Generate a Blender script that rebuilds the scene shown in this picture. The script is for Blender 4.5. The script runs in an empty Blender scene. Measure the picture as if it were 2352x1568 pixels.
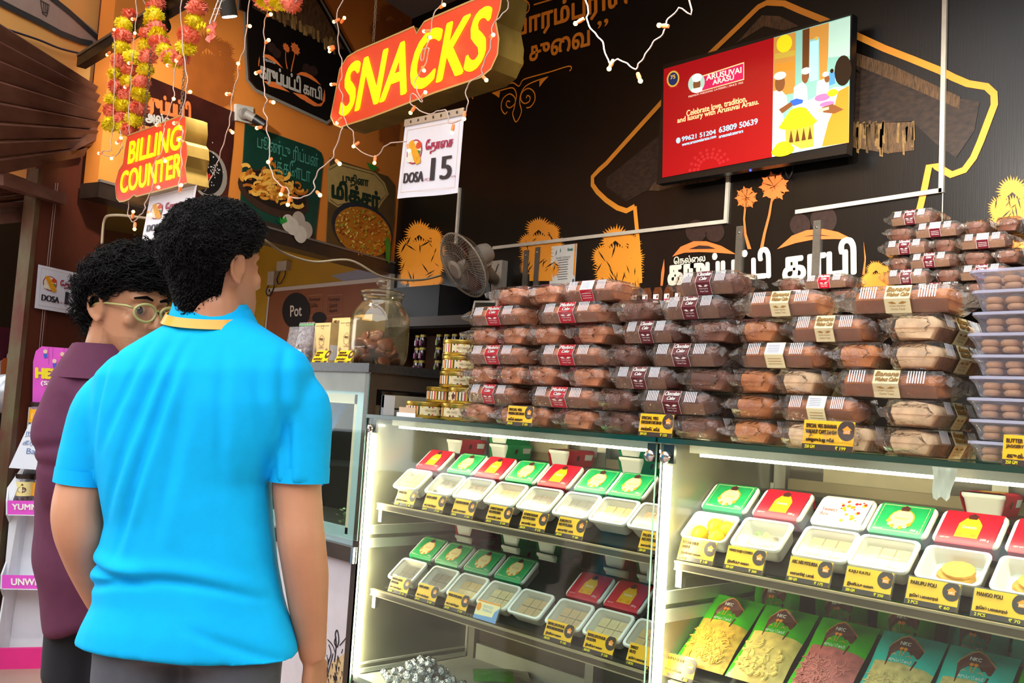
import bpy, math, random
import numpy as np
from mathutils import Vector, Matrix, noise
random.seed(7)
SC = bpy.context.scene
COL = SC.collection
PI = math.pi
# ---------------------------------------------------------------- camera
F, CXP, CYP = 2191.0, 1176.0, 784.0          # focal length and centre in pixels of the 2352x1568 frame
PITCH, ROLL, YAW = math.radians(4.17), math.radians(3.69), math.radians(46.73)
CH = 1.20                                     # camera height
FW = Vector((-math.sin(YAW)*math.cos(PITCH), math.cos(YAW)*math.cos(PITCH), math.sin(PITCH)))
_r0 = Vector((math.cos(YAW), math.sin(YAW), 0)); _u0 = _r0.cross(FW)
RT = _r0*math.cos(ROLL) + _u0*math.sin(ROLL)
UP = -_r0*math.sin(ROLL) + _u0*math.cos(ROLL)
CAM = Vector((0, 0, CH))
cam = bpy.data.cameras.new('camera'); co = bpy.data.objects.new('camera', cam); COL.objects.link(co)
cam.sensor_width = 36.0; cam.lens = F/2352*36; cam.clip_start = .05
m = Matrix.Identity(4)
for i in range(3):
    m[i][0] = RT[i]; m[i][1] = UP[i]; m[i][2] = -FW[i]; m[i][3] = CAM[i]
co.matrix_world = m
SC.camera = co
# ---------------------------------------------------------------- world, exposure
w = bpy.data.worlds.new('daylight'); SC.world = w; w.use_nodes = True
bg = w.node_tree.nodes['Background']; bg.inputs[0].default_value = (.93, .965, 1, 1); bg.inputs[1].default_value = 2.6
vs = SC.view_settings
vs.view_transform = 'Standard'; vs.look = 'None'; vs.gamma = 1; vs.use_curve_mapping = False; vs.exposure = .62
SC.cycles.max_bounces = 6; SC.cycles.diffuse_bounces = 3; SC.cycles.glossy_bounces = 2
SC.cycles.adaptive_threshold = .025
SC.cycles.transmission_bounces = 2; SC.cycles.transparent_max_bounces = 28
SC.cycles.caustics_reflective = False; SC.cycles.caustics_refractive = False
SC.cycles.sample_clamp_indirect = 4
# ---------------------------------------------------------------- pixel -> place
def ray(x, y): return FW + RT*((x-CXP)/F) - UP*((y-CYP)/F)
def onY(x, y, Y): d = ray(x, y); return CAM + d*(Y/d.y)
def onX(x, y, X): d = ray(x, y); return CAM + d*(X/d.x)
def onZ(x, y, Z): d = ray(x, y); return CAM + d*((Z-CH)/d.z)
def onP(x, y, pt, n): d = ray(x, y); return CAM + d*((pt-CAM).dot(n)/d.dot(n))
def proj(P):
    v = P-CAM; z = v.dot(FW); return CXP+F*v.dot(RT)/z, CYP-F*v.dot(UP)/z
# ---------------------------------------------------------------- materials
def lin(h):
    if not isinstance(h, str): return tuple(h)
    h = h.lstrip('#'); o = []
    for i in (0, 2, 4):
        c = int(h[i:i+2], 16)/255; o.append(c/12.92 if c < .04045 else ((c+.055)/1.055)**2.4)
    return tuple(o)
MATS = {}
def M(name, col='888888', rough=.5, metal=0, var=0, vs=20, bump=0, bs=60, emit=0, spec=.5, sub=0, coat=0, ecol=None, samp=True, stretch=None, sheen=0, col2=None):
    if name in MATS: return MATS[name]
    mt = bpy.data.materials.new(name); mt.use_nodes = True; N = mt.node_tree.nodes; L = mt.node_tree.links
    b = N['Principled BSDF']; c = lin(col)
    b.inputs['Base Color'].default_value = (*c, 1); b.inputs['Roughness'].default_value = rough
    b.inputs['Metallic'].default_value = metal; b.inputs['Specular IOR Level'].default_value = spec
    if coat: b.inputs['Coat Weight'].default_value = coat; b.inputs['Coat Roughness'].default_value = .08
    if sheen: b.inputs['Sheen Weight'].default_value = sheen
    if sub: b.inputs['Subsurface Weight'].default_value = sub; b.inputs['Subsurface Radius'].default_value = (.012, .006, .003)
    if emit:
        b.inputs['Emission Color'].default_value = (*(lin(ecol) if ecol else c), 1); b.inputs['Emission Strength'].default_value = emit
        if not samp: mt.cycles.emission_sampling = 'NONE'
    if var or bump:
        tc = N.new('ShaderNodeTexCoord'); src = tc.outputs['Object']
        if stretch:
            mp = N.new('ShaderNodeMapping'); mp.inputs['Scale'].default_value = stretch; L.new(src, mp.inputs[0]); src = mp.outputs[0]
    if var:
        nz = N.new('ShaderNodeTexNoise'); nz.inputs['Scale'].default_value = vs; nz.inputs['Detail'].default_value = 5
        L.new(src, nz.inputs['Vector'])
        rp = N.new('ShaderNodeValToRGB'); rp.color_ramp.elements[0].position = .3; rp.color_ramp.elements[1].position = .7
        c2 = lin(col2) if col2 else tuple(min(1, x*(1+var)) for x in c)
        rp.color_ramp.elements[0].color = (*(c if col2 else tuple(x*(1-var) for x in c)), 1); rp.color_ramp.elements[1].color = (*c2, 1)
        L.new(nz.outputs['Fac'], rp.inputs[0]); L.new(rp.outputs[0], b.inputs['Base Color'])
    if bump:
        n2 = N.new('ShaderNodeTexNoise'); n2.inputs['Scale'].default_value = bs; n2.inputs['Detail'].default_value = 3
        L.new(src, n2.inputs['Vector'])
        bp = N.new('ShaderNodeBump'); bp.inputs['Strength'].default_value = bump; bp.inputs['Distance'].default_value = .01
        L.new(n2.outputs['Fac'], bp.inputs['Height']); L.new(bp.outputs[0], b.inputs['Normal'])
    MATS[name] = mt; return mt
def GL(name, tint='ffffff', refl=1.0, haze=0.0, hcol='ffffff', rough=.03, bump=0, bs=40):
    """clear sheet: light passes straight through, Fresnel reflection on top, a little milky haze"""
    if name in MATS: return MATS[name]
    mt = bpy.data.materials.new(name); mt.use_nodes = True; N = mt.node_tree.nodes; L = mt.node_tree.links
    N.remove(N['Principled BSDF']); out = N['Material Output']
    tr = N.new('ShaderNodeBsdfTransparent'); tr.inputs[0].default_value = (*lin(tint), 1)
    gl = N.new('ShaderNodeBsdfGlossy'); gl.inputs['Roughness'].default_value = rough
    fr = N.new('ShaderNodeFresnel'); ge = N.new('ShaderNodeNewGeometry'); mr = N.new('ShaderNodeMapRange')   # the same reflection on the inner face of the sheet
    mr.inputs['To Min'].default_value = 1.45; mr.inputs['To Max'].default_value = 1/1.45; L.new(ge.outputs['Backfacing'], mr.inputs['Value']); L.new(mr.outputs[0], fr.inputs[0])
    src = tr.outputs[0]
    if haze:
        df = N.new('ShaderNodeBsdfDiffuse'); df.inputs[0].default_value = (*lin(hcol), 1)
        mx = N.new('ShaderNodeMixShader'); mx.inputs[0].default_value = haze
        L.new(src, mx.inputs[1]); L.new(df.outputs[0], mx.inputs[2]); src = mx.outputs[0]
    ml = N.new('ShaderNodeMath'); ml.operation = 'MULTIPLY'; ml.inputs[1].default_value = refl
    L.new(fr.outputs[0], ml.inputs[0])
    m2 = N.new('ShaderNodeMixShader'); L.new(ml.outputs[0], m2.inputs[0]); L.new(src, m2.inputs[1]); L.new(gl.outputs[0], m2.inputs[2])
    L.new(m2.outputs[0], out.inputs[0])
    if bump:
        tc = N.new('ShaderNodeTexCoord'); nz = N.new('ShaderNodeTexNoise'); nz.inputs['Scale'].default_value = bs; nz.inputs['Detail'].default_value = 3
        L.new(tc.outputs['Object'], nz.inputs['Vector']); bp = N.new('ShaderNodeBump'); bp.inputs['Strength'].default_value = bump; bp.inputs['Distance'].default_value = .02
        L.new(nz.outputs['Fac'], bp.inputs['Height']); L.new(bp.outputs[0], gl.inputs['Normal']); L.new(bp.outputs[0], fr.inputs['Normal'])
    MATS[name] = mt; return mt
# ---------------------------------------------------------------- mesh building
_txt = {}
def text_geo(s):
    if s in _txt: return _txt[s]
    c = bpy.data.curves.new('t', 'FONT'); c.body = s; c.size = 1; c.resolution_u = 4
    o = bpy.data.objects.new('t', c); COL.objects.link(o)
    dg = bpy.context.evaluated_depsgraph_get(); dg.update()
    me = o.evaluated_get(dg).to_mesh()
    V = [(v.co.x, v.co.y) for v in me.vertices]; Fc = [tuple(p.vertices) for p in me.polygons]
    bpy.data.objects.remove(o); bpy.data.curves.remove(c)
    xs = [v[0] for v in V] or [0, 1]; ys = [v[1] for v in V] or [0, 1]
    x0, x1, y0, y1 = min(xs), max(xs), min(ys), max(ys)
    _txt[s] = ([((x-x0)/(x1-x0), (y-y0)/(y1-y0)) for x, y in V], Fc, (x1-x0)/(y1-y0)); return _txt[s]
class MB:
    def __init__(s): s.v = []; s.f = []; s.m = []; s.T = None
    def add(s, V, Fc, mi=0):
        b = len(s.v)
        if s.T is not None: V = [s.T @ Vector(v) for v in V]
        s.v += [tuple(v) for v in V]; s.f += [tuple(i+b for i in f) for f in Fc]; s.m += [mi]*len(Fc); return s
    def box(s, x0, y0, z0, x1, y1, z1, mi=0):
        V = [(x, y, z) for z in (z0, z1) for y in (y0, y1) for x in (x0, x1)]
        return s.add(V, [(0, 2, 3, 1), (4, 5, 7, 6), (0, 1, 5, 4), (2, 6, 7, 3), (0, 4, 6, 2), (1, 3, 7, 5)], mi)
    def hexa(s, lo, hi, mi=0):           # two quads joined
        return s.add(list(lo)+list(hi), [(3, 2, 1, 0), (4, 5, 6, 7), (0, 1, 5, 4), (1, 2, 6, 5), (2, 3, 7, 6), (3, 0, 4, 7)], mi)
    def loft(s, loops, mi=0, cap=True, closed=True):
        n = len(loops[0]); V = [p for l in loops for p in l]; Fc = []
        for k in range(len(loops)-1):
            for i in range(n if closed else n-1):
                j = (i+1) % n; Fc.append((k*n+i, k*n+j, (k+1)*n+j, (k+1)*n+i))
        if cap: Fc.append(tuple(range(n-1, -1, -1))); Fc.append(tuple((len(loops)-1)*n+i for i in range(n)))
        return s.add(V, Fc, mi)
    def lathe(s, prof, n=16, c=(0, 0, 0), mi=0, cap=True):
        return s.loft([[(c[0]+r*math.cos(2*PI*i/n), c[1]+r*math.sin(2*PI*i/n), c[2]+z) for i in range(n)] for r, z in prof], mi, cap)
    def tube(s, path, r, n=6, mi=0, cap=True):
        P = [Vector(p) for p in path]; loops = []; prev = None
        for i, p in enumerate(P):
            t = (P[min(i+1, len(P)-1)]-P[max(i-1, 0)])
            t = t.normalized() if t.length > 1e-9 else Vector((0, 0, 1))
            if prev is None: a = t.orthogonal().normalized()
            else: a = (prev - t*prev.dot(t)); a = a.normalized() if a.length > 1e-6 else t.orthogonal().normalized()
            prev = a; b = t.cross(a); rr = r[i] if isinstance(r, (list, tuple)) else r
            loops.append([p+(a*math.cos(2*PI*k/n)+b*math.sin(2*PI*k/n))*rr for k in range(n)])
        return s.loft(loops, mi, cap)
    def sphere(s, c, r, nu=10, nv=7, mi=0, sq=(1, 1, 1)):
        c = Vector(c); loops = []
        for k in range(1, nv):
            a = PI*k/nv; loops.append([(c.x+r*sq[0]*math.sin(a)*math.cos(2*PI*i/nu), c.y+r*sq[1]*math.sin(a)*math.sin(2*PI*i/nu), c.z-r*sq[2]*math.cos(a)) for i in range(nu)])
        n = nu; V = [p for l in loops for p in l]; Fc = []
        for k in range(nv-2):
            for i in range(n): j = (i+1) % n; Fc.append((k*n+i, k*n+j, (k+1)*n+j, (k+1)*n+i))
        V += [(c.x, c.y, c.z-r*sq[2]), (c.x, c.y, c.z+r*sq[2])]
        for i in range(n): j = (i+1) % n; Fc += [(len(V)-2, j, i), (len(V)-1, (nv-2)*n+i, (nv-2)*n+j)]
        return s.add(V, Fc, mi)
    def poly(s, pts, mi=0): return s.add(pts, [tuple(range(len(pts)))], mi)
    def prism(s, pts, d, mi=0):          # flat outline pushed along d
        d = Vector(d); n = len(pts); A = [Vector(p) for p in pts]; B = [p+d for p in A]
        return s.add(A+B, [tuple(range(n-1, -1, -1)), tuple(range(n, 2*n))]+[(i, (i+1) % n, n+(i+1) % n, n+i) for i in range(n)], mi)
    def ribbon(s, path, wd, nrm, mi=0, closed=False):   # flat stroke of width wd in the plane with normal nrm
        P = [Vector(p) for p in path]; N = len(P); V = []
        for i, p in enumerate(P):
            if closed: t = P[(i+1) % N]-P[i-1]
            else: t = P[min(i+1, N-1)]-P[max(i-1, 0)]
            a = t.cross(nrm).normalized(); ww = wd[i] if isinstance(wd, (list, tuple)) else wd
            V += [p+a*ww/2, p-a*ww/2]
        Fc = [(2*i, 2*i+1, 2*i+3, 2*i+2) for i in range(N-1)]
        if closed: Fc.append((2*N-2, 2*N-1, 1, 0))
        return s.add(V, Fc, mi)
    def text(s, st, BL, BR, TL, mi=0, bold=0):          # fills the parallelogram BL BR TL with the lettering
        g, Fc, _ = text_geo(st); BL = Vector(BL); e1 = Vector(BR)-BL; e2 = Vector(TL)-BL
        offs = [(0, 0)] if not bold else [(dx*bold, dy*bold) for dx, dy in ((0, 0), (1, 0), (-1, 0), (0, .9), (0, -.9), (.7, .7), (-.7, .7), (.7, -.7), (-.7, -.7))]
        u1 = e1.normalized(); u2 = e2.normalized(); h = e2.length
        nn = u1.cross(u2)
        for k, (dx, dy) in enumerate(offs): s.add([BL+e1*x+e2*y+u1*dx*h+u2*dy*h+nn*(.00018*k) for x, y in g], Fc, mi)
        return s
    def mesh(s, name, mats, smooth=None):
        me = bpy.data.meshes.new(name); me.from_pydata(s.v, [], s.f)
        for mt in (mats if isinstance(mats, (list, tuple)) else [mats]): me.materials.append(mt)
        me.polygons.foreach_set('material_index', s.m)
        if smooth is not None:
            me.polygons.foreach_set('use_smooth', [True]*len(s.f))
            if smooth < 180: me.set_sharp_from_angle(angle=math.radians(smooth))
        me.update(); return me
    def build(s, name, mats, parent=None, smooth=None):
        return obj(name, s.mesh(name, mats, smooth), parent)
def obj(name, me, parent=None, loc=None, rz=None):
    o = bpy.data.objects.new(name, me); COL.objects.link(o)
    if parent: o.parent = parent
    if loc is not None: o.location = loc
    if rz is not None: o.rotation_euler = (0, 0, rz)
    return o
def tag(o, label=None, cat=None, group=None, kind=None):
    if label: o['label'] = label
    if cat: o['category'] = cat
    if group: o['group'] = group
    if kind: o['kind'] = kind
    return o
def thing(name, label, cat, loc=(0, 0, 0), rz=0, group=None, rot=None):
    o = bpy.data.objects.new(name, None); COL.objects.link(o); o.location = loc; o.empty_display_size = .05
    o.rotation_euler = rot if rot else (0, 0, rz); return tag(o, label, cat, group)
def copytree(o, label=None, loc=None, rz=None, rot=None, group=None, cat=None):
    def cp(a, par):
        c = a.copy(); COL.objects.link(c); c.parent = par
        for ch in kids.get(a, []): cp(ch, c)
        return c
    kids = {}
    st = [o]
    while st:
        a = st.pop(); kids[a] = list(a.children); st += kids[a]
    r = cp(o, None)
    if label: r['label'] = label
    if loc is not None: r.location = loc
    if rz is not None: r.rotation_euler = (0, 0, rz)
    if rot is not None: r.rotation_euler = rot
    if group: r['group'] = group
    return r
def struct(o): o['kind'] = 'structure'; return o
def spline(P, k=6):                       # Catmull-Rom through points
    P = [Vector(p) for p in P]; out = []
    for i in range(len(P)-1):
        a, b, c, d = P[max(i-1, 0)], P[i], P[i+1], P[min(i+2, len(P)-1)]
        for j in range(k):
            t = j/k; out.append(.5*((2*b)+(c-a)*t+(2*a-5*b+4*c-d)*t*t+(3*b-a-3*c+d)*t**3))
    out.append(P[-1]); return out
def rrect(w, d, r, n=4, z=0, cx=0, cy=0):
    o = []
    for sx, sy, a0 in ((1, -1, -PI/2), (1, 1, 0), (-1, 1, PI/2), (-1, -1, PI)):
        for i in range(n+1):
            a = a0+PI/2*i/n; o.append((cx+sx*(w/2-r)+r*math.cos(a), cy+sy*(d/2-r)+r*math.sin(a), z))
    return o
def V3(*a): return Vector(a)
# ================================================================ the setting
W = 3.70
CEIL = CH+2.59; FZ = CH+.92
XC = onY(908, 560, W).x                      # corner of the black wall and the orange fascia
PN = Vector((0, -1, 0))
def wp(x, y, e=.003): return onY(x, y, W-e)
_a = math.radians(17)
FE = Vector((-math.sin(_a), math.cos(_a), 0)); FN = Vector((math.cos(_a), math.sin(_a), 0)); FC = Vector((XC, W, FZ))
def fp(x, y, e=.003): return onP(x, y, FC+FN*e, FN)
_q = math.radians(33)
Q0 = Vector((-4.47, 1.59, 0))-Vector((math.cos(_q), math.sin(_q), 0))*.16; QD = Vector((math.sin(_q), -math.cos(_q), 0)); QN = Vector((math.cos(_q), math.sin(_q), 0))
def qp(x, y, e=.003): return onP(x, y, Q0+QN*e, QN)
ORANGE = M('orange_print', 'f08c2a', .55, var=.06, vs=6)
BLACKW = M('black_vinyl', '0d0a08', .3, var=.25, vs=9, bump=.04, bs=300, stretch=(1, 1, .02))
CREAMP = M('cream_print', 'e9e2d0', .5)
DBROWN = M('dark_brown_print', '33211c', .45, var=.3, vs=60)
# floor, ceiling
f = MB().box(-14, -7, -.1, 8, 12, 0).build('floor', M('floor_tile', '9a7d70', .6, var=.12, vs=3, bump=.05)); struct(f)
c = MB().box(-5.3, 1.35, CEIL, 3, W+.2, CEIL+.12).build('ceiling', M('ceiling_paint', '8b8581', .8, var=.05, vs=2)); struct(c)
# back wall
wb = MB().box(XC-.02, W, 0, 3, W+.15, CEIL).build('wall_back', BLACKW); struct(wb)
wr = MB().box(1.9, 1.7, 0, 2.05, W+.1, CEIL).build('wall_right', BLACKW); struct(wr)
E_ORG = M('mural_orange', 'f7a032', .5, var=.04, vs=8)
b = MB()
hp = [(1471, 650), (1466, 560), (1458, 474), (1439, 484), (1418, 477), (1393, 460), (1372, 440), (1361, 424), (1361, 406), (1376, 390), (1393, 375), (1435, 328), (1522, 232), (1633, 121), (1700, 57), (1742, 16), (1762, 6), (1801, 8), (1840, 25), (1895, 47), (1957, 77), (2031, 111), (2095, 136), (2159, 162), (2190, 178), (2223, 192), (2266, 199), (2283, 215), (2284, 240), (2270, 277), (2252, 325), (2236, 362), (2215, 390), (2185, 401), (2151, 382), (2134, 381), (2122, 440), (2106, 507)]
P = [wp(*p) for p in hp]
b.ribbon(P[:3], .024, PN); b.ribbon([p+Vector((0, -.0004, 0)) for p in P[2:]], .027, PN)
b.build('house_outline', E_ORG, wb)
# thatched roof printed inside the outline
TH = M('thatch_print', '5a4026', .6, var=.7, vs=55, stretch=(6, 1, .6)); TH2 = M('roof_tile_print', '2c1d13', .5, var=.7, vs=30, stretch=(1, 1, 2))
b = MB()
for q, mi in (([(1395, 408), (1530, 298), (1530, 345), (1560, 400), (1480, 440), (1440, 462), (1392, 428)], 1), ([(1490, 437), (1520, 398), (1690, 372), (1690, 398), (1640, 415), (1560, 427), (1512, 438)], 0),
              ([(1690, 100), (1750, 35), (1790, 37), (1835, 60), (1800, 70), (1755, 60)], 0), ([(1957, 116), (2060, 165), (2202, 226), (2250, 234), (2238, 300), (2196, 362), (2150, 330), (1957, 150)], 1),
              ([(1957, 118), (2050, 150), (2205, 222), (2203, 250), (2100, 205), (1957, 146)], 0), ([(1956, 290), (2020, 282), (2098, 280), (2100, 345), (2040, 352), (1956, 338)], 0), ([(1957, 160), (2190, 270), (2095, 278), (1957, 286)], 1)):
    e_ = .0015+.0002*(k_ := globals().get('k_', 0)+1); b.poly([wp(*p, e=e_) for p in q], mi)
for i in range(60):                            # single straws hanging from the eave
    x = random.uniform(1958, 2098) if i < 38 else random.uniform(1500, 1680); y0 = random.uniform(278, 300) if i < 38 else 392-(x-1500)*.1; L = random.uniform(28, 62) if i < 38 else random.uniform(18, 40)
    b.poly([wp(x, y0, .0034), wp(x+5, y0-2, .0034), wp(x+5+random.uniform(-4, 3), y0+L, .0034), wp(x+random.uniform(-3, 3), y0+L-2, .0034)], 2 if i % 3 else 3)
b.build('thatch_print', [TH, TH2, M('straw_a', '8a6a3c', .6, var=.3, vs=40), M('straw_b', '5d4527', .6, var=.3, vs=40)], wb)
# palm silhouettes
def fan(b, fn, cx, cy, r, a0, a1, e, n=22, mi=0, rin=.7):
    pts = [fn(cx, cy, e)]
    for i in range(2*n+1):
        a = math.radians(a0+(a1-a0)*i/(2*n)); q = r*(random.uniform(.9, 1.12) if i % 2 else rin)
        pts.append(fn(cx+q*math.cos(a), cy-q*math.sin(a), e))
    b.poly(pts, mi)
def palm(fn, cx, cy, s, name, parent, mat, seed=1):
    random.seed(seed); b = MB(); e = .0015
    for dx, dy, r, a0, a1 in ((-.08, -.65, .62, -40, 220), (.45, -.5, .5, -90, 150), (-.5, 0, .55, 50, 300), (.55, .05, .55, -110, 130), (0, .15, .75, -20, 200), (-.35, .6, .62, 90, 320), (.45, .6, .6, -140, 90), (0, .95, .72, 140, 400), (-.5, 1.1, .45, 110, 250), (.5, 1.15, .45, -80, 70), (0, .5, .62, 0, 360)):
        e += .0003; fan(b, fn, cx+dx*s, cy+dy*s, r*s, a0, a1, e)
    e += .0003; b.poly([fn(cx-.5*s, cy+.9*s, e), fn(cx+.5*s, cy+.9*s, e), fn(cx+.55*s, cy+1.7*s, e), fn(cx-.5*s, cy+1.7*s, e)])
    random.seed(7); return b.build(name, mat, parent)
for k, (x, y, s) in enumerate(((967, 575, 55), (1241, 560, 50), (1418, 590, 58), (2330, 480, 60), (2015, 645, 38))):
    palm(wp, x, y, s, 'palm_print', wb, E_ORG, k+3)
b = MB()                                       # gaps of the leaves, black again
random.seed(5)
for x, y, s in ((967, 575, 55), (1241, 560, 50), (1418, 590, 58), (2330, 480, 60)):
    for k in range(16):
        px, py, a, L = x+random.uniform(-.75, .75)*s, y+random.uniform(-.5, 1.2)*s, random.uniform(.5, 2.6), random.uniform(.12, .3)*s; n_ = (math.sin(a)*L*.10, math.cos(a)*L*.10)
        b.poly([wp(px-L*math.cos(a), py+L*math.sin(a), .0062), wp(px+n_[0], py+n_[1], .0062), wp(px+L*math.cos(a), py-L*math.sin(a), .0062), wp(px-n_[0], py-n_[1], .0062)])
b.build('palm_print', BLACKW, wb); random.seed(7)
# lettering, flourish and emblem
b = MB()
def wtext(b, s, bl, br, tl, fn=wp, mi=0, bold=0): b.text(s, fn(*bl), fn(*br), fn(*tl), mi, bold)
wtext(b, 'பாரம்பரிய', (1183, 96), (1440, 22), (1183, 33), bold=.03)
wtext(b, 'த', (1166, 177), (1202, 166), (1166, 128), bold=.04); wtext(b, 'சுைவ', (1217, 141), (1354, 104), (1217, 108), bold=.05)
wtext(b, '”', (1373, 66), (1397, 58), (1373, 50), bold=.03)
b.ribbon([wp(1205+11*math.cos(t*PI/10), 16+15*math.sin(t*PI/10)) for t in range(20)], .008, PN, closed=True)
b.ribbon([wp(1226, 11), wp(1290, -8)], .009, PN)
def c3(pts): return [wp(900+x/3.92, y/3.92) for x, y in pts]
for pts, wd in (([(733, 890), (722, 872), (740, 848), (900, 800), (1060, 752), (1100, 748), (1145, 775), (1175, 725), (1230, 700), (1420, 648), (1585, 597), (1618, 612), (1600, 640)], .007),
                ([(905, 838), (1060, 792), (1105, 805), (1122, 860), (1112, 920), (1100, 980), (1088, 1028), (1120, 1098), (1167, 1008), (1152, 930), (1160, 850), (1200, 780), (1280, 735), (1405, 692)], .007),
                ([(1040, 1005), (1015, 1025), (985, 970), (1000, 890), (1060, 845), (1108, 880), (1105, 935), (1060, 970), (1030, 945), (1040, 910), (1065, 915)], .007),
                ([(1212, 970), (1250, 960), (1288, 900), (1280, 830), (1230, 795), (1175, 830), (1160, 890), (1190, 930), (1235, 915), (1245, 875), (1220, 860), (1210, 885)], .007)):
    b.ribbon(spline(c3(pts), 4), wd, PN)
b.poly(c3([(900, 838), (975, 825), (965, 880), (935, 858)])); b.poly(c3([(1410, 690), (1330, 725), (1328, 785), (1365, 735)]))
b.build('wall_lettering', E_ORG, wb)
def c4(x, y): return (1350+x/2.3473, y/2.3473)
EMB = M('emblem_orange', 'f5803c', .5)
def emblem(b, fn, T, mi=0):
    for cx, cy, r in ((855, 1065, 62), (1005, 1005, 82)):
        for k in range(9):
            a = 2*PI*k/9+.3; b.poly([fn(*T(cx+x*r*math.cos(a)-y*r*math.sin(a), cy+x*r*math.sin(a)+y*r*math.cos(a))) for x, y in ((.05, -.05), (.5, -.22), (.75, -.36), (.8, -.12), (1.05, 0), (.8, .12), (.75, .33), (.5, .2), (.05, .05))], mi)
    for pts in ([(858, 1070), (848, 1180), (856, 1260), (882, 1342), (862, 1342), (844, 1270), (838, 1180), (848, 1070)], [(1000, 1060), (985, 1160), (960, 1260), (944, 1350), (926, 1350), (945, 1260), (972, 1160), (990, 1060)]):
        b.poly([fn(*T(*p)) for p in pts], mi)
    for pts in ([(455, 1383), (500, 1330), (570, 1300), (640, 1300), (720, 1325), (800, 1370), (700, 1362), (600, 1358), (520, 1362)], [(1020, 1343), (1100, 1270), (1180, 1240), (1270, 1233), (1350, 1250), (1432, 1290), (1330, 1288), (1220, 1290), (1120, 1310)],
                [(392, 1540), (396, 1470), (412, 1395), (414, 1460), (404, 1540)], [(1480, 1480), (1492, 1400), (1487, 1300), (1500, 1390), (1494, 1480)]):
        b.poly([fn(*T(*p)) for p in pts], mi)
b = MB(); emblem(b, wp, c4); b.build('emblem_print', EMB, wb)
b = MB()
for x, y, r in ((585, 1245, 58), (685, 1250, 52), (1145, 1212, 56), (1272, 1185, 72)):
    b.poly([wp(*c4(x+r*math.cos(t*PI/10), y+r*1.05*math.sin(t*PI/10)), e=.002+.0004*(r % 3)) for t in range(20)])
b.build('palm_fruit_print', DBROWN, wb)
b = MB()
for pts in ([(545, 1342), (600, 1322), (650, 1325), (690, 1340)], [(1160, 1275), (1240, 1262), (1310, 1272), (1240, 1268)]): b.poly([wp(*c4(*p), e=.005) for p in pts])
b.build('emblem_print', DBROWN, wb)
b = MB(); wtext(b, 'நெல்லை'.replace('நெ', 'ெந').replace('லை', 'ைல'), (1548, 613), (1620, 606), (1548, 590), bold=.02)
wtext(b, 'கருப்பட்டி', (1536, 668), (1768, 652), (1536, 592), bold=.045); wtext(b, 'காபி', (1800, 646), (1964, 628), (1800, 568), bold=.045)
b.build('wall_lettering', CREAMP, wb)
# cable trunking and steel uprights on the black wall
TRK = M('pvc_trunking', 'cfc8b8', .5, var=.06, vs=30)
n_tr = 0
def trunk(p, q, wd=.018, dp=.014):
    global n_tr; n_tr += 1
    A, B = wp(*p, e=.0), wp(*q, e=.0); b = MB(); t = (B-A).normalized(); s = t.cross(PN).normalized()*wd/2
    b.hexa([A+s, A-s, B-s, B+s], [v+PN*dp for v in (A+s, A-s, B-s, B+s)]); return struct(b.build('trim_%d' % n_tr, TRK))
for p, q in (((1135, 570), (1672, 509)), ((1676, 392), (1669, 513)), ((1830, 488), (2166, 438)), ((2173, -30), (2164, 443)), ((1058, 432), (1049, 560))): trunk(p, q)
A, B = wp(2164, 440, .002), wp(2162, 520, .002); trunk((2166, 443), (2164, 525), .003, .003)
UPR = M('grey_steel', '7d786e', .45, .7, var=.15, vs=40); BOLT = M('bolt_steel', 'b9b4aa', .3, .9)
for k, (p, q, l) in enumerate((((1212, 575), (1204, 690), 'leftmost grey steel shelf upright left of the certificate'), ((1238, 568), (1230, 690), 'grey steel shelf upright right beside the certificate'), ((1702, 520), (1695, 690), 'grey steel upright between the two white word halves of the logo'), ((1880, 507), (1871, 690), 'grey steel upright under the right end of the white trunking'))):
    A, B = onY(*p, W-.0), onY(*q, W-.0); t = thing('shelf_upright', l, 'upright', (A.x, W, B.z), group='steel shelf uprights on the black wall')
    MB().box(-.017, -.012, 0, .017, 0, A.z-B.z).build('channel', UPR, t)
    bb = MB().sphere((0, -.012, A.z-B.z-.03), .007, 8, 5); bb.build('bolt', BOLT, t, 180)
# ---------------------------------------------------------------- orange fascia over the opening
S0 = 2.26
b = MB(); A = FC-FE*S0; Bv = FC+FE*.02
for z0, z1, mi in ((FZ, CEIL, 0),):
    lo = [Vector((p.x, p.y, z0)) for p in (A, Bv, Bv-FN*.1, A-FN*.1)]; b.hexa(lo, [v+Vector((0, 0, z1-z0)) for v in lo], mi)
wl = b.build('wall_left', M('fascia_orange', 'dc8434', .55, var=.08, vs=3, bump=.03)); struct(wl)
b = MB(); lo = [Vector((p.x, p.y, FZ-.07)) for p in (A+FN*.012, Bv+FN*.012, Bv-FN*.12, A-FN*.12)]; b.hexa(lo, [v+Vector((0, 0, .07)) for v in lo])
lo = [Vector((p.x, p.y, FZ)) for p in (A+FN*.018, Bv+FN*.018, Bv+FN*.001, A+FN*.001)]; b.hexa(lo, [v+Vector((0, 0, .012)) for v in lo], 1)
struct(b.build('trim_8', [M('lintel_dark', '2a1e16', .4, var=.4, vs=12), M('lintel_edge', '7a7066', .4, .3)]))
b = MB(); lo = [(XC-.02, W-.03, 0), (XC+.02, W-.03, 0), (XC+.02, W, 0), (XC-.02, W, 0)]; b.hexa(lo, [(x, y, FZ-.07) for x, y, z in lo]); struct(b.build('trim_9', M('corner_pipe', '8f887c', .5, var=.3, vs=20)))
# brown palm prints on the fascia
PB = M('palm_brown_print', 'a85a20', .55, var=.15, vs=8)
palm(fp, 480, 150, 62, 'palm_print', wl, PB, 21); palm(fp, 900, 70, 52, 'palm_print', wl, PB, 22); palm(fp, 893, 290, 26, 'palm_print', wl, PB, 23)
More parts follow.
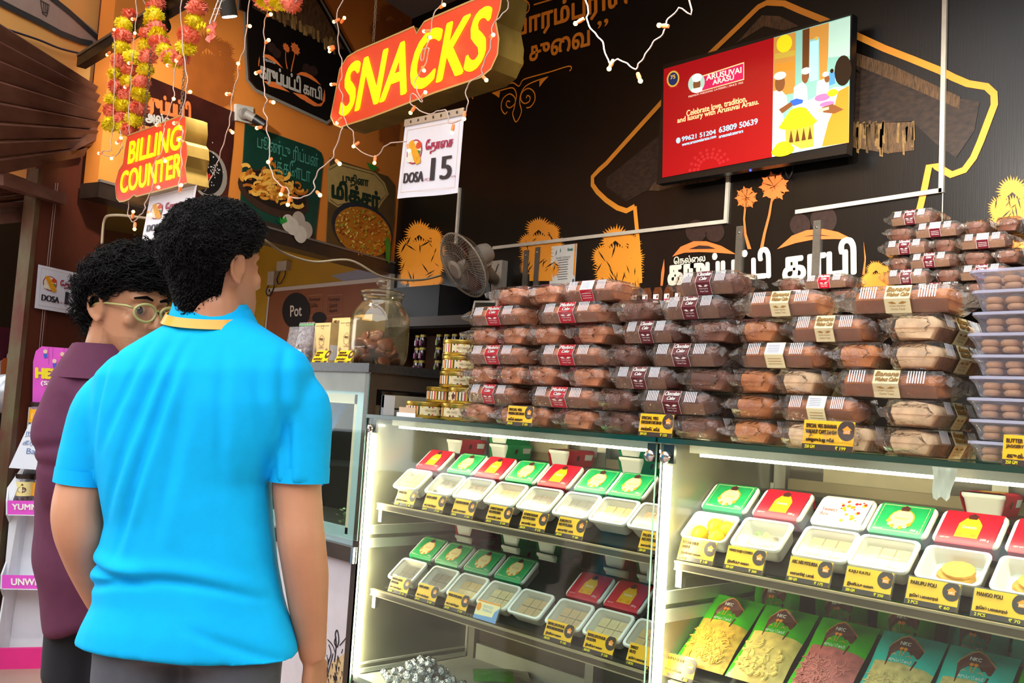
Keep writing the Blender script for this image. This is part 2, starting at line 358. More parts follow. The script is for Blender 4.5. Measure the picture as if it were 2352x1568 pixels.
# ---------------------------------------------------------------- the room seen through the opening
YM = 4.6
def mp(x, y, e=.0): return onY(x, y, YM-e)
wa = MB().box(-11, YM, 0, XC+.2, YM+.1, 3).build('wall_far', M('annex_yellow', 'b08a12', .6, var=.08, vs=3)); struct(wa)
struct(MB().box(-11.1, -1, 0, -11, YM, 3).build('wall_side', M('annex_brown', '54331f', .6, var=.1)))
struct(MB().box(-11, 1.8, 2.95, XC-.1, YM, 3.05).build('wall_top', M('annex_ceiling', '6b5a20', .7)))
struct(MB().box(XC-.02, W+.15, 0, XC+.1, YM, 3).build('wall_end', M('annex_brown')))
mb_ = thing('menu_board', 'brown menu board with white frame on the far wall under the fascia', 'menu board', mp(775, 800))
o_ = mb_.location
def rel(ps): return [p-o_ for p in ps]
b = MB(); b.prism(rel([mp(x, y, .01) for x, y in ((618, 664), (935, 637), (1005, 905), (585, 905))]), (0, .009, 0)); b.build('panel', M('menu_brown', '8a5230', .5, var=.12, vs=3), mb_)
b = MB(); b.ribbon(rel([mp(612, 667, .014), mp(935, 636, .014)]), .035, PN); b.ribbon(rel([mp(619, 664, .014), mp(594, 905, .014)]), .03, PN); b.build('frame', M('menu_frame', 'c9c4ba', .5), mb_)
b = MB(); b.poly(rel([mp(680+32*math.cos(t*PI/14), 714+42*math.sin(t*PI/14), .014) for t in range(28)])); b.poly(rel([mp(733+16*math.cos(t*PI/10), 730+14*math.sin(t*PI/10), .014) for t in range(20)])); b.build('badge', M('menu_black', '120c0a', .5), mb_)
b = MB(); b.text('Pot', *rel([mp(667, 727, .016), mp(693, 725, .016), mp(667, 702, .016)]), bold=.02); b.build('lettering', CREAMP, mb_)
b = MB()
for x, ls in ((707, ('Pannerpaal', 'Chilika')), (752, ('Pannerpaal', 'Custard', 'Apple'))):
    b.ribbon(rel([mp(x, 679, .013), mp(x+34, 676, .013), mp(x+32, 722, .013), mp(x-2, 726, .013)]), .008, PN, 1, closed=True)
    for k, s in enumerate(ls): b.text(s, *rel([mp(x+3, 694+k*13, .015), mp(x+(28 if k == 0 else 22), 692+k*13, .015), mp(x+3, 684+k*13, .015)]))
b.build('lettering', [M('menu_ink', '2a140a', .5), M('menu_line', 'a9765a', .5)], mb_)
b = MB().poly([mp(x, y, .004) for x, y in ((760, 633), (905, 600), (930, 645), (900, 668), (800, 650))]); struct(b.build('trim_10', M('painted_ceiling_light', '8f95a6', .6)))  # glimpse of a ceiling light, put into colour as a flat pale patch
# ---------------------------------------------------------------- brown pillar, shutters and yellow wall of the neighbour
PIL = M('pillar_paint', '5a2a1c', .42, var=.16, vs=5, bump=.06, bs=40)
def qbox(t0, t1, z0, z1, d0, d1, mi=0, b=None):
    b = b or MB(); A, B = Q0+QD*t0, Q0+QD*t1
    lo = [Vector((p.x, p.y, z0)) for p in (A+QN*d1, B+QN*d1, B+QN*d0, A+QN*d0)]; return b.hexa(lo, [v+Vector((0, 0, z1-z0)) for v in lo], mi)
def tq(x, y): return (qp(x, y, 0)-Q0).dot(QD)
T1 = tq(120, 560); T2 = tq(74, 560)
T0 = tq(238, 500)
pil = qbox(T0-.02, T1, 0, FZ+.32, -.05, 0).build('wall_pillar', PIL); struct(pil)
qbox(T1, T2, 0, FZ+.2, -.05, .012).build('pilaster', PIL, pil)
b = MB()
for x in (121, 116): b.ribbon([qp(x+12, 420, .016), qp(x-7, 600, .016), qp(x-24, 780, .016), qp(x-45, 1000, .016)], .004, QN)
b.build('paint_seam', M('seam_white', 'b9a9a2', .5), pil)
b = MB(); t = T2
qbox(t, t+.03, 0, FZ, -.04, .02, 0, b); b.build('shutter_guide', M('guide_rust', '5c5638', .6, var=.8, vs=16, col2='5a2a1c', stretch=(1, 1, .5)), pil)
yw = qbox(T0-.03, 2.4, FZ, 5, -.2, -.02).build('wall_front', M('wall_yellow', 'eeb060', .65, var=.07, vs=3, bump=.03)); struct(yw)
struct(qbox(tq(258, 60), tq(233, 60), FZ+.32, 5, -.02, .03).build('trim_12', PIL)); struct(qbox(tq(284, 60), tq(270, 60), FZ+.32, 5, -.02, .05).build('trim_13', M('pipe_black', '15100e', .4)))
b = MB()                                      # painted band and tumbler on the yellow wall
gp = [(-60, -20), (0, 5), (85, 52), (150, 78), (205, 103), (245, 92), (170, 30), (118, -5), (80, -40), (-60, -60)]
b.poly([qp(*p, e=-.017) for p in gp], 0)
b.ribbon([qp(*p, e=-.014) for p in ((-60, -25), (0, 5), (45, 28), (90, 50), (140, 77), (185, 95), (214, 101))], .028, QN, 1); b.ribbon([qp(*p, e=-.014) for p in ((95, -25), (125, 0), (160, 28), (195, 60), (228, 90))], .026, QN, 1)
for pts in (((93, 0), (98, 30), (107, 37), (109, 30), (114, 12), (93, 1)), ((97, 27), (108, 30)), ((100, 5), (101, 24)), ((105, 8), (105, 26)), ((110, 11), (108, 27))): b.ribbon([qp(*p, e=-.0145) for p in pts], .005, QN, 1)
b.build('mural', [M('mural_grey', 'a68d80', .6, var=.05), M('mural_dark', '2d2f2f', .6)], yw)
b = MB().tube(spline([qp(*p, e=.0) for p in ((-20, 55), (30, 72), (90, 92), (140, 112), (195, 125))], 5), .005); tag(b.build('cable', M('cable_blue', '2a2340', .5)), 'thin dark cable sagging across the yellow wall', 'cable')
# ribbed brown shutter hood
hood = thing('shutter_hood', 'brown ribbed metal shutter hood below the yellow wall', 'shutter', qp(120, 330))
o_ = hood.location
SH = M('shutter_brown', '4c2a20', .32, var=.35, vs=6, bump=.05, bs=18, stretch=(1, 1, 3), col2='6e4a3c')
L0 = [76, 118, 160, 202, 245, 285, 322, 358, 396]; R0 = [228, 244, 260, 276, 290, 303, 316, 329, 346]
XR = [238, 241, 242, 242, 240, 232, 212, 182, 150]
for k in range(8):
    loops = []
    for u in range(9):
        uu = u/8; row = []
        x0, x1 = -150, XR[k]+(XR[k+1]-XR[k])*.5
        x = x0+(x1-x0)*uu
        def yy(i): s = (R0[i]-L0[i])/240; return L0[i]+s*x
        A, B = qp(x, yy(k), .0), qp(x, yy(k+1)-.5, .0); out = .05+.05*math.sin(PI*(k+.5)/8)
        for vv, ww in ((0, 0), (.05, .016), (.16, .024), (.3, .02), (.55, .012), (.8, .006), (.93, .002), (1, -.012)): row.append(A+(B-A)*vv+QN*(out+ww)-o_)
        loops.append(row)
    b = MB(); b.loft(loops, cap=False, closed=False); b.build('slat', SH, hood, 25)
b = MB(); pts = [qp(XR[i], R0[i], .055) for i in range(9)]; b.prism([p-o_ for p in pts], QN*.05); b.build('end_cap', SH, hood)
# beam over the neighbour's doorway, small shutter and dark doorway
b = MB(); lo = [qp(*p, e=.0) for p in ((-20, 393), (128, 447), (126, 470), (-20, 425))]; b.hexa(lo, [p+QN*.06 for p in lo]); struct(b.build('trim_11', SH))
sh = thing('roller_shutter', 'small brown roller shutter half raised in the doorway at the left edge', 'shutter', qp(40, 510)); o_ = sh.location
def dp(x, y, e=0): return qp(x, y, -.1+e)
for k in range(5):
    ya, yb = 422+k*15, 436+k*15; b = MB()
    loops = [[dp(x, (ya+(yb-ya)*v/4)-(x*.10), .014*math.sin(PI*v/4))-o_ for v in range(5)] for x in (-20, 25, 68)]
    b.loft(loops, cap=False, closed=False); b.build('slat', SH, sh, 180)
b = MB(); lo = [dp(*p)-o_ for p in ((-20, 500), (92, 494), (88, 506), (-20, 515))]; lo = [dp(*p)-o_ for p in ((-20, 466), (68, 461), (64, 507), (-20, 515))]; b.hexa(lo, [p+QN*.03 for p in lo]); b.build('bottom_bar', M('shutter_bar', '6b4b40', .5, var=.2), sh)
b = MB(); lo = [dp(*p, .032)-o_ for p in ((-5, 480), (42, 476), (42, 486), (-5, 490))]; b.hexa(lo, [p+QN*.012 for p in lo]); b.build('handle', M('handle_brown', '4a332b', .4), sh)
b = MB(); lo = [qp(*p, e=-.9) for p in ((-140, 380), (140, 380), (120, 1600), (-140, 1600))]; b.poly(lo); struct(b.build('doorway_shade_sheet', M('doorway_shade', '0c0805', .8)))  # near-black sheet: the shade of the neighbour's interior put into its colour

# the far side of the street, behind the viewer: unseen fronts added to darken the glass reflections
struct(MB().box(-16, -9.2, 0, 12, -9, 5.5).build('wall_street_unseen', M('street_facade', '6b5a4c', .8, var=.4, vs=.8)))
struct(MB().box(7, -9, 0, 7.2, 4, 5.5).build('wall_street_right_unseen', M('street_facade')))
# ================================================================ glass display cases
DK = CH-.818; YF = 1.70; TOP = CH-.037; YB = 2.19
XL, XJ, XR_ = -2.425, -1.312, -.20
GLASS = GL('case_glass', 'f4fbf7', .7, .006, 'e8f0e0'); GEDGE = M('glass_edge_green', '0f3a2c', .15, spec=.8); GEDGE2 = M('glass_edge_pale', '7fa79a', .2, spec=.8)
ALU = M('aluminium', 'b7b3a6', .38, .55, var=.08, vs=14); ALUW = M('aluminium_pale', 'cfd0c4', .45, .2, var=.06, vs=12); BACKP = M('case_back_panel', '5c5144', .35, var=.2, vs=6)
OLIVE = M('case_side_panel', '6f6e5c', .35, var=.14, vs=7, coat=.9); RAIL = M('rail_beige', 'a89878', .45, .15, var=.12, vs=8); DARKA = M('dark_acrylic', '26241f', .3)
LED = M('led_strip', 'fff2d8', .4, emit=46, ecol='ffecca'); CHROME = M('chrome', 'd0d0cc', .12, 1)
CABW = M('cabinet_white', 'd9d6cf', .5, var=.05)
TILT = math.radians(41); TC, TS = math.cos(TILT), math.sin(TILT)
def case(name, label, x0, x1, shelves):
    t = thing(name, label, 'display case', ((x0+x1)/2, YF, 0)); ox = (x0+x1)/2
    def B(nm, mat, *bx, smooth=None):
        b = MB()
        for a in bx: b.box(a[0]-ox, a[1]-YF, a[2], a[3]-ox, a[4]-YF, a[5], a[6] if len(a) > 6 else 0)
        return b.build(nm, mat, t, smooth)
    g = MB(); X0, X1 = x0-ox, x1-ox
    def pane(nm, a0, b0, c0, a1, b1, c1, axis):
        g = MB(); g.box(a0, b0, c0, a1, b1, c1); g.m = [0 if k//2 == {'z': 0, 'y': 1, 'x': 2}[axis] else 1 for k in range(6)]
        return g
    gt = pane('t', X0, -.008, TOP-.011, X1, YB-YF+.01, TOP, 'z'); gt.build('glass_top', [GLASS, GEDGE], t)
    pane('f', X0+.004, 0, DK-.06, X1-.004, .006, TOP-.012, 'y').build('front_glass', [GLASS, GEDGE2], t)
    B('base', CABW, (x0, YF+.02, .0, x1, YB, DK-.017)); B('plinth', DARKA, (x0, YF+.012, 0, x1, YF+.02, .1)); B('deck', ALUW, (x0+.004, YF+.012, DK-.017, x1-.004, YB, DK))
    # left side: panel with two pale rails and frame
    B('side_panel', OLIVE, (x0+.001, YF+.008, DK, x0+.006, YB, TOP-.012)); B('side_panel', OLIVE, (x1-.006, YF+.03, DK, x1-.001, YB, TOP-.012))
    for zz in (CH-.385, CH-.425): B('side_rail', ALUW, (x0+.007, YF+.03, zz-.016, x0+.014, YB-.03, zz+.012))
    B('side_frame', ALUW, (x0+.007, YF+.02, DK+.003, x0+.016, YB-.02, DK+.016), (x0+.007, YB-.04, DK, x0+.016, YB-.025, TOP-.1), (x0+.007, YF+.02, DK+.028, x0+.012, YB-.03, DK+.034))
    # rear: posts, sliding door frames, dark panes, top rail
    B('rear_pane', BACKP, (x0+.01, YB-.012, DK+.008, x1-.01, YB-.006, TOP-.02))
    for xx in (x0+.012, (x0+x1)/2-.02, x1-.045): B('rear_post', ALU, (xx, YB-.034, DK, xx+.033, YB-.013, TOP-.012))
    B('rear_frame', ALUW, (x0+.05, YB-.028, DK, x1-.05, YB-.013, DK+.05)); B('rear_frame', RAIL, (x0+.05, YB-.03, TOP-.135, x1-.05, YB-.013, TOP-.085))
    B('top_rail', RAIL, (x0+.02, YB-.1, TOP-.04, x1-.02, YB-.04, TOP-.0125)); B('front_rail', ALU, (x0+.03, YF+.07, TOP-.03, x1-.03, YF+.1, TOP-.0125))
    B('rear_panel', M('panel_cream', 'd8c9a6', .5, var=.06), (x0+.15, YB-.04, TOP-.085, x0+.42, YB-.032, TOP-.0125))
    # light strips
    b = MB(); b.box(X0+.008, .009, DK, X0+.022, .021, TOP-.06); b.build('led_strip', LED, t)
    b = MB(); b.box(X0+.05, .082, TOP-.037, X1-.05, .092, TOP-.031); b.build('led_strip', LED, t)
    for xx in (X0+.018, X1-.018):
        b = MB(); b.lathe([(.004, 0), (.013, .001), (.013, .006), (.009, .009), (0.001, .009)], 14); b.v = [(xx+p[0], -p[2], TOP-.042+p[1]) for p in b.v]; b.build('clamp', CHROME, t, 40)
    B('clamp_plate', DARKA, (x0+.006, YF+.008, TOP-.055, x0+.034, YF+.016, TOP-.014)); B('clamp_plate', DARKA, (x1-.034, YF+.008, TOP-.055, x1-.006, YF+.016, TOP-.014))
    for zs in shelves:
        b = MB(); b.box(X0+.03, .04, zs-.016, X1-.03, YB-YF-.03, zs-.009); b.build('shelf', GLASS, t)
        B('shelf_lip', M('lip_bronze', '6b6152', .3, .6, var=.12, vs=10), (x0+.03, YF+.036, zs-.018, x1-.03, YF+.041, zs-.002)); B('lip_edge', RAIL, (x0+.03, YF+.034, zs-.0035, x1-.03, YF+.046, zs), (x0+.03, YF+.034, zs-.0195, x1-.03, YF+.046, zs-.017))
        for xx in (x0+.028, x1-.045): B('shelf_bracket', M('bracket_grey', '9c998a', .5, .2), (xx, YF+.045, zs-.058, xx+.016, YF+.06, zs-.018), (xx, YF+.06, zs-.04, xx+.008, YB-.03, zs-.018))
        zst = (onY(1150, 1052, 2.03).z if zs > CH-.4 else onY(1066, 1262, 2.03).z); B('rear_step', DARKA, (x0+.04, 2.0, zs-.009, x1-.04, 2.145, zst-.0005))
        # inclined rack: dark board the boxes rest on
        b = MB(); y0, z0 = .083, zs+.002
        lo = [(X0+.035, y0, z0), (X1-.035, y0, z0), (X1-.035, y0+.225*TC, z0+.225*TS), (X0+.035, y0+.225*TC, z0+.225*TS)]
        b.hexa([(x, y, z-.004) for x, y, z in lo], lo); b.box(X0+.035, y0+.215*TC, zs-.008, X0+.05, y0+.225*TC, z0+.2*TS); b.box(X1-.05, y0+.215*TC, zs-.008, X1-.035, y0+.225*TC, z0+.2*TS)
        b.build('sloping_rack', DARKA, t)
    return t
SZ1, SZ2 = CH-.303, CH-.56
case('display_case', 'glass sweet case on the left with two lit shelves of boxes', XL, XJ-.003, (SZ1, SZ2))
case('display_case', 'glass sweet case on the right with snack pouches on its lower shelf', XJ+.003, XR_, (SZ1, SZ2))
# ---------------------------------------------------------------- sweet tubs, sleeved boxes, price tags
TW, TD, TH_ = .118, .083, .040
WPL = M('tub_white', 'f1eee6', .4, sub=.0, var=.02); RED = M('sleeve_red', 'c8102e', .4, var=.06, vs=30); GREEN = M('sleeve_green', '12a05a', .4, var=.12, vs=60); GOLD = M('print_gold', 'e8b014', .45); CREAMM = M('print_cream', 'f0dca0', .5, var=.06, vs=90)
LOGO = M('print_maroon', '4a1512', .5); WHT = M('print_white', 'f2efe9', .5); BLK = M('print_black', '1c1512', .5); ORN = M('print_orange', 'f0930f', .5, var=.1, vs=80)
LID = GL('lid_clear', 'f8f6f0', 1.0, .17, 'f0ece0', .16, .04, 20)
def tubmesh():                                # base on z=0, lid plane at TH_, front edge toward -y, centred
    b = MB(); rr = [(.80, 0), (.83, .004), (.93, .031), (.985, .034), (1, .036), (1, .040)]
    b.loft([rrect(TW*k, TD*k, .012*k, 3, z) for k, z in rr], cap=False); b.poly(rrect(TW*.8, TD*.8, .01, 3, 0)[::-1])
    ri = [(1, .040), (.9, .0395), (.87, .034), (.78, .006)]
    b.loft([rrect(TW*k, TD*k, .012*k, 3, z) for k, z in ri], cap=False); b.poly(rrect(TW*.78, TD*.78, .01, 3, .006)); return b
TUB = tubmesh().mesh('tub', WPL, 50)
b = MB(); b.loft([rrect(TW*k, TD*k, .012*k, 3, z) for k, z in ((1.01, .037), (1.02, .0405), (.99, .043), (.9, .0425), (.87, .0405))], cap=False); b.poly(rrect(TW*.87, TD*.87, .01, 3, .0405)); LIDM = b.mesh('lid', [LID], 50)
b = MB(); b.loft([rrect(TW*k, TD*k, .012*k, 3, z) for k, z in ((1.012, .0365), (1.024, .0405), (1.0, .0434), (.885, .0432), (.88, .0405))], cap=False); RIMM = b.mesh('rim', WPL, 50)
b = MB(); z1 = .0455; w2 = TW/2-.012          # sleeve: wraps front, top and back, ends open
prof = [(-TD/2*.82, -.001), (-TD/2*.86, .004), (-TD/2-.003, .034), (-TD/2-.002, z1-.003), (-TD/2+.004, z1), (TD/2-.004, z1), (TD/2+.002, z1-.003), (TD/2+.003, .034), (TD/2*.86, .004), (TD/2*.82, -.001)]
b.loft([[(x, y, z) for y, z in prof] for x in (-w2-.005, w2+.005)], cap=False); SLV = b.mesh('sleeve', RED, 35)
def medallion(kind):
    b = MB(); z = z1+.0006; P = lambda x, y, e=0: (x, y, z+e)
    if kind == 'green':
        b.poly([P(.0255*math.cos(a), .026*math.sin(a)) for a in [2*PI*i/18 for i in range(18)]], 4)
        b.poly([P((.0215+(.0018 if i % 2 else 0))*math.cos(a), (.0225+(.0018 if i % 2 else 0))*math.sin(a), .0003) for i, a in enumerate([2*PI*i/32 for i in range(32)])], 1)
        for k in range(7): a = PI+.35+k*.36; b.poly([P(.024*math.cos(a)+.005*math.cos(t), .025*math.sin(a)+.005*math.sin(t), .0005+.0001*(k % 2)) for t in [2*PI*i/7 for i in range(7)]], 1 if k % 2 else 4)
        b.ribbon([P(-w2+.001, -TD/2+.007), P(w2-.001, -TD/2+.007), P(w2-.001, TD/2-.006), P(-w2+.001, TD/2-.006)], .0012, Vector((0, 0, 1)), 1, closed=True)
    else:
        b.poly([P(x, y) for x, y in ((-.021, -.027), (.021, -.027), (.021, .008), (.012, .022), (.007, .026), (-.007, .026), (-.012, .022), (-.021, .008))], 0)
        for x in (-.013, .012): b.poly([P(x+.006*math.cos(t), -.02+.005*math.sin(t), .0004) for t in [2*PI*i/8 for i in range(8)]], 4)
    b.poly([P(x, y, .0008) for x, y in ((-.008, .021), (.008, .021), (.008, .028), (.012, .028), (0, .036), (-.012, .028), (-.008, .028))], 2)
    b.text('Sweets' if kind == 'red' else 'Special', P(-.013, -.004, .0007), P(.013, -.004, .0007), P(-.013, .004, .0007), 3 if kind == 'red' else 4)
    b.text('NET WT', P(-w2+.003, -TD/2+.001+.006, .0007), P(-w2+.02, -TD/2+.007, .0007), P(-w2+.003, -TD/2+.0105, .0007), 3); b.text('250 g', P(w2-.02, -TD/2+.009, .0007), P(w2-.004, -TD/2+.009, .0007), P(w2-.02, -TD/2+.016, .0007), 3)
    # label panels on the front face
    fy = -TD/2-.0035; b.add([(.012, fy-.0004, .034), (w2-.002, fy-.0004, .034), (w2-.004, fy+.0035, .018), (.014, fy+.0035, .018)], [(3, 2, 1, 0)], 3)
    b.add([(-.02, fy, .03), (-.008, fy, .03), (-.01, fy+.004, .016), (-.019, fy+.004, .016)], [(3, 2, 1, 0)], 2)
    return b.mesh('print', [GOLD, CREAMM, LOGO, WHT, ORN])
MED = {'green': medallion('green'), 'red': medallion('red')}
b = MB(); P = lambda x, y, e=0: (x, y, z1+.0006+e)
random.seed(3)
for k in range(26):
    x, y, r = random.uniform(-.008, w2-.004), random.uniform(-.028, .03), random.uniform(.002, .005); b.poly([P(x+r*math.cos(t), y+r*math.sin(t), .0001*(k % 5)) for t in [2*PI*i/6 for i in range(6)]], k % 3)
b.text('Sweets', P(-.045, -.004, .0004), P(-.012, -.004, .0004), P(-.045, .007, .0004), 1); b.text('Box', P(-.044, -.017, .0004), P(-.026, -.017, .0004), P(-.044, -.008, .0004), 1)
b.add([(.01, -TD/2-.0038, .033), (w2-.002, -TD/2-.0038, .033), (w2-.003, -TD/2-.001, .022), (.011, -TD/2-.001, .022)], [(3, 2, 1, 0)], 1)
MED['white'] = b.mesh('print', [ORN, M('print_red', 'c8202a', .5), GOLD])
random.seed(7)
SLVM = {}
for k, mt in (('red', RED), ('green', GREEN), ('white', M('sleeve_white', 'f2ece4', .45, var=.03))):
    me = SLV.copy(); me.materials.clear(); me.materials.append(mt); SLVM[k] = me
def sleeved(kind, loc, rot, label, group):
    t = thing('sweet_box', label, 'sweet box', loc, rot=rot, group=group)
    obj('tub', TUB, t); s = obj('sleeve', SLVM[kind], t); obj('print', MED[kind], s); obj('lid', RIMM, t); return t
SWEET = {}
def sweet(kind):
    if kind in SWEET: return SWEET[kind]
    random.seed(kind); b = MB(); z = .008
    if kind == 'ball':
        for x, y in ((-.025, -.012), (.0, .016), (.02, -.014), (.033, .012)): b.sphere((x, y, z+.016), .019, 12, 8)
        mt = M('sweet_yellow', 'f2c40c', .5, var=.08, vs=60)
    elif kind == 'flat':
        b.loft([[(x*.032*k, y*.024*k, zz) for x, y in [(math.cos(2*PI*i/14)*random.uniform(.9, 1.08), math.sin(2*PI*i/14)*random.uniform(.9, 1.08)) for i in range(14)]] for k, zz in ((1, z), (1.05, z+.006), (.95, z+.011))]); b.loft([[(.006+x*.03, .004+y*.02, zz) for x, y in [(math.cos(2*PI*i/12), math.sin(2*PI*i/12)) for i in range(12)]] for zz in (z+.012, z+.018)])
        mt = M('sweet_poli', 'd9a24a', .6, var=.2, vs=40)
    elif kind == 'mix':
        for k in range(14): b.sphere((random.uniform(-.035, .035), random.uniform(-.022, .022), z+.01), .009, 7, 5, k % 3)
        mt = [M('sweet_tan', 'd8b070', .6, var=.1), M('sweet_green', '6e9a2c', .6), M('sweet_brown', '8a4a2a', .6)]
    else:
        for ix in range(3):
            for iy in range(2): b.box(-.043+ix*.029, -.028+iy*.029, z, -.017+ix*.029, -.002+iy*.029, z+.019)
        mt = M('sweet_'+kind, {'pale': 'e8cf96', 'tan': 'd9ae74', 'brown': '6b4a38', 'dark': '4a3a34', 'carrot': 'dc9a62', 'gold': 'd8ab50'}[kind], .6, var=.15, vs=50)
    random.seed(7); SWEET[kind] = b.mesh('sweets', mt, 60); return SWEET[kind]
def cleartub(kind, loc, rot, label, lid=True):
    t = thing('sweet_tub', label, 'sweet tub', loc, rot=rot, group='white tubs of sweets on the sloping racks')
    obj('tub', TUB, t); s = obj('sweets', sweet(kind), t)
    if lid: o = obj('lid', LIDM, t); obj('rim', RIMM, o)
    return t
# position on the rack: front lid edge (Y, Z) per row, local frame tilted back by TILT
def rackpos(xl, Yf, Zf):
    # centre of tub base so that the front edge of the lid lies at (Yf, Zf)
    n = Vector((0, -TS, TC)); a = Vector((0, TC, TS)); p = Vector((xl+TW/2, Yf, Zf))+a*(TD/2)-n*.043; return p
ROT = (TILT, 0, 0)
rowU1, rowU2 = (1.770, CH-.251), (1.850, CH-.1915); rowL1, rowL2 = (1.770, CH-.5225), (1.850, CH-.4630)
U1x = [-2.375, -2.220, -2.092, -1.960, -1.830, -1.698, -1.574, -1.452]
kinds = ['pale', 'dark', 'brown', 'carrot', 'brown', 'dark', 'gold', 'carrot']
what = ['pale sweets', 'dark grey sweets', 'brown squares', 'carrot coloured squares', 'dark brown squares behind the fifth tag', 'dark squares, sixth in the row', 'golden squares standing without a price tag', 'carrot squares cut off by the glass joint']
for x, k, l in zip(U1x, kinds, what): cleartub(k, rackpos(x, *rowU1), ROT, 'white tub of %s on the upper left shelf' % l)
U2 = ['red', 'green', 'red', 'green', 'red', 'green', 'green']; nm = ['first', 'second', 'third', 'fourth', 'fifth', 'sixth', 'seventh']
for i, (x, k) in enumerate(zip([-2.37, -2.218, -2.094, -1.963, -1.836, -1.700, -1.585], U2)): sleeved(k, rackpos(x, *rowU2), ROT, '%s sleeved sweet box, %s from the left on the upper left shelf' % (k, nm[i]), 'sleeved boxes on the upper left rack')
L1x = [-2.368, -2.218, -2.090, -1.962, -1.838, -1.700, -1.572, -1.445]
for i, (x, k) in enumerate(zip(L1x, ['dark', 'brown', 'gold', 'pale', 'tan', 'tan', 'pale', 'gold'])): cleartub(k, rackpos(x, *rowL1), ROT, 'clear lidded white tub of sweets, %s from the left on the lower left shelf' % (nm+['eighth'])[i])
for i, (x, k) in enumerate(zip([-2.372, -2.246, -2.114, -1.982, -1.706, -1.578], ['green']*4+['red']*2)): sleeved(k, rackpos(x, *rowL2), ROT, '%s sleeved sweet box, %s on the lower left shelf' % (k, ['first of four greens', 'second of four greens', 'third of four greens', 'last of four greens', 'left one of the red pair', 'right one of the red pair'][i]), 'sleeved boxes on the lower left rack')
R1x = [-1.298, -1.166, -1.020, -.900, -.771, -.640, -.51, -.38]
for i, (x, k) in enumerate(zip(R1x, ['ball', 'mix', 'tan', 'pale', 'flat', 'flat', 'gold', 'tan'])): cleartub(k, rackpos(x, *rowU1), ROT, ['open white tub of yellow milk sweets', 'white tub of mixed green and brown sweets', 'white tub of tan squares', 'white tub of pale cashew squares', 'open white tub with a golden flat poli sweet above its tag', 'open tub with a flat poli sweet cut by the right edge', 'white tub of golden squares beyond the right edge', 'white tub of tan squares at the right case end'][i], lid=k not in ('ball', 'flat'))
for i, (x, k) in enumerate(zip([-1.30, -1.166, -1.026, -.902, -.772, -.642, -.51, -.38], ['green', 'red', 'white', 'green', 'red', 'red', 'green', 'red'])): sleeved(k, rackpos(x, *rowU2), ROT, '%s sleeved sweet box, %s' % (k, ['first in the right case', 'second in the right case', 'the only white one', 'fourth in the right case', 'fifth in the right case', 'cut by the right edge of the photo', 'seventh in the right case', 'last in the right case'][i]), 'sleeved boxes on the right rack')
# ================================================================ price tags
TAGY = M('tag_yellow', 'f6bd10', .35, var=.03); TAGD = M('tag_brown', '3a2a22', .4); TAGT = M('tag_ink', '4a3008', .5); TAGP = M('tag_lime', 'e8d820', .5); ACR = GL('acrylic', 'ffffff', 1.0, .02)
TAMIL = ['இனிப்பு வகை', 'லட்டு ஸ்பெஷல்', 'மைசூர் பாக்', 'நெய் பலகாரம்']
def tagmesh(lines, tam, wt, pr, w=.092, h=.05):
    b = MB(); e = .0012; P = lambda x, z, k=0: (x, -e-k*.0003, z)
    b.box(-w/2, -.001, 0, w/2, .0, h, 0)
    b.poly([P(-w/2, 0), P(w/2, 0), P(w/2, .0095), P(-w/2, .0095)], 1)
    cx, cz, r = w/2-.013, h-.015, .0155
    pts = [(cx+r*1.06*math.cos(a), cz+r*1.1*math.sin(a)) for a in [2*PI*i/24 for i in range(24)]]; b.poly([P(min(x, w/2), min(z, h), .5) for x, z in pts], 1)
    pts = [(cx+.005*x, cz+.005*z) for x, z in ((-1.2, -1.1), (1.2, -1.1), (1.2, .2), (1.8, .2), (0, 1.6), (-1.8, .2), (-1.2, .2))]; b.poly([P(x, z, 1) for x, z in pts], 4)
    b.text('NKC', P(cx-.005, cz-.004, 2), P(cx+.005, cz-.004, 2), P(cx-.005, cz, 2), 5)
    z = h-.006
    for s in lines:
        ww = min(w-.036, .0042*len(s)); hh = .0068; b.text(s, P(-w/2+.005, z-hh, 1), P(-w/2+.005+ww, z-hh, 1), P(-w/2+.005, z, 1), 2, .03); z -= hh+.003
    b.text(tam, P(-w/2+.007, .0125, 1), P(w/2-.034, .0125, 1), P(-w/2+.007, .0205, 1), 2, .03)
    b.text(wt, P(-w/2+.006, .002, 1), P(-w/2+.024, .002, 1), P(-w/2+.006, .0075, 1), 3, .04); b.text('₹ '+pr, P(w/2-.03, .002, 1), P(w/2-.012, .002, 1), P(w/2-.03, .0075, 1), 3, .04)
    return b.mesh('card', [TAGY, TAGD, TAGT, TAGP, ORN, WHT])
b = MB(); b.box(-.048, .0004, 0, .048, .0016, .053); b.box(-.048, .0016, 0, .048, .018, .001); ACRM = b.mesh('holder', ACR)
def pricetag(lines, tam, wt, pr, loc, lean=.35, rz=0, label=None, sc=1.0):
    t = thing('price_tag', label or 'yellow price tag reading %s' % ' '.join(lines).lower(), 'price tag', loc, rot=(-lean, 0, rz), group='yellow price tags'); t.scale = (sc, sc, sc)
    obj('card', tagmesh(lines, tam, wt, pr), t); obj('holder', ACRM, t); return t
def shelf_tag(xc, zs, *a, **k): return pricetag(*a, loc=(xc, YF+.052, zs+.001), **k)
T = TAMIL
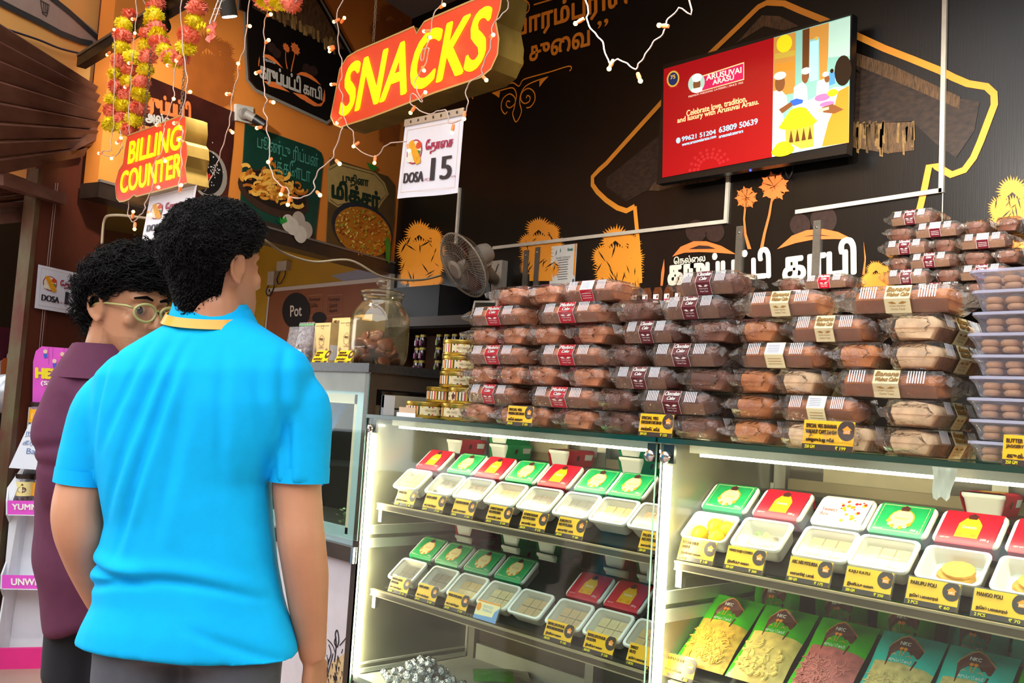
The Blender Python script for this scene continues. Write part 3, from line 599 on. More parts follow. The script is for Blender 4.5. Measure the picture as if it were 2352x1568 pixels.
for x, ln, tm, pr in ((-2.322, ['MOTHI PAK'], T[0], '140'), (-2.185, ['DATES LADDU'], T[1], '150'), (-2.052, ['KARUPATTI NEI PAK'], T[3], '160'), (-1.905, ['CARROT BADAM', 'NEI MYSURBA'], T[2], '170'), (-1.772, ['ATHIMATHURAM', 'NEI MYSURBA'], T[2], '175'), (-1.640, ['KARUPATTI', 'NEI MYSURBA'], T[2], '180'), (-1.372, ['PALAPALA', 'NEI MYSURBA'], T[2], '165')):
    shelf_tag(x*.985, SZ1, ln, tm, '200 GM', pr)
for x, ln, tm, wt, pr in ((-2.322, ['MOTTU LADDU', 'BADHUSHA'], T[1], '200 GM', '110'), (-2.19, ['URAD LADDU'], T[1], '200 GM', '120'), (-2.055, ['SPECIAL MOTI LADOO'], T[1], '200 GM', '130'), (-1.66, ['SRIVILLIPUTHUR', 'NATTU SAKKARAI PALKOVA'], T[0], '200 GM', '145'), (-1.525, ['SRIVILLIPUTHUR', 'PALKOVA'], T[0], '200 GM', '130'), (-1.39, ['SWEET', 'NUTS'], T[3], '1 BOX', '190')):
    shelf_tag(x*.985, SZ2, ln, tm, wt, pr)
for x, ln, tm, wt, pr in ((-1.258, ['KESAR MILK', 'SWEET'], T[0], '1 BOX', '140'), (-1.135, ['MIXED KAJU COMBO'], T[0], '200 GM', '260'), (-.985, ['ABC NEI MYSURBA'], T[2], '200 GM', '175'), (-.862, ['KAJU KATLI'], T[0], '200 GM', '250'), (-.740, ['PARUPU POLI'], T[3], '2 PCS', '60'), (-.622, ['MANGO POLI'], T[3], '2 PCS', '70')):
    shelf_tag(x*.985, SZ1, ln, tm, wt, pr)
# the odd blue and yellow card on the lower left shelf
t = thing('price_tag', 'pale blue and cream card with an orange balloon on the lower left shelf', 'price tag', (-1.9, YF+.052, SZ2+.001), rot=(-.35, 0, 0))
b = MB(); b.box(-.044, -.001, 0, .044, 0, .05); P = lambda x, z, k=1: (x, -.001-k*.0003, z)
b.poly([P(-.044, 0), P(.044, 0), P(.044, .014), P(-.044, .010)], 1); b.poly([P(.044, .012, 2), P(.044, .04, 2), P(.03, .028, 2), P(.026, .012, 2)], 1); b.poly([P(-.034+.009*math.cos(a), .032+.011*math.sin(a)) for a in [2*PI*i/12 for i in range(12)]], 2); b.poly([P(-.044, .046), P(.044, .046), P(.044, .05), P(-.044, .05)], 2)
for k, s in enumerate(('GOOD', 'THINGS')): b.text(s, P(-.018, .033-k*.01), P(.02, .033-k*.01), P(-.018, .04-k*.01), 1)
b.build('card', [M('card_cream', 'f0e0a8', .4), M('card_blue', '6f9bd0', .4), ORN], t); obj('holder', ACRM, t)
# ---------------------------------------------------------------- stacked boxes at the back of the shelves
ZU, ZL = onY(1150, 1052, 2.03).z, onY(1066, 1262, 2.03).z
for i, (k, x, n_, sh) in enumerate((('red', 1046, 1, 0), ('green', 1150, 2, 0), ('red', 1290, 1, 0), ('green', 1455, 2, 0), ('red', 1068, 2, 1), ('green', 1178, 2, 1), ('green', 1262, 3, 1), ('red', 1420, 2, 1), ('green', 1500, 2, 1), ('red', 2262, 1, 0))):
    p = onY(x, 1040 if not sh else 1280, 2.03)
    for j in range(n_):
        sleeved(k, (p.x-.006*(j % 2), 2.072, (ZL if sh else ZU)+.0462*j), (0, 0, PI/2+random.uniform(-.05, .05)), '%s box %s of the %s back stack, %s' % (k, ['at the bottom', 'on the second level', 'on top'][j], ['first', 'second', 'third', 'fourth', 'first', 'second', 'third', 'fourth', 'fifth', 'only'][i], 'right case' if i == 9 else ['upper left shelf', 'lower left shelf'][sh]), 'boxes stacked at the back of the shelves')
# ================================================================ wrapped cakes
FILM = GL('wrap_film', 'fdfbf8', 1.3, .03, 'fff6ec', .08, .5, 45)
LT = .186; HP = .0535
def hexsec(x, k=1, kz=1, zc=.0265, n=1): return [(x, y*k, zc+(z-.0265)*kz) for y, z in ((-.041, .0005), (-.054, .0265), (-.044, .0525), (.044, .0525), (.054, .0265), (.041, .0005))]
def filmmesh(seed):
    random.seed(seed); b = MB(); xs = [-.138, -.131, -.122, -.112, -.103, -.094, -.04, .04, .094, .103, .112, .122, .131, .138]
    loops = []
    for x in xs:
        a = abs(x); kz = 1 if a < .1 else max(.3, 1-(a-.096)/.06); k = 1 if a < .1 else .97-.25*math.sin(min(1, (a-.1)/.04)*PI)
        lp = hexsec(x, k*1.02, kz*1.0)
        fine = []
        for i in range(6):
            p, q = lp[i], lp[(i+1) % 6]
            for t in (0, .5):
                j = .003*(a > .1)+.0008
                fine.append((x+random.uniform(-j, j), p[1]+(q[1]-p[1])*t+random.uniform(-j, j), min(.0532, max(.0003, p[2]+(q[2]-p[2])*t+random.uniform(-j, j)))))
        loops.append(fine)
    b.loft(loops); random.seed(7); return b.mesh('wrapper', FILM, 50)
FILMS = [filmmesh(i) for i in range(4)]
def loafmesh(seed, mt):
    random.seed(seed); b = MB(); loops = []
    for x in (-LT/2, -LT/2+.008, -.04, 0, .04, LT/2-.008, LT/2):
        k = .86 if abs(x) > LT/2-.001 else .97
        loops.append([(x, y*k, max(.002, .026+(z-.026)*k+random.uniform(-.0015, .0015))) for y, z in ((-.034, .003), (-.042, .02), (-.045, .026), (-.042, .04), (-.03, .047), (0, .0495), (.03, .047), (.042, .04), (.045, .026), (.042, .02), (.034, .003))])
    b.loft(loops, 0)
    b.loft([[(x, -.037, .0015), (x, -.0485, .025), (x, .0485, .025), (x, .037, .0015)] for x in (-LT/2-.003, LT/2+.003)], 1, cap=False)
    random.seed(7); return b.mesh('cake', mt, 60)
TRAY = GL('cake_tray', 'd8c4b4', .6, .35, 'b98d70')
CAKES = {'madeira': [loafmesh(k, [M('cake_madeira', 'b8744e', .7, var=.25, vs=45), TRAY]) for k in range(2)], 'choc': [loafmesh(k, [M('cake_choc', '6a3e2e', .65, var=.3, vs=45), TRAY]) for k in range(2)], 'banana': [loafmesh(k, [M('cake_banana', 'c88048', .7, var=.3, vs=40, col2='a8602f'), TRAY]) for k in range(2)], 'pale': [loafmesh(k, [M('cake_pale', 'e8c8a0', .7, var=.25, vs=40), TRAY]) for k in range(2)]}
LABM = {'madeira': M('label_red', 'b3122a', .42, var=.04), 'choc': M('label_maroon', '5e1522', .42, var=.05), 'banana': M('label_cream', 'ece2b4', .5, var=.03)}
def labelmesh(kind, white=False):
    b = MB(); w = .026; lp = lambda x: [(x, y, z) for _, y, z in hexsec(x, 1.03, 1.0)]
    b.loft([lp(-w), lp(w)], 0, cap=False)
    for s in (-1, 1):                           # thin pale border
        b.loft([[(x, y*1.002, z) for x, y, z in lp(s*w)], [(x, y*1.003, z) for x, y, z in lp(s*(w+.0009))]], 1, cap=False)
    A0, A1 = Vector((0, -.0558, .0268)), Vector((0, -.0456, .0521)); ex = Vector((1.6, 0, 0)); up = (A1-A0); n = Vector((0, -.0006, .0002))
    f = lambda x, v, e=1: A0+up*v+ex*x+n*e*(1.2)
    C0 = Vector((0, -.0424, .001)); lo = A0-C0; g = lambda x, v: C0+lo*v+ex*x+Vector((0, -.0006, .0002))
    if white:
        b.poly([f(-.0165, .05, .6), f(.0165, .05, .6), f(.0165, .98, .6), f(-.0165, .98, .6)], 2)
        for k in range(5): b.poly([f(-.013, .2+k*.14), f(.008, .2+k*.14), f(.008, .24+k*.14), f(-.013, .24+k*.14)], 3)
        for k in range(3): b.poly([g(-.012, .25+k*.2), g(.012, .25+k*.2), g(.012, .29+k*.2), g(-.012, .29+k*.2)], 1)
    else:
        t = {'madeira': ('Madeira', 'Cake'), 'choc': ('Chocolate', 'Cake'), 'banana': ('Banana', 'Walnut Cake')}[kind]
        b.text(t[0], f(-.0145, .55), f(.0145, .55), f(-.012, .9), 1, .02); b.text(t[1], f(-.008 if kind != 'banana' else -.0145, .16), f(.008 if kind != 'banana' else .0145, .16), f(-.006 if kind != 'banana' else -.0125, .46), 1, .02)
        for s in (-1, 1): b.poly([g(s*.001, .62), g(s*.006, .78), g(s*.012, .72), g(s*.007, .6)], 1)
        b.text('Fresh Healthy', g(-.01, .38), g(.01, .38), g(-.01, .52), 1); b.text('Home Taste', g(-.009, .18), g(.009, .18), g(-.009, .32), 1)
    return b.mesh('label', [LABM[kind], WHT if kind != 'banana' else M('label_ink', 'b0843c', .5), M('sticker', 'e4e4e6', .5), M('sticker_ink', '8a8fa0', .5)])
LABS = {(k, wt): labelmesh(k, wt) for k in LABM for wt in (0, 1)}
b = MB()                                       # printed vent stripes on the wrapper
for x0 in (-.078, .042):
    for k in range(7):
        x = x0+k*.0052
        for ys in (-1, 1):
            q = [(x, ys*.0535, .0275), (x+.0026, ys*.0535, .0275), (x+.0026, ys*.0452, .0505), (x, ys*.0452, .0505)]; q = [(a, c+ys*.0019, d+.0006) for a, c, d in q]
            b.poly(q if ys < 0 else q[::-1])
        b.poly([(x, -.04, .0538), (x+.0026, -.04, .0538), (x+.0026, -.018, .0538), (x, -.018, .0538)])
STRP = b.mesh('vent_stripes', M('stripe_white', 'dfe3ea', .35))
for xx in (0, 1): pass
n_pk = [0]
def cakepack(kind, loc, rz, label, group, white=False, nolabel=False, cake=None):
    t = thing('cake_pack', label, 'cake pack', loc, rz, group); i = n_pk[0]; n_pk[0] += 1
    c = CAKES[cake or kind]; obj('cake', c[i % 2], t); wv = obj('wrapper', FILMS[i % 4], t); s = obj('vent_stripes', STRP, wv); s['kind'] = 'stuff'
    if not nolabel: obj('label', LABS[(kind, int(white))], t)
    return t
YP = 1.79
# (kind, row, x0, x1, A along the counter / E end on, white sticker)
mk = 'madeira'; ck = 'choc'; bk = 'banana'
FRONT = [
 (mk, 6, 1140, 1232, 'E'), (mk, 6, 1222, 1310, 'E'), (mk, 6, 1296, 1446, 'A', 1), (ck, 6, 1556, 1728, 'A'),
 (mk, 5, 1085, 1238, 'A'), (mk, 5, 1240, 1425, 'A'), (ck, 5, 1428, 1520, 'E'), (ck, 5, 1526, 1702, 'A'),
 (mk, 4, 1088, 1160, 'E'), (mk, 4, 1160, 1228, 'E'), (mk, 4, 1228, 1310, 'E'), (mk, 4, 1320, 1425, 'E'), (ck, 4, 1440, 1592, 'A'), (ck, 4, 1592, 1700, 'E'),
 (mk, 3, 1087, 1240, 'A'), (mk, 3, 1242, 1422, 'A'), (ck, 3, 1418, 1500, 'E'), (ck, 3, 1502, 1700, 'A'),
 (mk, 2, 1092, 1162, 'E'), (mk, 2, 1162, 1232, 'E'), (mk, 2, 1232, 1305, 'E'), (mk, 2, 1316, 1415, 'E'), (ck, 2, 1422, 1584, 'A'), (ck, 2, 1586, 1696, 'E'),
 (mk, 1, 1088, 1226, 'A'), (mk, 1, 1224, 1412, 'A'), (ck, 1, 1400, 1482, 'E'), (ck, 1, 1484, 1682, 'A'),
 (mk, 0, 1092, 1160, 'E'), (mk, 0, 1165, 1230, 'E'), (mk, 0, 1230, 1292, 'E'), (mk, 0, 1306, 1396, 'E'), (ck, 0, 1412, 1488, 'E'), (ck, 0, 1492, 1565, 'E'), (ck, 0, 1572, 1682, 'E'),
 (bk, 5, 1710, 1930, 'A'), (bk, 5, 1934, 2238, 'A'),
 (bk, 4, 1705, 1808, 'E'), (bk, 4, 1812, 2032, 'A'), (bk, 4, 2050, 2185, 'E'),
 (bk, 3, 1702, 1930, 'A', 1), (bk, 3, 1928, 2040, 'E'), (bk, 3, 2058, 2190, 'E'),
 (bk, 2, 1702, 1802, 'E'), (bk, 2, 1806, 1906, 'E'), (bk, 2, 1916, 2220, 'A'),
 (bk, 1, 1692, 1800, 'E'), (bk, 1, 1804, 2022, 'A', 1), (bk, 1, 2040, 2180, 'E'),
 (bk, 0, 1692, 1808, 'E'), (bk, 0, 1822, 1930, 'E'), (bk, 0, 1935, 2030, 'E'), (bk, 0, 2046, 2180, 'E')]
rown = ['bottom', 'second', 'third', 'fourth', 'fifth', 'sixth', 'top']
kn = {mk: 'red-labelled madeira cake', ck: 'maroon-labelled chocolate cake', bk: 'cream-labelled banana walnut cake'}
cnt = {}
for p in FRONT:
    kind, row, x0, x1, o = p[:5]; wt = len(p) > 5
    Xa, Xb = onY(x0, 800, YP).x, onY(x1, 800, YP).x
    z = TOP+row*HP+.0004
    key = (kind, row, o); cnt[key] = cnt.get(key, 0)+1
    od = ['first', 'second', 'third', 'fourth', 'fifth'][cnt[key]-1]
    rw = rown[row] if not (kind == bk and row == 5) else 'top'
    lab = '%s of the %s layer, %s %s' % (kn[kind], rw, od, 'lying lengthwise' if o == 'A' else 'lying end-on')
    if o == 'A': cakepack(kind, ((Xa+Xb)/2, YP+.005+random.uniform(-.006, .006), z), random.uniform(-.05, .05), lab, 'wrapped cakes piled on the case', white=wt, cake=kind).scale = (max(.72, min(1.08, (Xb-Xa)/.274)), 1, 1)
    else: cakepack(kind, ((Xa+Xb)/2+.004, YP+.062+random.uniform(-.008, .008), z), PI/2+random.uniform(-.07, .07), lab, 'wrapped cakes piled on the case', cake='pale' if kind == bk and cnt[key] >= 2 else kind).scale = (1, max(.8, min(1.15, (Xb-Xa)/.113)), 1)
# price tags standing before the cakes
for x, y, ln, tm, pr in ((1192, 980, ['SPECIAL VEG', 'MADEIRA CAKE 250 GM'], 'கேக் வகை', '155'), (1505, 1000, ['SPECIAL VEG', 'CHOCOLATE CAKE 200 GM'], 'சாக்லேட் கேக்', '133'), (1900, 1036, ['SPECIAL VEG BANANA', 'WALNUT CAKE 250 GM'], 'வாழைப்பழ கேக்', '199'), (2372, 1060, ['BUTTER', 'JAGGERY COOKIES'], 'குக்கீஸ்', '120')):
    p = onY(x, y, 1.718); pricetag(ln, tm, '250 GM' if x != 1505 else '200 GM', pr, (p.x, 1.716, TOP+.0005), lean=.12, label='yellow price tag on the glass top reading %s' % ln[1].lower(), sc=1.02 if x != 1900 else 1.15)
# ---------------------------------------------------------------- cakes on the wall shelf behind
SHZ = CH+.487
ws = thing('wall_shelf', 'long dark shelf along the black wall carrying cakes and packets', 'shelf', (-2.6, W, SHZ))
MB().box(-2.35, -.46, -.03, 2.2, -.003, 0).build('board', M('shelf_dark', '2b231d', .45, var=.2), ws); MB().box(-2.35, -.465, -.05, 2.2, -.46, .002).build('edge', M('shelf_edge', '40352c', .4), ws)
BACK = [(ck, r, x0, x1, o, w_) for r, x0, x1, o, w_ in ((5, 2040, 2166, 'A', 0), (4, 2040, 2105, 'E', 0), (4, 2112, 2208, 'A', 1), (4, 2215, 2275, 'E', 0), (4, 2285, 2345, 'E', 0), (3, 2040, 2140, 'A', 0), (3, 2144, 2202, 'E', 0), (3, 2208, 2330, 'A', 1), (2, 2042, 2095, 'E', 0), (2, 2100, 2200, 'A', 0), (2, 2208, 2280, 'E', 0), (2, 2285, 2350, 'E', 0), (1, 2045, 2145, 'A', 0), (1, 2150, 2212, 'E', 0), (1, 2218, 2320, 'A', 0), (0, 2050, 2110, 'E', 0), (0, 2118, 2210, 'A', 0), (0, 2220, 2290, 'E', 0))]
cnt = {}
for kind, row, x0, x1, o, w_ in BACK:
    y = 3.36; Xa, Xb = onY(x0, 600, y).x, onY(x1, 600, y).x; key = (row, o); cnt[key] = cnt.get(key, 0)+1
    lab = 'dark chocolate cake pack on the wall shelf, %s layer, %s %s' % (['bottom', 'second', 'third', 'fourth', 'fifth', 'top'][row], ['first', 'second', 'third', 'fourth'][cnt[key]-1], 'lengthwise' if o == 'A' else 'end-on')
    cakepack(kind, ((Xa+Xb)/2, y+(.075 if o == 'E' else 0), SHZ+.0005+row*.0535), (PI/2 if o == 'E' else 0)+random.uniform(-.06, .06), lab, 'chocolate cakes on the wall shelf', white=bool(w_)).scale = (max(.72, min(1.05, (Xb-Xa)/.274)), 1, 1) if o == 'A' else (1, max(.7, min(1.1, (Xb-Xa)/.113)), 1)
for i, (row, x0, x1, o, w_) in enumerate(((0, 1786, 1900, 'A', 1), (0, 1905, 1985, 'E', 0), (1, 1790, 1840, 'E', 0), (1, 1842, 1975, 'A', 0))):
    y = 3.36; Xa, Xb = onY(x0, 660, y).x, onY(x1, 660, y).x
    cakepack(mk, ((Xa+Xb)/2, y+(.075 if o == 'E' else 0), SHZ+.0005+row*.0535), (PI/2 if o == 'E' else 0), 'red-labelled cake pack on the wall shelf under the white logo, %s' % ['bottom left', 'bottom right', 'top left', 'top right'][i], 'red-labelled cakes on the wall shelf', white=bool(w_), cake='choc').scale = (max(.72, min(1.05, (Xb-Xa)/.274)), 1, 1) if o == 'A' else (1, max(.7, min(1.1, (Xb-Xa)/.113)), 1)
# small brown packets in a row on the shelf
b = MB(); b.loft([[(x*k, y*k2, z) for x, y in ((-.018, -.012), (.018, -.012), (.018, .012), (-.018, .012))] for z, k, k2 in ((0, .95, .9), (.01, 1, 1), (.085, 1, .9), (.1, 1, .15), (.105, 1, .1))]); PKT = b.mesh('pouch', M('packet_brown', '5a3018', .35, var=.3, vs=60))
b = MB(); b.poly([(-.015, -.0128, .02), (.015, -.0128, .02), (.015, -.0124, .072), (-.015, -.0124, .072)]); b.poly([(-.015, -.0134, .044), (.015, -.0134, .044), (.015, -.0134, .05), (-.015, -.0134, .05)], 1); b.poly([(.004, -.0134, .054), (.012, -.0134, .054), (.012, -.0133, .064), (.008, -.0133, .069), (.004, -.0133, .064)], 2); b.poly([(-.012, -.0134, .024), (.012, -.0134, .024), (.012, -.0134, .036), (-.012, -.0134, .036)], 3); PKL = b.mesh('label', [M('packet_label', 'ece0d8', .5), M('packet_pink', 'c23a6a', .5), LOGO, M('packet_grey', 'b8b8a8', .5)])
for i in range(7):
    p = onY(1410+i*25, 690, 3.36); t = thing('spice_packet', 'brown packet with pink striped label, %s in the row on the shelf' % (nm[i]), 'packet', (p.x, 3.36, SHZ+.0005), random.uniform(-.1, .1), 'brown packets in a row on the wall shelf'); obj('pouch', PKT, t); obj('label', PKL, t)
# ---------------------------------------------------------------- gold tins
GT = M('tin_gold', 'c9a84a', .28, .9, var=.08); TINP = M('tin_cream', 'e2cfa0', .45); stripes = ['f2ead0', '2c3a34', 'd8b040', 'c23a48', 'e8e0c8', '7a5a2a']
R_ = .06; b = MB(); b.lathe([(R_-.002, 0), (R_, .002), (R_, .005), (R_-.002, .006), (R_-.002, .036), (R_, .037), (R_+.001, .041), (R_, .047), (R_-.003, .048), (R_-.006, .046), (.001, .046)], 40); TIN = b.mesh('can', GT, 40)
b = MB(); n = 72; ms = [M('tin_stripe_%d' % i, c, .45) for i, c in enumerate(stripes)]
for i in range(n):
    a0, a1 = 2*PI*i/n, 2*PI*(i+1)/n; r = R_-.0012; pan = (i % 36) < 13; mi = 6 if pan else (i*5) % 6
    z0, z1_ = .009, .034
    b.add([(r*math.cos(a0), r*math.sin(a0), z0), (r*math.cos(a1), r*math.sin(a1), z0), (r*math.cos(a1), r*math.sin(a1), z1_), (r*math.cos(a0), r*math.sin(a0), z1_)], [(0, 1, 2, 3)], mi)
    if pan and i % 2:                             # striped edge above and below the panel
        for za, zb in ((.009, .013), (.030, .034)): b.add([(r*1.003*math.cos(a0), r*1.003*math.sin(a0), za), (r*1.003*math.cos(a1), r*1.003*math.sin(a1), za), (r*1.003*math.cos(a1), r*1.003*math.sin(a1), zb), (r*1.003*math.cos(a0), r*1.003*math.sin(a0), zb)], [(0, 1, 2, 3)], i % 5)
def onc(x, z, a, e=.0004): r = R_-.0012+e; return (r*math.cos(a+x/r), r*math.sin(a+x/r), z)
for a in (6.5*5*PI/180, PI+6.5*5*PI/180):
    b.poly([onc(x, z, a+.62, .0008) for x, z in ((-.006, .014), (.006, .014), (.006, .022), (.011, .022), (0, .031), (-.011, .022), (-.006, .022))], 7)
    g, fc, _ = text_geo('VEG CAKES'); b.add([onc(-.018+x*.036, .019+y*.006, a) for x, y in g], fc, 7)
TINL = b.mesh('label', ms+[TINP, LOGO])
def tin(x, y, z, rz, lab): t = thing('cake_tin', lab, 'tin', (x, y, z), rz, 'gold striped tins on the glass top'); obj('can', TIN, t); obj('label', TINL, t)
tx = onY(1037, 850, 1.90).x; hh = .0485
for k, (x, y, lv, rz, l) in enumerate(((-2.345, 1.87, 0, .2, 'bottom tin at the left end of the glass top'), (-2.262, 1.79, 0, 2.2, 'bottom tin behind the white stand'), (-2.155, 1.84, 0, 1.4, 'bottom tin next to the madeira cakes'), (-2.305, 1.90, 1, 2.6, 'left tin of the second layer'), (-2.18, 1.885, 1, .4, 'right tin of the second layer'), (-2.245, 1.90, 2, 1.9, 'lowest tin of the three-tin column'), (-2.240, 1.902, 3, 5.2, 'middle tin of the three-tin column'), (-2.238, 1.90, 4, 5.0, 'topmost tin of the column'))): tin(x, y, TOP+.0005+lv*hh, rz, 'gold striped '+l)
b = MB(); b.box(-.045, -.001, 0, .045, .001, .012); b.box(-.045, 0, 0, .045, .03, .001); t = thing('card_stand', 'small white plastic strip standing before the gold tins', 'card stand', (-2.265, 1.722, TOP+.0004)); b.build('strip', M('strip_white', 'eef0f4', .3), t); MB().box(-.04, .003, .012, .04, .004, .028).build('card', M('strip_tan', 'c8a888', .5), t)
# ---------------------------------------------------------------- column of cookie tubs at the right
CLR = GL('clear_plastic', 'fbfbff', 1.3, .10, 'f4f4ff', .05); COOK = M('cookie', 'c89868', .7, var=.2, vs=60, bump=.2, bs=120)
b = MB(); w_, d_ = .17, .12
b.loft([rrect(w_*k, d_*k, .02, 4, z) for k, z in ((.78, .001), (.84, .003), (.93, .024), (.985, .029), (1, .031), (1, .034), (.97, .0345), (.95, .031))], cap=False); CT = b.mesh('tub', CLR, 50)
b = MB(); b.loft([rrect(w_*k, d_*k, .02, 4, z) for k, z in ((1.0, .0315), (1.02, .032), (1.02, .037), (.98, .0375), (.94, .034))], cap=False); b.poly(rrect(w_*.94, d_*.94, .018, 4, .034)); CTL = b.mesh('lid', GL('lid_blueish', 'eef0ff', 1.2, .45, 'dfe4fa', .1), 50)
b = MB(); random.seed(9)
for ix in range(4):
    for iy in range(3):
        for lv in range(2):
            c = (-.051+ix*.034+random.uniform(-.002, .002), -.032+iy*.031, .004+lv*.012); b.lathe([(.012, 0), (.0145, .003), (.0145, .007), (.011, .011), (.002, .0115)], 12, c)
random.seed(7); CTC = b.mesh('cookies', COOK, 50)
for i in range(9):
    t = thing('cookie_tub', 'clear tub of round cookies, %s from the bottom of the column' % (nm+['eighth', 'topmost'])[i], 'cookie tub', (-.588+.004*math.sin(i*2.2), 1.80+.003*math.cos(i*3), TOP+.0006+i*.0378), random.uniform(-.04, .04), 'cookie tubs stacked at the right'); obj('tub', CT, t); obj('lid', CTL, t); obj('cookies', CTC, t)['kind'] = 'stuff'
# ================================================================ tall left counter with granite top
GT_ = CH+.119; XK = -2.432; XK0 = -4.0; YK1 = 2.35
lc = thing('service_counter', 'tall glazed counter with dark granite top left of the sweet case', 'counter', ((XK+XK0)/2, YF, 0)); ox = (XK+XK0)/2
def CB(nm, mat, *bx):
    b = MB()
    for a in bx: b.box(a[0]-ox, a[1]-YF, a[2], a[3]-ox, a[4]-YF, a[5])
    return b.build(nm, mat, lc)
CB('granite_top', M('granite', '2e2c2b', .3, var=.4, vs=120), (XK0, YF-.01, GT_-.028, XK+.006, YK1, GT_))
BRZ = M('bronze_frame', '4c4138', .35, .5, var=.15, vs=12)
sz = onY(770, 1245, YF).z
zt = GT_-.028
CB('corner_post', BRZ, (XK-.03, YF+.004, 0, XK, YF+.03, zt)); CB('rear_post', BRZ, (XK-.03, YK1-.03, 0, XK, YK1, zt))
CB('top_beam', BRZ, (XK-.02, YF+.03, zt-.05, XK-.002, YK1-.03, zt)); CB('header', M('header_grey', '6f675c', .35, .4, var=.2), (XK0, YF+.004, zt-.06, XK-.03, YF+.02, zt))
b = MB(); b.box(XK0-ox, .0, sz+.02, XK-.004-ox, .005, zt-.004); b.m = [1, 1, 0, 0, 1, 1]; b.build('front_glass', [GLASS, GEDGE2], lc)
LBL = M('frame_pale_blue', 'bcd6dc', .4, .2, var=.04); LCR = M('frame_cream', 'efdcc0', .45)
CB('front_frame', LBL, (XK-.075, YF+.012, sz, XK-.032, YF+.03, zt-.06)); CB('front_frame', LBL, (XK0, YF+.012, zt-.07, XK-.075, YF+.03, zt-.06)); CB('front_frame', LCR, (XK0, YF+.012, zt-.1, XK-.075, YF+.028, zt-.07)); CB('front_frame', LCR, (XK-.09, YF+.012, sz+.03, XK-.075, YF+.028, zt-.07)); CB('front_frame', LBL, (XK0, YF+.012, sz, XK-.075, YF+.03, sz+.05))
CB('sill', BRZ, (XK0, YF-.012, sz-.045, XK+.0, YF+.03, sz)); CB('sill_cap', CHROME, (XK-.012, YF-.014, sz-.047, XK+.001, YF+.0, sz+.002))
fpnl = CB('lower_panel', M('panel_white', 'd8d4da', .35, var=.04), (XK0, YF+.006, 0, XK-.004, YF+.012, sz-.045)); CB('panel_edge', CHROME, (XK-.005, YF+.004, 0, XK-.0, YF+.014, sz-.045))
def kp(x, y, e=.001): p = onY(x, y, YF+.006-e); return Vector((p.x-ox, p.y-YF, p.z))
b = MB(); random.seed(2)                     # sketch of a cook and straw printed on the lower panel
for pts, wd in (([(772, 1462), (768, 1475), (774, 1485), (778, 1470), (775, 1448), (770, 1455), (772, 1480), (768, 1520)], .006), ([(780, 1482), (792, 1468), (798, 1458)], .004), ([(752, 1468), (764, 1482), (770, 1500)], .004), ([(755, 1480), (760, 1500), (752, 1530), (748, 1568)], .005), ([(765, 1500), (755, 1540), (745, 1580)], .005), ([(776, 1505), (772, 1545), (766, 1590)], .005), ([(787, 1490), (784, 1500)], .004)): b.ribbon([kp(*p) for p in spline([(x, y, 0) for x, y in pts], 4) for p in [(p.x, p.y)]], wd, PN, 0)
for k in range(70):
    x, y = random.uniform(748, 793), random.uniform(1500, 1610); b.poly([kp(x, y, .0016), kp(x+2.4, y+1, .0016), kp(x+1+random.uniform(-2, 2), y+random.uniform(6, 16), .0016)], 0)
b.poly([kp(762, 1520, .0006), kp(794, 1498, .0006), kp(790, 1640, .0006), kp(745, 1640, .0006), kp(748, 1560, .0006)], 1)
b.build('printed_sketch', [M('sketch_ink', '1e1620', .5), M('sketch_straw', 'd9bd8a', .5, var=.15, vs=40)], lc); random.seed(7)
# right hand side above the sweet case: window frame and dark glass
SX = XK+.001
def sp_(x, y): p = onX(x, y, SX); return p
y0, y1 = 1.76, 2.2; z1_ = zt-.055; z0_ = TOP+.002
CB('side_frame', ALU, (XK-.012, y0, z1_-.05, XK, YK1-.03, z1_-.01)); CB('side_frame', M('frame_white', 'd6d6d8', .5, var=.05), (XK-.014, y0, z0_-.3, XK+.002, y0+.04, z1_-.012)); CB('side_rail', M('rail_grey', '8d8a86', .45, .2), (XK-.016, y0+.04, z1_-.11, XK-.006, YK1-.03, z1_-.055))
CB('side_pane', M('side_pane_dark', '1f1712', .15, var=.4, vs=8), (XK-.02, y0, .3, XK-.016, YK1-.03, z1_)); CB('inner_back', M('inner_dark', '2a221c', .5), (XK0, YK1-.02, 0, XK, YK1-.01, zt)); CB('inner_shelf', M('inner_grey', '8a8272', .5), (XK0, YF+.05, sz-.03, XK-.03, YK1-.03, sz-.02)); CB('base', M('inner_dark'), (XK0, YF+.02, 0, XK-.02, YK1-.03, .1)); CB('left_side', M('inner_dark'), (XK0, YF+.02, .1, XK0+.01, YK1-.03, zt))
CB('inner_rail', RAIL, (XK0, YF+.2, zt-.19, XK-.03, YF+.21, zt-.1))
# blue cloth and packed goods behind the left glass
b = MB(); random.seed(12); gx = lambda x, y: onY(x, y, YF+.12)
o_ = gx(770, 1000); rows = []
for j in range(9):
    v = j/8; row = []
    for i in range(9):
        u = i/8; xl = 705-25*v+10*math.sin(7*v); xr = 812-70*v+8*math.sin(9*v); p = gx(xl+(xr-xl)*u, 865+250*v); row.append(p-o_+Vector((0, .012*math.sin(9*u+3*v), 0)))
    rows.append(row)
b.loft(rows, cap=False, closed=False); tag(b.build('blue_cloth', M('cloth_blue', '1276c8', .5, var=.25, vs=10), None, 180), 'blue plastic cloth hanging behind the left counter glass', 'cloth').location = o_
for i, (x, y, c, l) in enumerate(((760, 1200, 'b89a68', 'tan paper packet lying inside the left counter'), (720, 1205, '7a4a28', 'brown packet lying inside the left counter'))):
    p = onY(x, y, YF+.1); b = MB(); b.loft([rrect(.09*k, .06, .012, 3, z) for k, z in ((.9, 0), (1, .01), (.95, .03), (.7, .038))]); tag(obj('packet', b.mesh('packet', M('inner_packet_%d' % i, c, .5, var=.3, vs=40), 50), None, (p.x, p.y, sz-.0195), .3*i), l, 'packet')
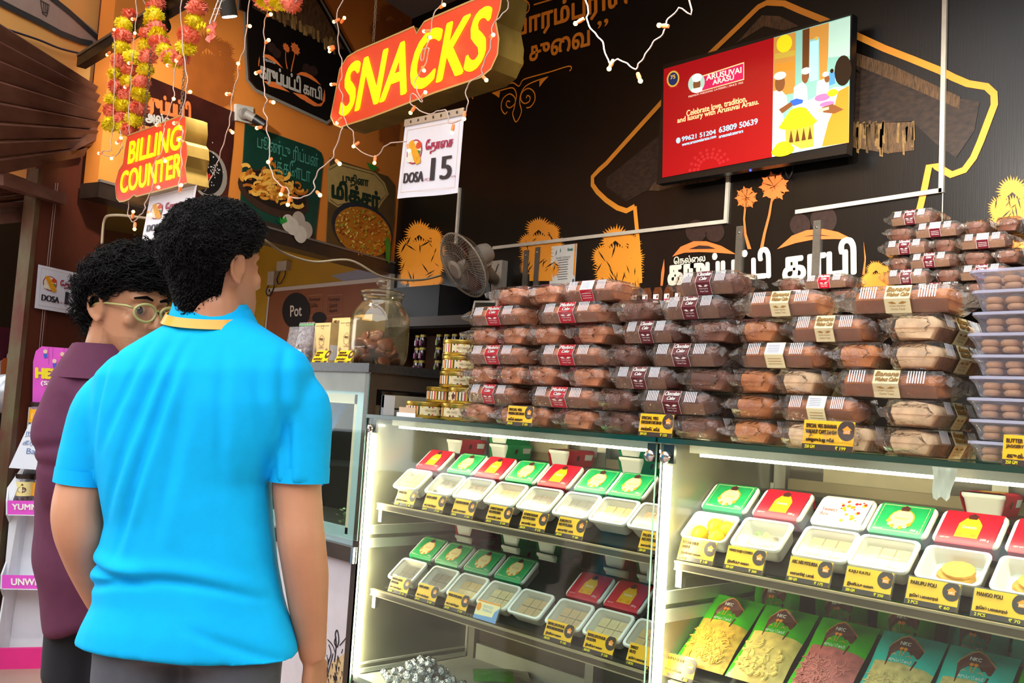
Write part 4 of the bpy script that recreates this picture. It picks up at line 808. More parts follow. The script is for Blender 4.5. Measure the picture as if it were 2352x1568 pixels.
p = onY(789, 1190, YF+.08); t = thing('herb_sprig', 'small green herb sprig standing inside the left counter', 'herb', (p.x, p.y, sz-.02)); random.seed(4)
b = MB().tube([(0, 0, 0), (.004, 0, .05), (0, .003, .1)], .002, 5); b.build('stem', M('stem_green', '5a7a3a', .6), t)
b = MB()
for k in range(34): a, z = random.uniform(0, 6.28), random.uniform(.03, .115); r = random.uniform(.006, .022); c = Vector((r*math.cos(a), r*math.sin(a), z)); d = Vector((math.cos(a), math.sin(a), .4))*.011; s = Vector((-math.sin(a), math.cos(a), 0))*.006; b.poly([c-d*.3, c+s, c+d, c-s])
b.build('leaves', M('leaf_pale', 'a9c48a', .5, var=.2), t)['kind'] = 'stuff'
random.seed(7)
# ---------------------------------------------------------------- big glass jar of fried snacks
jx, jy = -2.625, 1.86
jar = thing('glass_jar', 'big round glass jar with glass lid holding brown fried snacks', 'jar', (jx, jy, GT_+.0005))
JG = GL('jar_glass', 'f6f4ea', 1.5, .035, 'e8dcb8', .03)
prof = [(.062, 0), (.086, .006), (.098, .03), (.1, .08), (.1, .14), (.094, .175), (.078, .2), (.066, .212), (.066, .226), (.07, .229), (.07, .236), (.064, .238)]
b = MB(); b.lathe(prof, 40, cap=False); b.lathe([(r-.004, max(z, .004)) for r, z in prof], 40, cap=False); b.poly([(.062*math.cos(a), .062*math.sin(a), .0) for a in [2*PI*i/40 for i in range(40)]][::-1]); b.build('body', JG, jar, 180)
b = MB(); b.lathe([(.058, .23), (.074, .24), (.075, .247), (.07, .25), (.05, .256), (.02, .26), (.012, .262), (.012, .266), (.02, .27), (.024, .279), (.02, .289), (.01, .294), (.001, .295)], 36); b.build('lid', JG, jar, 180)
SNK = M('snack_brown', '74300f', .38, var=.35, vs=25, bump=.5, bs=60, coat=.3)
b = MB(); random.seed(6); nu, nv = 14, 7; loops = []
for k in range(1, nv): a = PI*k/nv; loops.append([((.031+.003*math.sin(3*t))*math.sin(a)*math.cos(t)*random.uniform(.93, 1.07), (.027+.003*math.cos(2*t))*math.sin(a)*math.sin(t)*random.uniform(.93, 1.07), -.010*math.cos(a)+.003*math.sin(2*t)) for t in [2*PI*i/nu for i in range(nu)]])
b.loft(loops); SNM = b.mesh('fried_snack', SNK, 180)
spots = [(.055, a, .018) for a in (.3, 1.3, 2.3, 3.4, 4.4, 5.4)]+[(.05, a, .045) for a in (.8, 1.9, 2.9, 4.0, 5.0, 6.0)]+[(.02, 1, .03), (.02, 4, .052)]+[(.057, a, .072) for a in (4.9, 5.7, 3.9, .3)]+[(.045, 5.9, .098), (.05, 5.0, .094)]
for i, (r, a, z) in enumerate(spots):
    o = obj('fried_snack', SNM, None, (jx+r*math.cos(a-.5), jy+r*math.sin(a-.5), GT_+z)); o.rotation_euler = (random.uniform(-.8, .8), random.uniform(-.8, .8), random.uniform(0, 6)) if i < 16 else (1.2, random.uniform(-.3, .3), a-.5+PI/2)
    tag(o, 'round brown fried snack inside the big glass jar', 'snack', 'fried snacks in the glass jar')
random.seed(7)
# coffee boxes and bags left of the jar
KB = M('kraft', 'd9b878', .6, var=.06, vs=50); KI = M('kraft_ink', '6a4a22', .6)
def kraft(x, yb, w, h, d, lab, win=False, Yk=1.9, text=True, zb=None):
    p = onY(x, yb, Yk); t = thing('coffee_box', lab, 'box', (p.x, Yk, GT_+.0005 if zb is None else zb), group='kraft boxes beside the glass jar')
    MB().box(-w/2, 0, 0, w/2, d, h).build('carton', KB, t)
    b = MB(); P = lambda u, v, e=.0008: (u*w/2, -e, v*h)
    if text: b2 = MB().text('NELLAI', P(-.8, .9), P(-.1, .9), P(-.8, .955), 0, .03); b2.build('lettering', KI, t); b.text('KARUPATTI COFFEE', P(-.8, .82), P(.8, .82), P(-.8, .875), 0, .03)
    else:
        b.ribbon([P(-.85, .93), P(.85, .93)], .0012, PN, 0); b.ribbon([P(.16*math.cos(a), .9+.035*math.sin(a)) for a in [2*PI*i/14 for i in range(14)]], .0012, PN, 0, closed=True)
        b.ribbon([P(u, v) for u, v in ((-.3, .5), (-.3, .62), (-.4, .62), (0, .72), (.4, .62), (.3, .62), (.3, .5), (0, .45))], .0014, PN, 0, closed=True); b.text('NKC', P(-.2, .6), P(.2, .6), P(-.2, .64), 0, .03); b.text('COFFEE', P(-.3, .4), P(.3, .4), P(-.3, .44), 0)
        for s in (-1, 1):
            for k in range(6): a = 2*PI*k/6; b.poly([P(s*.7, .35), P(s*.7+.16*math.cos(a), .35+.055*math.sin(a)), P(s*.7+.16*math.cos(a+.5), .35+.055*math.sin(a+.5))], 0)
            b.ribbon([P(s*.7, .35), P(s*.66, .05)], .0014, PN, 0)
        if win: b.poly([P(.5*math.cos(a), .2+.14*math.sin(a), .001) for a in [2*PI*i/16 for i in range(16)]], 1)
    b.build('printing', [KI, M('window_grey', '8a8a80', .25, .5, var=.4, vs=60)], t)
    if not text: MB().box(w/2, .004, .02, w/2+.0006, d-.008, .075).build('sticker', M('sticker'), t)
kraft(735, 830, .105, .155, .075, 'kraft box with palm prints next to the plastic bags', Yk=1.86, text=False); kraft(792, 830, .105, .16, .075, 'kraft box with oval window right beside the jar', win=True, Yk=1.84, text=False)
kraft(776, 830, .12, .195, .06, 'back left kraft box reading nellai karupatti coffee', Yk=2.02); kraft(826, 830, .12, .205, .06, 'back right kraft box partly behind the jar', Yk=2.03)
for x, ln in ((737, ['KARUPATTI', 'COFFEE']), (790, ['KARUPATTI', 'COFFEE POWDER'])):
    p = onY(x, 828, 1.745); pricetag(ln, 'காபி பொடி', '250 GM', '175', (p.x, 1.735, GT_+.0006), lean=.5, label='yellow price tag on the granite %s' % ('before the left kraft box' if x == 737 else 'before the windowed kraft box'))
BAG = GL('bag_film', 'f2f2f4', 1.2, .14, 'e8e8ee', .1, .6, 40); NUT = M('brown_balls', '5a3426', .6, var=.3, vs=60)
for i, (x, yk, l) in enumerate(((700, 1.80, 'clear zip bag of brown sweets with a white sticker'), (676, 1.9, 'clear bag behind the zip bag at the blue shirt'))):
    p = onY(x, 815, yk); t = thing('plastic_bag', l, 'bag', (p.x, yk, GT_+.0005), group='clear bags on the granite')
    b = MB(); b.loft([rrect(.1*k, .05*k2, .02*k2, 4, z) for z, k, k2 in ((0, .85, .8), (.01, 1, 1), (.06, 1, .9), (.11, 1, .35), (.135, 1, .1), (.15, 1, .08))]); b.build('film', BAG, t, 180)
    b = MB(); random.seed(3+i)
    for k in range(16): b.sphere((random.uniform(-.032, .032), random.uniform(-.012, .012), .014+random.uniform(0, .055)), .013, 8, 6)
    b.build('sweets', NUT, t, 180)['kind'] = 'stuff'
    if i == 0: MB().box(-.035, -.028, .015, .02, -.0265, .05).build('sticker', WHT, t); MB().box(-.05, -.003, .138, .05, .003, .144).build('zip', M('zip_green', '5a9a5a', .5), t)
random.seed(7)
# ---------------------------------------------------------------- shelves at the far left of the black wall
t = thing('wall_shelf', 'dark shelf in the left corner with jam jars below it', 'shelf', (-4.5, W, CH+.46)); MB().box(-.6, -.42, -.03, 1.4, -.003, 0).build('board', M('shelf_dark'), t); MB().box(-.6, -.42, -.31, 1.4, -.003, -.28).build('lower_board', M('shelf_dark'), t); MB().box(-.6, -.03, -.28, 1.4, -.003, -.03).build('back_panel', M('shelf_back_brown', '7a4418', .6, var=.15), t)
for xx in (-.6, 1.37): MB().box(xx, -.4, -.28, xx+.03, -.03, -.03).build('side', M('shelf_dark'), t)
def jam(lidc, glassc, labc, nm_):
    g = MB(); g.lathe([(.018, 0), (.021, .003), (.021, .048), (.017, .056), (.017, .06)], 14); l = MB(); l.lathe([(.0185, .058), (.0185, .07), (.016, .072), (.001, .072)], 14)
    k = MB(); n = 14
    for i in range(7):
        a0, a1 = -PI/2-1.1+i*2.2/7, -PI/2-1.1+(i+1)*2.2/7; k.add([(.0214*math.cos(a0), .0214*math.sin(a0), .01), (.0214*math.cos(a1), .0214*math.sin(a1), .01), (.0214*math.cos(a1), .0214*math.sin(a1), .04), (.0214*math.cos(a0), .0214*math.sin(a0), .04)], [(0, 1, 2, 3)], (0, 1, 0, 2, 2, 1, 0)[i])
    return g.mesh('glass', M('jam_'+nm_, glassc, .15, coat=.5), 50), l.mesh('cap', M('cap_gold', 'c8b860', .3, .6), 50), k.mesh('label', [M('jl_'+nm_, labc[0], .5), M('jl2_'+nm_, labc[1], .5), M('jl_white', 'e8e8e0', .5)])
JG1 = jam('c8b860', '2a1614', ('2f6a30', '9ab840'), 'green'); JP1 = jam('c8b860', '240c18', ('7a2a58', 'b088c0'), 'purple')
def jamjar(parts, x, y, lv, lab, grp):
    t = thing('jam_jar', lab, 'jar', (x, y, CH+.18+.0005+lv*.0725), -.75+random.uniform(-.2, .2), grp)
    for n_, me in zip(('glass', 'cap', 'label'), parts): obj(n_, me, t)
for c in range(6):
    for lv in range(3): X = onY(1008+c*18, 800, 3.315).x; jamjar(JG1, X, 3.315, lv, 'green-labelled jam jar, %s column, %s level' % (nm[c], ['bottom', 'middle', 'top'][lv]), 'green-labelled jam jars on the corner shelf')
for c in range(2):
    for lv in range(3): X = onY(953+c*18, 800, 3.315).x; jamjar(JP1, X, 3.335-.02*c, lv, 'purple-labelled jam jar, %s column, %s level' % (['left', 'right'][c], ['bottom', 'middle', 'top'][lv]), 'purple-labelled jam jars on the corner shelf')
# black cabinet box, photo frame, plastic sheet on the shelf
t = thing('black_box', 'plain black box on the corner shelf below the palm print', 'box', (onY(1000, 745, 3.5).x, 3.5, CH+.4605)); MB().box(-.3, -.1, 0, .14, .14, .235).build('body', M('box_black', '0f0f10', .5, var=.2), t); MB().box(.14, -.09, .01, .145, .13, .225).build('side_plate', M('box_black2', '16161a', .4), t); b = MB().box(-.29, -.101, .005, -.285, -.1, .23); b.build('edge', M('box_edge', '35353a', .3), t)
p = onY(1108, 722, 3.38); t = thing('photo_frame', 'small white photo frame leaning under the fan', 'photo frame', (p.x, 3.38, CH+.461), rot=(-.3, 0, .35))
MB().box(-.075, -.006, 0, .075, .006, .13).build('frame', M('frame_w', 'd8d4ca', .4), t); b = MB(); b.poly([(-.063, -.007, .012), (.063, -.007, .012), (.063, -.007, .118), (-.063, -.007, .118)], 0); random.seed(8)
for k in range(26): x, z = random.uniform(-.055, .055), random.uniform(.02, .08); r = random.uniform(.004, .009); b.poly([(x+r*math.cos(q), -.0073-.0001*(k % 5), z+r*math.sin(q)) for q in [2*PI*i/7 for i in range(7)]], 1+k % 3)
b.build('picture', [M('pic_dark', '28302a', .3), M('pic_a', '9a7a3a', .3), M('pic_b', '4a5a7a', .3), M('pic_c', '8a4a3a', .3)], t)
random.seed(7)
# green lacquer box and toy roof seen left of the jar lid
p = onY(826, 700, 3.2); t = thing('gift_box', 'stack of green gift boxes behind the glass jar', 'box', (p.x, 3.2, CH+.30)); MB().box(-.14, -.1, 0, .14, .1, .1).build('lower_box', M('box_olive', '2e2c14', .3, var=.2), t); MB().box(-.16, -.11, .1, .16, .11, .155).build('upper_box', M('box_green', '2f4a18', .3, var=.2), t); MB().box(-.15, -.112, .115, -.09, -.11, .14).build('sticker', M('sticker'), t)
b = MB(); b.prism([(-.1, 0, .155), (.1, 0, .155), (0, 0, .245)], (0, .08, 0)); b.build('toy_roof', M('roof_brown', '3a1c12', .5), t)
p = p+Vector((-.2, 0, 0)); t2 = thing('side_table', 'dark low cabinet under the green gift boxes', 'cabinet', (p.x, 3.2, 0)); MB().box(-.2, -.2, .0, .3, .18, CH+.27).build('body', M('annex_brown'), t2); MB().box(-.22, -.21, CH+.27, .36, .19, CH+.2995).build('top', M('shelf_dark'), t2)

# junction boxes with loose wires on the far wall, sheet of plastic on the corner shelf, tissue in the right case
for i, (x, y, l) in enumerate(((657, 612, 'white junction box with black wires on the far yellow wall'), (632, 640, 'lower white junction box beside the menu board'))):
    p = onY(x, y, YM-.001); t = thing('junction_box', l, 'junction box', p, group='junction boxes on the far wall'); MB().box(-.09+.03*i, -.05, -.045-.02*i, .09-.03*i, 0, .045+.02*i).build('cover', M('jbox', 'b5b0a0', .5, var=.08), t)
    b = MB().tube(spline([(-.06, -.02, -.04), (-.1, -.03, -.12), (-.04, -.03, -.17), (.02, -.02, -.1), (.03, -.02, -.045)], 5), .006, 5); b.build('wire', M('wire_black', '14110e', .5), t, 180)
p = onY(1010, 742, 3.36); b = MB(); random.seed(77); n = 9
V = [(-.2+.4*i/n, -.05+.1*j/4, .006+random.uniform(0, .012)) for j in range(5) for i in range(n+1)]; b.add(V, [(j*(n+1)+i, j*(n+1)+i+1, (j+1)*(n+1)+i+1, (j+1)*(n+1)+i) for j in range(4) for i in range(n)]); t = thing('plastic_sheet', 'crumpled clear plastic sheet with orange tape on the corner shelf', 'plastic sheet', (p.x, 3.34, CH+.4605)); b.build('sheet', GL('sheet_film', 'ffffff', 1.2, .25, 'a8a49c', .15), t, 60); MB().box(.1, -.056, .006, .19, -.052, .014).build('tape', M('tape_orange', 'e85a30', .5), t)
p = onY(2170, 1066, YF+.02); b = MB(); V = []
for j in range(7):
    for i in range(7): V.append((-.022+.044*i/6*(1-.35*j/6)+.004*j/6, .004*math.sin(i*2.1+j), -.055*j/6-.004*math.sin(i*1.7)*j/6))
b.add(V, [(j*7+i, j*7+i+1, (j+1)*7+i+1, (j+1)*7+i) for j in range(6) for i in range(6)]); o = b.build('tissue', M('tissue_white', 'f0e8dc', .7), None, 180); o.location = (p.x, YF+.02, TOP-.013); tag(o, 'crumpled white tissue tucked under the glass top of the right case', 'tissue'); random.seed(7)
# ================================================================ snack pouches in the right case
PW, PH = .128, .205
def pillow(w, h, d, n=10):
    b = MB(); V = []; 
    for side in (-1, 1):
        for j in range(n+1):
            for i in range(n+1):
                u, v = i/n, j/n; k = (math.sin(PI*u)**.55)*(math.sin(PI*min(1, v*1.08))**.5 if v < .93 else .06); V.append(((u-.5)*w*(1-.03*math.sin(PI*v)), v*h, side*d/2*k+(.0015*math.sin(17*u+9*v) if .05 < v < .9 else 0)))
    N = (n+1)**2; Fc = []
    for s in (0, 1):
        for j in range(n):
            for i in range(n): a = s*N+j*(n+1)+i; q = (a, a+1, a+n+2, a+n+1); Fc.append(q if s else q[::-1])
    return V, Fc, N
def pouchmesh(colm, winm, split):
    V, Fc, N = pillow(PW, PH, .036); b = MB(); b.add(V, Fc)
    b.m = [1 if (len(Fc)//2 <= k and V[f[0]][1] < split*PH and .03*PW < abs(V[f[0]][0]+PW/2) < .97*PW) else 0 for k, f in enumerate(Fc)]
    return b.mesh('pouch', [colm, winm], 180)
def sev(kind):
    random.seed(kind); b = MB()
    for k in range(170 if kind != 'ribbon' else 60):
        x, y = random.uniform(-.045, .045), random.uniform(.016, .092); z = .0165*(math.sin(PI*(x/PW+.5))**.55)*(math.sin(PI*min(1, y/PH*1.08))**.5)+.0012
        a = random.uniform(0, PI); L = random.uniform(.006, .013); p = [Vector((x+L*t*math.cos(a+t*.5), y+L*t*math.sin(a+t*.5), z+random.uniform(0, .0015))) for t in (-1, 0, 1)]
        if kind == 'ribbon': b.ribbon(p, .0075, Vector((0, 0, 1))); b.tube(p, .0022, 4)
        else: b.tube(p, .0011, 4, cap=False)
    random.seed(7); return b
def plaque():
    b = MB(); z = .0215; P = lambda x, y, e=0: (x, .145+y, z-18*x*x*.6+e)
    o = [(-.026, -.032), (.026, -.032), (.03, -.002), (.042, .006), (.03, .022), (.012, .036), (0, .04), (-.012, .036), (-.03, .022), (-.042, .006), (-.03, -.002)]
    b.poly([P(x*1.07, y*1.07) for x, y in o], 1); b.poly([P(x, y, .0006) for x, y in o], 0)
    b.text('NKC', P(-.01, .018, .0014), P(.01, .018, .0014), P(-.01, .026, .0014), 2, .03); b.text('கருப்பட்டி காபி', P(-.022, -.022, .0014), P(.022, -.022, .0014), P(-.022, -.012, .0014), 2)
    for x in (-.004, .004):
        b.ribbon([P(x*.5, -.01, .001), P(x, .006, .001)], .0012, Vector((0, 0, 1)), 1); b.poly([P(x+.004*math.cos(a), .009+.004*math.sin(a), .0011) for a in [2*PI*i/7 for i in range(7)]], 1)
    for s in (-1, 1): b.poly([P(s*.008, -.008, .001), P(s*.015, -.003, .001), P(s*.022, -.008, .001), P(s*.015, -.005, .001)], 1)
    return b.mesh('plaque', [M('plaque_brown', '5a2c1e', .4), ORN, WHT])
PLQ = plaque()
PG = M('pouch_green', '3fae12', .25, var=.15, vs=25, bump=.35, bs=30, coat=.3); PT = M('pouch_teal', '2fc0b0', .25, var=.12, vs=25, bump=.35, bs=30, coat=.3); PGD = M('pouch_back', '2a8a3a', .3, var=.3, vs=20, bump=.3, bs=30)
def pm(kind):
    return {'sev': (PG, M('win_sev', 'd8a83a', .5, var=.3, vs=70)), 'ribbon': (PG, M('win_rib', 'd9b860', .5, var=.25, vs=50)), 'pink': (PG, M('win_pink', 'b8605a', .5, var=.25, vs=60)), 'teal': (PT, M('win_teal', 'c8b070', .5, var=.3, vs=60))}[kind]
PMESH = {k: pouchmesh(*pm(k), .52) for k in ('sev', 'ribbon', 'pink', 'teal')}
SEV = {k: sev(k).mesh('snacks', M('bits_'+k, c, .45, var=.25, vs=80), 60) for k, c in (('sev', 'e2b23c'), ('ribbon', 'e6c66a'), ('pink', 'cf7a70'), ('teal', 'd0b878'))}
def pouch(kind, x, Y, Z, tilt, label, rz=0, yaw=0):
    t = thing('snack_pouch', label, 'snack pouch', (x, Y, Z), rot=(tilt, yaw, rz), group='snack pouches in the right case'); obj('pouch', PMESH[kind], t); obj('plaque', PLQ, t); s = obj('snacks', SEV[kind], t); s['kind'] = 'stuff'; return t
for i, (k, x, l, yw_) in enumerate((('sev', -1.238, 'green pouch of thin yellow sev noodles', -.06), ('ribbon', -1.105, 'green pouch of pale ribbon snacks', .03), ('pink', -.968, 'green pouch of pink snack sticks', .05), ('teal', -.832, 'left of the two teal snack pouches', -.04), ('teal', -.700, 'right of the two teal snack pouches', .04), ('sev', -.565, 'green pouch at the right edge of the frame', 0))):
    n = Vector((0, -math.sin(TILT), math.cos(TILT))); base = Vector((x, YF+.083+.012, SZ2+.016))+n*.018
    pouch(k, base.x, base.y, base.z, TILT, l, 0, 0)
for i, (k, x, Y, Z, l) in enumerate((('pink', -1.20, 2.02, .16, 'upright dim green pouch in the back left of the right case'), ('ribbon', -1.04, 2.03, .14, 'dim green pouch behind the pale ribbon pouch'), ('sev', -.90, 2.02, .15, 'dim green pouch behind the pink sticks'), ('teal', -.78, 2.03, .15, 'teal pouch lying behind the left teal one'), ('teal', -.64, 2.02, .14, 'teal pouch lying behind the right teal one'), ('teal', -.70, 2.05, .19, 'uppermost teal pouch at the back'))):
    t = pouch(k, x, Y+.02*(i % 2), SZ2-.008+.02, 1.25 if i < 5 else 1.2, l, random.uniform(-.15, .15)); t.rotation_euler[1] = random.uniform(-.25, .25)
pricetag(['KARUPATTI SEV'], 'காராசேவ்', '200 GM', '80', (-1.275, YF+.052, SZ2+.001), label='yellow price tag below the thin sev pouch')
# ---------------------------------------------------------------- foil balls and a green packet on the floor of the left case
FOIL = M('foil', 'd8dade', .22, .95, bump=.9, bs=160); b = MB(); random.seed(5); loops = []
for k in range(1, 7): a = PI*k/7; loops.append([(.0125*math.sin(a)*math.cos(t)*random.uniform(.88, 1.1), .0125*math.sin(a)*math.sin(t)*random.uniform(.88, 1.1), -.0118*math.cos(a)) for t in [2*PI*i/9 for i in range(9)]])
b.loft(loops); FB = b.mesh('foil_sweet', FOIL, 30)
cpx = onZ(975, 1562, DK+.013); placed = []
for lv in range(4):
    R = .17-.045*lv
    for k in range(400):
        if len([1 for q in placed if q[3] == lv]) >= (34, 24, 14, 6)[lv]: break
        a, r = random.uniform(0, 2*PI), R*math.sqrt(random.random()); x, y = cpx.x+r*math.cos(a)*.9, cpx.y+r*math.sin(a)*.62
        if not (XL+.03 < x and YF+.03 < y < YB-.05): continue
        if all((x-q[0])**2+(y-q[1])**2 > .0228**2 for q in placed if q[3] == lv): placed.append((x, y, DK+.0122+lv*.0185, lv))
ords = [sum(1 for q in placed[:i] if q[3] == placed[i][3]) for i in range(len(placed))]
for (x, y, z, lv) in placed: o = obj('foil_sweet', FB, None, (x, y, z)); o.rotation_euler = (random.random()*6, random.random()*6, random.random()*6); tag(o, 'silver foil-wrapped ball in the heap on the floor of the left case', 'sweet', 'foil balls in the left case')
p = onZ(1130, 1556, DK+.008); V, Fc, N = pillow(.13, .17, .03); b = MB(); b.add([(x, y, z+.016) for x, y, z in V], Fc); b.m = [0 if V[f[0]][1] < .11 else 1 for f in Fc]; tag(obj('snack_packet', b.mesh('snack_packet', [M('packet_green2', '3f9a2a', .3, var=.2, bump=.3), M('packet_silver', '9a9a90', .3, .4, bump=.4)], 180), None, (p.x-.03, p.y-.05, DK+.001), -.7), 'green and silver packet lying beside the foil balls', 'packet')
random.seed(7)
# ================================================================ television
TVY = W-.13
def tvp(x, y, e=0): return onY(*c4(x, y), TVY-e)
tv = thing('television', 'flat television on the black wall showing a red caterer advert', 'television', (-2.36, W, CH+1.43)); o_ = tv.location
X0_, X1_, Z0_, Z1_ = -2.852, -1.880, CH+1.146, CH+1.722
def TB(nm, mat, x0, y0, z0, x1, y1, z1): return MB().box(x0-o_.x, y0-W, z0-o_.z, x1-o_.x, y1-W, z1-o_.z).build(nm, mat, tv)
TB('body', M('tv_black', '0c0c0e', .35), X0_, TVY+.003, Z0_-.012, X1_, TVY+.05, Z1_); TB('bracket', M('tv_bracket', '1a1a1c', .4), -2.55, TVY+.05, CH+1.25, -2.15, W-.003, CH+1.6); TB('chin', M('tv_chin', '141416', .25), X0_, TVY, Z0_-.014, X1_, TVY+.004, Z0_+.006)
b = MB().sphere((onY(*c4(875, 902), TVY).x-o_.x, TVY-W+.004, Z0_-.018-o_.z), .006, 8, 5); b.build('status_light', M('led_blue', '2030ff', .4, emit=4, samp=False), tv)
def SCR(n, c, e=.85): return M('screen_'+n, c, .12, emit=e, ecol=c, samp=False, spec=.3)
cols = ['8c0d12', '7fb3a4', 'b8823a', '5a3418', 'a8c8b8', 'f0efe6', '7a4a2a', 'c8c8c0', '2a5ad0', '1a1210', 'e8812a', 'd9c81e', 'b59a3c', 'd8d8d0', 'a86a9a', 'c41b54', 'f0d8c8', 'e2c890', '9fd0e8', '1f2a55', 'c8a040', 'a02024', '4a8ad8']
names = {k: i for i, k in enumerate(['red', 'bg', 'wood', 'dwood', 'ceil', 'white', 'skin', 'cap', 'glove', 'hair', 'sari', 'food', 'basket', 'table', 'plates', 'logo', 'logot', 'gold', 'blue', 'navy', 'medal', 'lace', 'shirt'])}
b = MB(); LV = {}
def sp(name, pts, lv):
    b.poly([tvp(x, y, .0012+lv*.0004)-o_ for x, y in pts], names[name])
def el(name, x, y, rx, ry, lv, n=18): sp(name, [(x+rx*math.cos(2*PI*i/n), y+ry*math.sin(2*PI*i/n)-.285*rx*math.cos(2*PI*i/n)*.6) for i in range(n)], lv)
def st(s, name, bl, br, tl, lv, bold=0): b.text(s, tvp(*bl, .0012+lv*.0004)-o_, tvp(*br, .0012+lv*.0004)-o_, tvp(*tl, .0012+lv*.0004)-o_, names[name], bold)
sp('red', [(410, 372), (1416, 84), (1408, 768), (402, 958)], 0); sp('bg', [(1003, 202), (1416, 84), (1408, 768), (993, 846)], 1)
sp('wood', [(1003, 204), (1122, 172), (1118, 500), (1000, 525)], 2); el('food', 1060, 235, 42, 48, 3); sp('basket', [(1008, 290), (1118, 270), (1118, 300), (1008, 320)], 3); sp('sari', [(1015, 345), (1110, 330), (1110, 375), (1015, 390)], 3)
sp('dwood', [(1158, 162), (1196, 150), (1192, 420), (1156, 430)], 2); sp('wood', [(1196, 150), (1300, 122), (1296, 300), (1286, 430), (1250, 430), (1248, 200), (1196, 215)], 2); sp('blue', [(1198, 225), (1245, 212), (1242, 430), (1194, 440)], 2); sp('ceil', [(1300, 122), (1416, 88), (1412, 300), (1296, 310)], 2); sp('medal', [(1224, 200), (1240, 196), (1240, 216), (1224, 220)], 4)
sp('table', [(1150, 560), (1330, 470), (1408, 470), (1408, 768), (1160, 812), (993, 846), (996, 760)], 3)
sp('white', [(1000, 492), (1040, 482), (1072, 520), (1078, 570), (1052, 610), (1064, 735), (997, 752)], 5); el('skin', 1036, 448, 27, 46, 6); el('cap', 1036, 408, 34, 22, 7); sp('skin', [(1030, 590), (1095, 548), (1108, 566), (1048, 612)], 7); sp('glove', [(1090, 545), (1125, 530), (1162, 538), (1158, 556), (1110, 572)], 8)
sp('white', [(1112, 470), (1160, 440), (1182, 470), (1186, 585), (1106, 600)], 5); el('skin', 1172, 415, 18, 34, 6); el('cap', 1176, 382, 26, 19, 7); sp('white', [(1236, 440), (1272, 425), (1300, 450), (1296, 500), (1232, 515)], 5); el('skin', 1290, 425, 14, 20, 6); el('cap', 1282, 400, 18, 14, 7); sp('shirt', [(1302, 395), (1330, 388), (1334, 450), (1302, 462)], 5); el('hair', 1316, 382, 10, 12, 6)
el('plates', 1265, 525, 42, 20, 6); el('plates', 1290, 560, 40, 14, 6); el('food', 1320, 500, 28, 20, 7); sp('sari', [(1350, 492), (1408, 462), (1408, 768), (1262, 790), (1296, 660), (1322, 600)], 8); el('hair', 1376, 380, 46, 82, 9); sp('skin', [(1260, 580), (1320, 560), (1380, 590), (1330, 612), (1270, 606)], 9); sp('gold', [(1235, 590), (1300, 575), (1300, 590), (1240, 605)], 10)
sp('basket', [(1064, 690), (1220, 660), (1216, 790), (1150, 802), (1068, 760)], 6)
for k in range(5): el('food', 1133, 668-k*16, 104-k*13, 26, 7+k); 
for k in range(3): el('food', 1052, 812-k*10, 62-k*8, 30, 7+k)
for k in range(4):                            # pierced pattern of the basket, seams of the food pile
    sp('dwood', [(1084+k*34, 770-k*6), (1096+k*34, 700-k*6), (1108+k*34, 766-k*6)], 8)
st('ARUSUVAI', 'logot', (640, 434), (828, 392), (640, 404), 4, .03); sp('logo', [(600, 420), (838, 342), (838, 425), (610, 490)], 2); sp('gold', [(594, 415), (843, 334), (843, 430), (604, 496)], 1); st('ARASU', 'logot', (674, 458), (788, 428), (674, 432), 4, .03)
el('ceil', 586, 448, 45, 52, 3, 24); el('skin', 588, 455, 20, 34, 4); el('white', 588, 420, 26, 22, 5); sp('white', [(560, 480), (615, 468), (618, 492), (585, 502), (562, 496)], 5)
st('PREMIUM WEDDING CATERERS | SINCE 1952', 'logot', (543, 530), (838, 452), (543, 517), 2); st('Celebrate love, tradition,', 'gold', (533, 632), (858, 552), (533, 596), 2, .02); st('and luxury with Arusuvai Arasu.', 'gold', (484, 672), (922, 570), (484, 636), 2, .02)
st('99621 51204', 'blue', (508, 762), (690, 722), (508, 738), 2, .03); st('63809 50639', 'blue', (708, 716), (916, 668), (708, 686), 2, .03); st('www.arusuvaiarasu.com', 'blue', (509, 788), (692, 742), (509, 772), 2, .02); st('arusuvaicaterers', 'blue', (708, 745), (838, 714), (708, 728), 2, .02); el('blue', 488, 757, 12, 16, 2)
el('medal', 460, 425, 34, 44, 2, 22); el('navy', 460, 425, 26, 35, 3); st('75', 'medal', (447, 428), (472, 422), (447, 408), 4, .04); sp('lace', [(440, 462), (484, 452), (484, 472), (462, 468), (440, 482)], 1)
for rr in (60, 80, 104):                       # faint lace rosette
    for k in range(9): a = PI+.05+k*PI/9; x, y = 655+rr*math.cos(a), 905+rr*.95*math.sin(a)-.17*rr*math.cos(a); el('lace', x, y, 9, 9, 1, 8)
b.build('screen', [SCR(k, c, .75 if k in ('red',) else .6) for k, c in zip(names, cols)], tv)
b = MB().tube(spline([onY(*c4(*p), W-.02)-o_ for p in ((1065, 850), (1060, 900), (1080, 960), (1100, 930), (1108, 890))], 5), .004); b.build('cable', M('tv_cable', '1a1412', .5), tv)
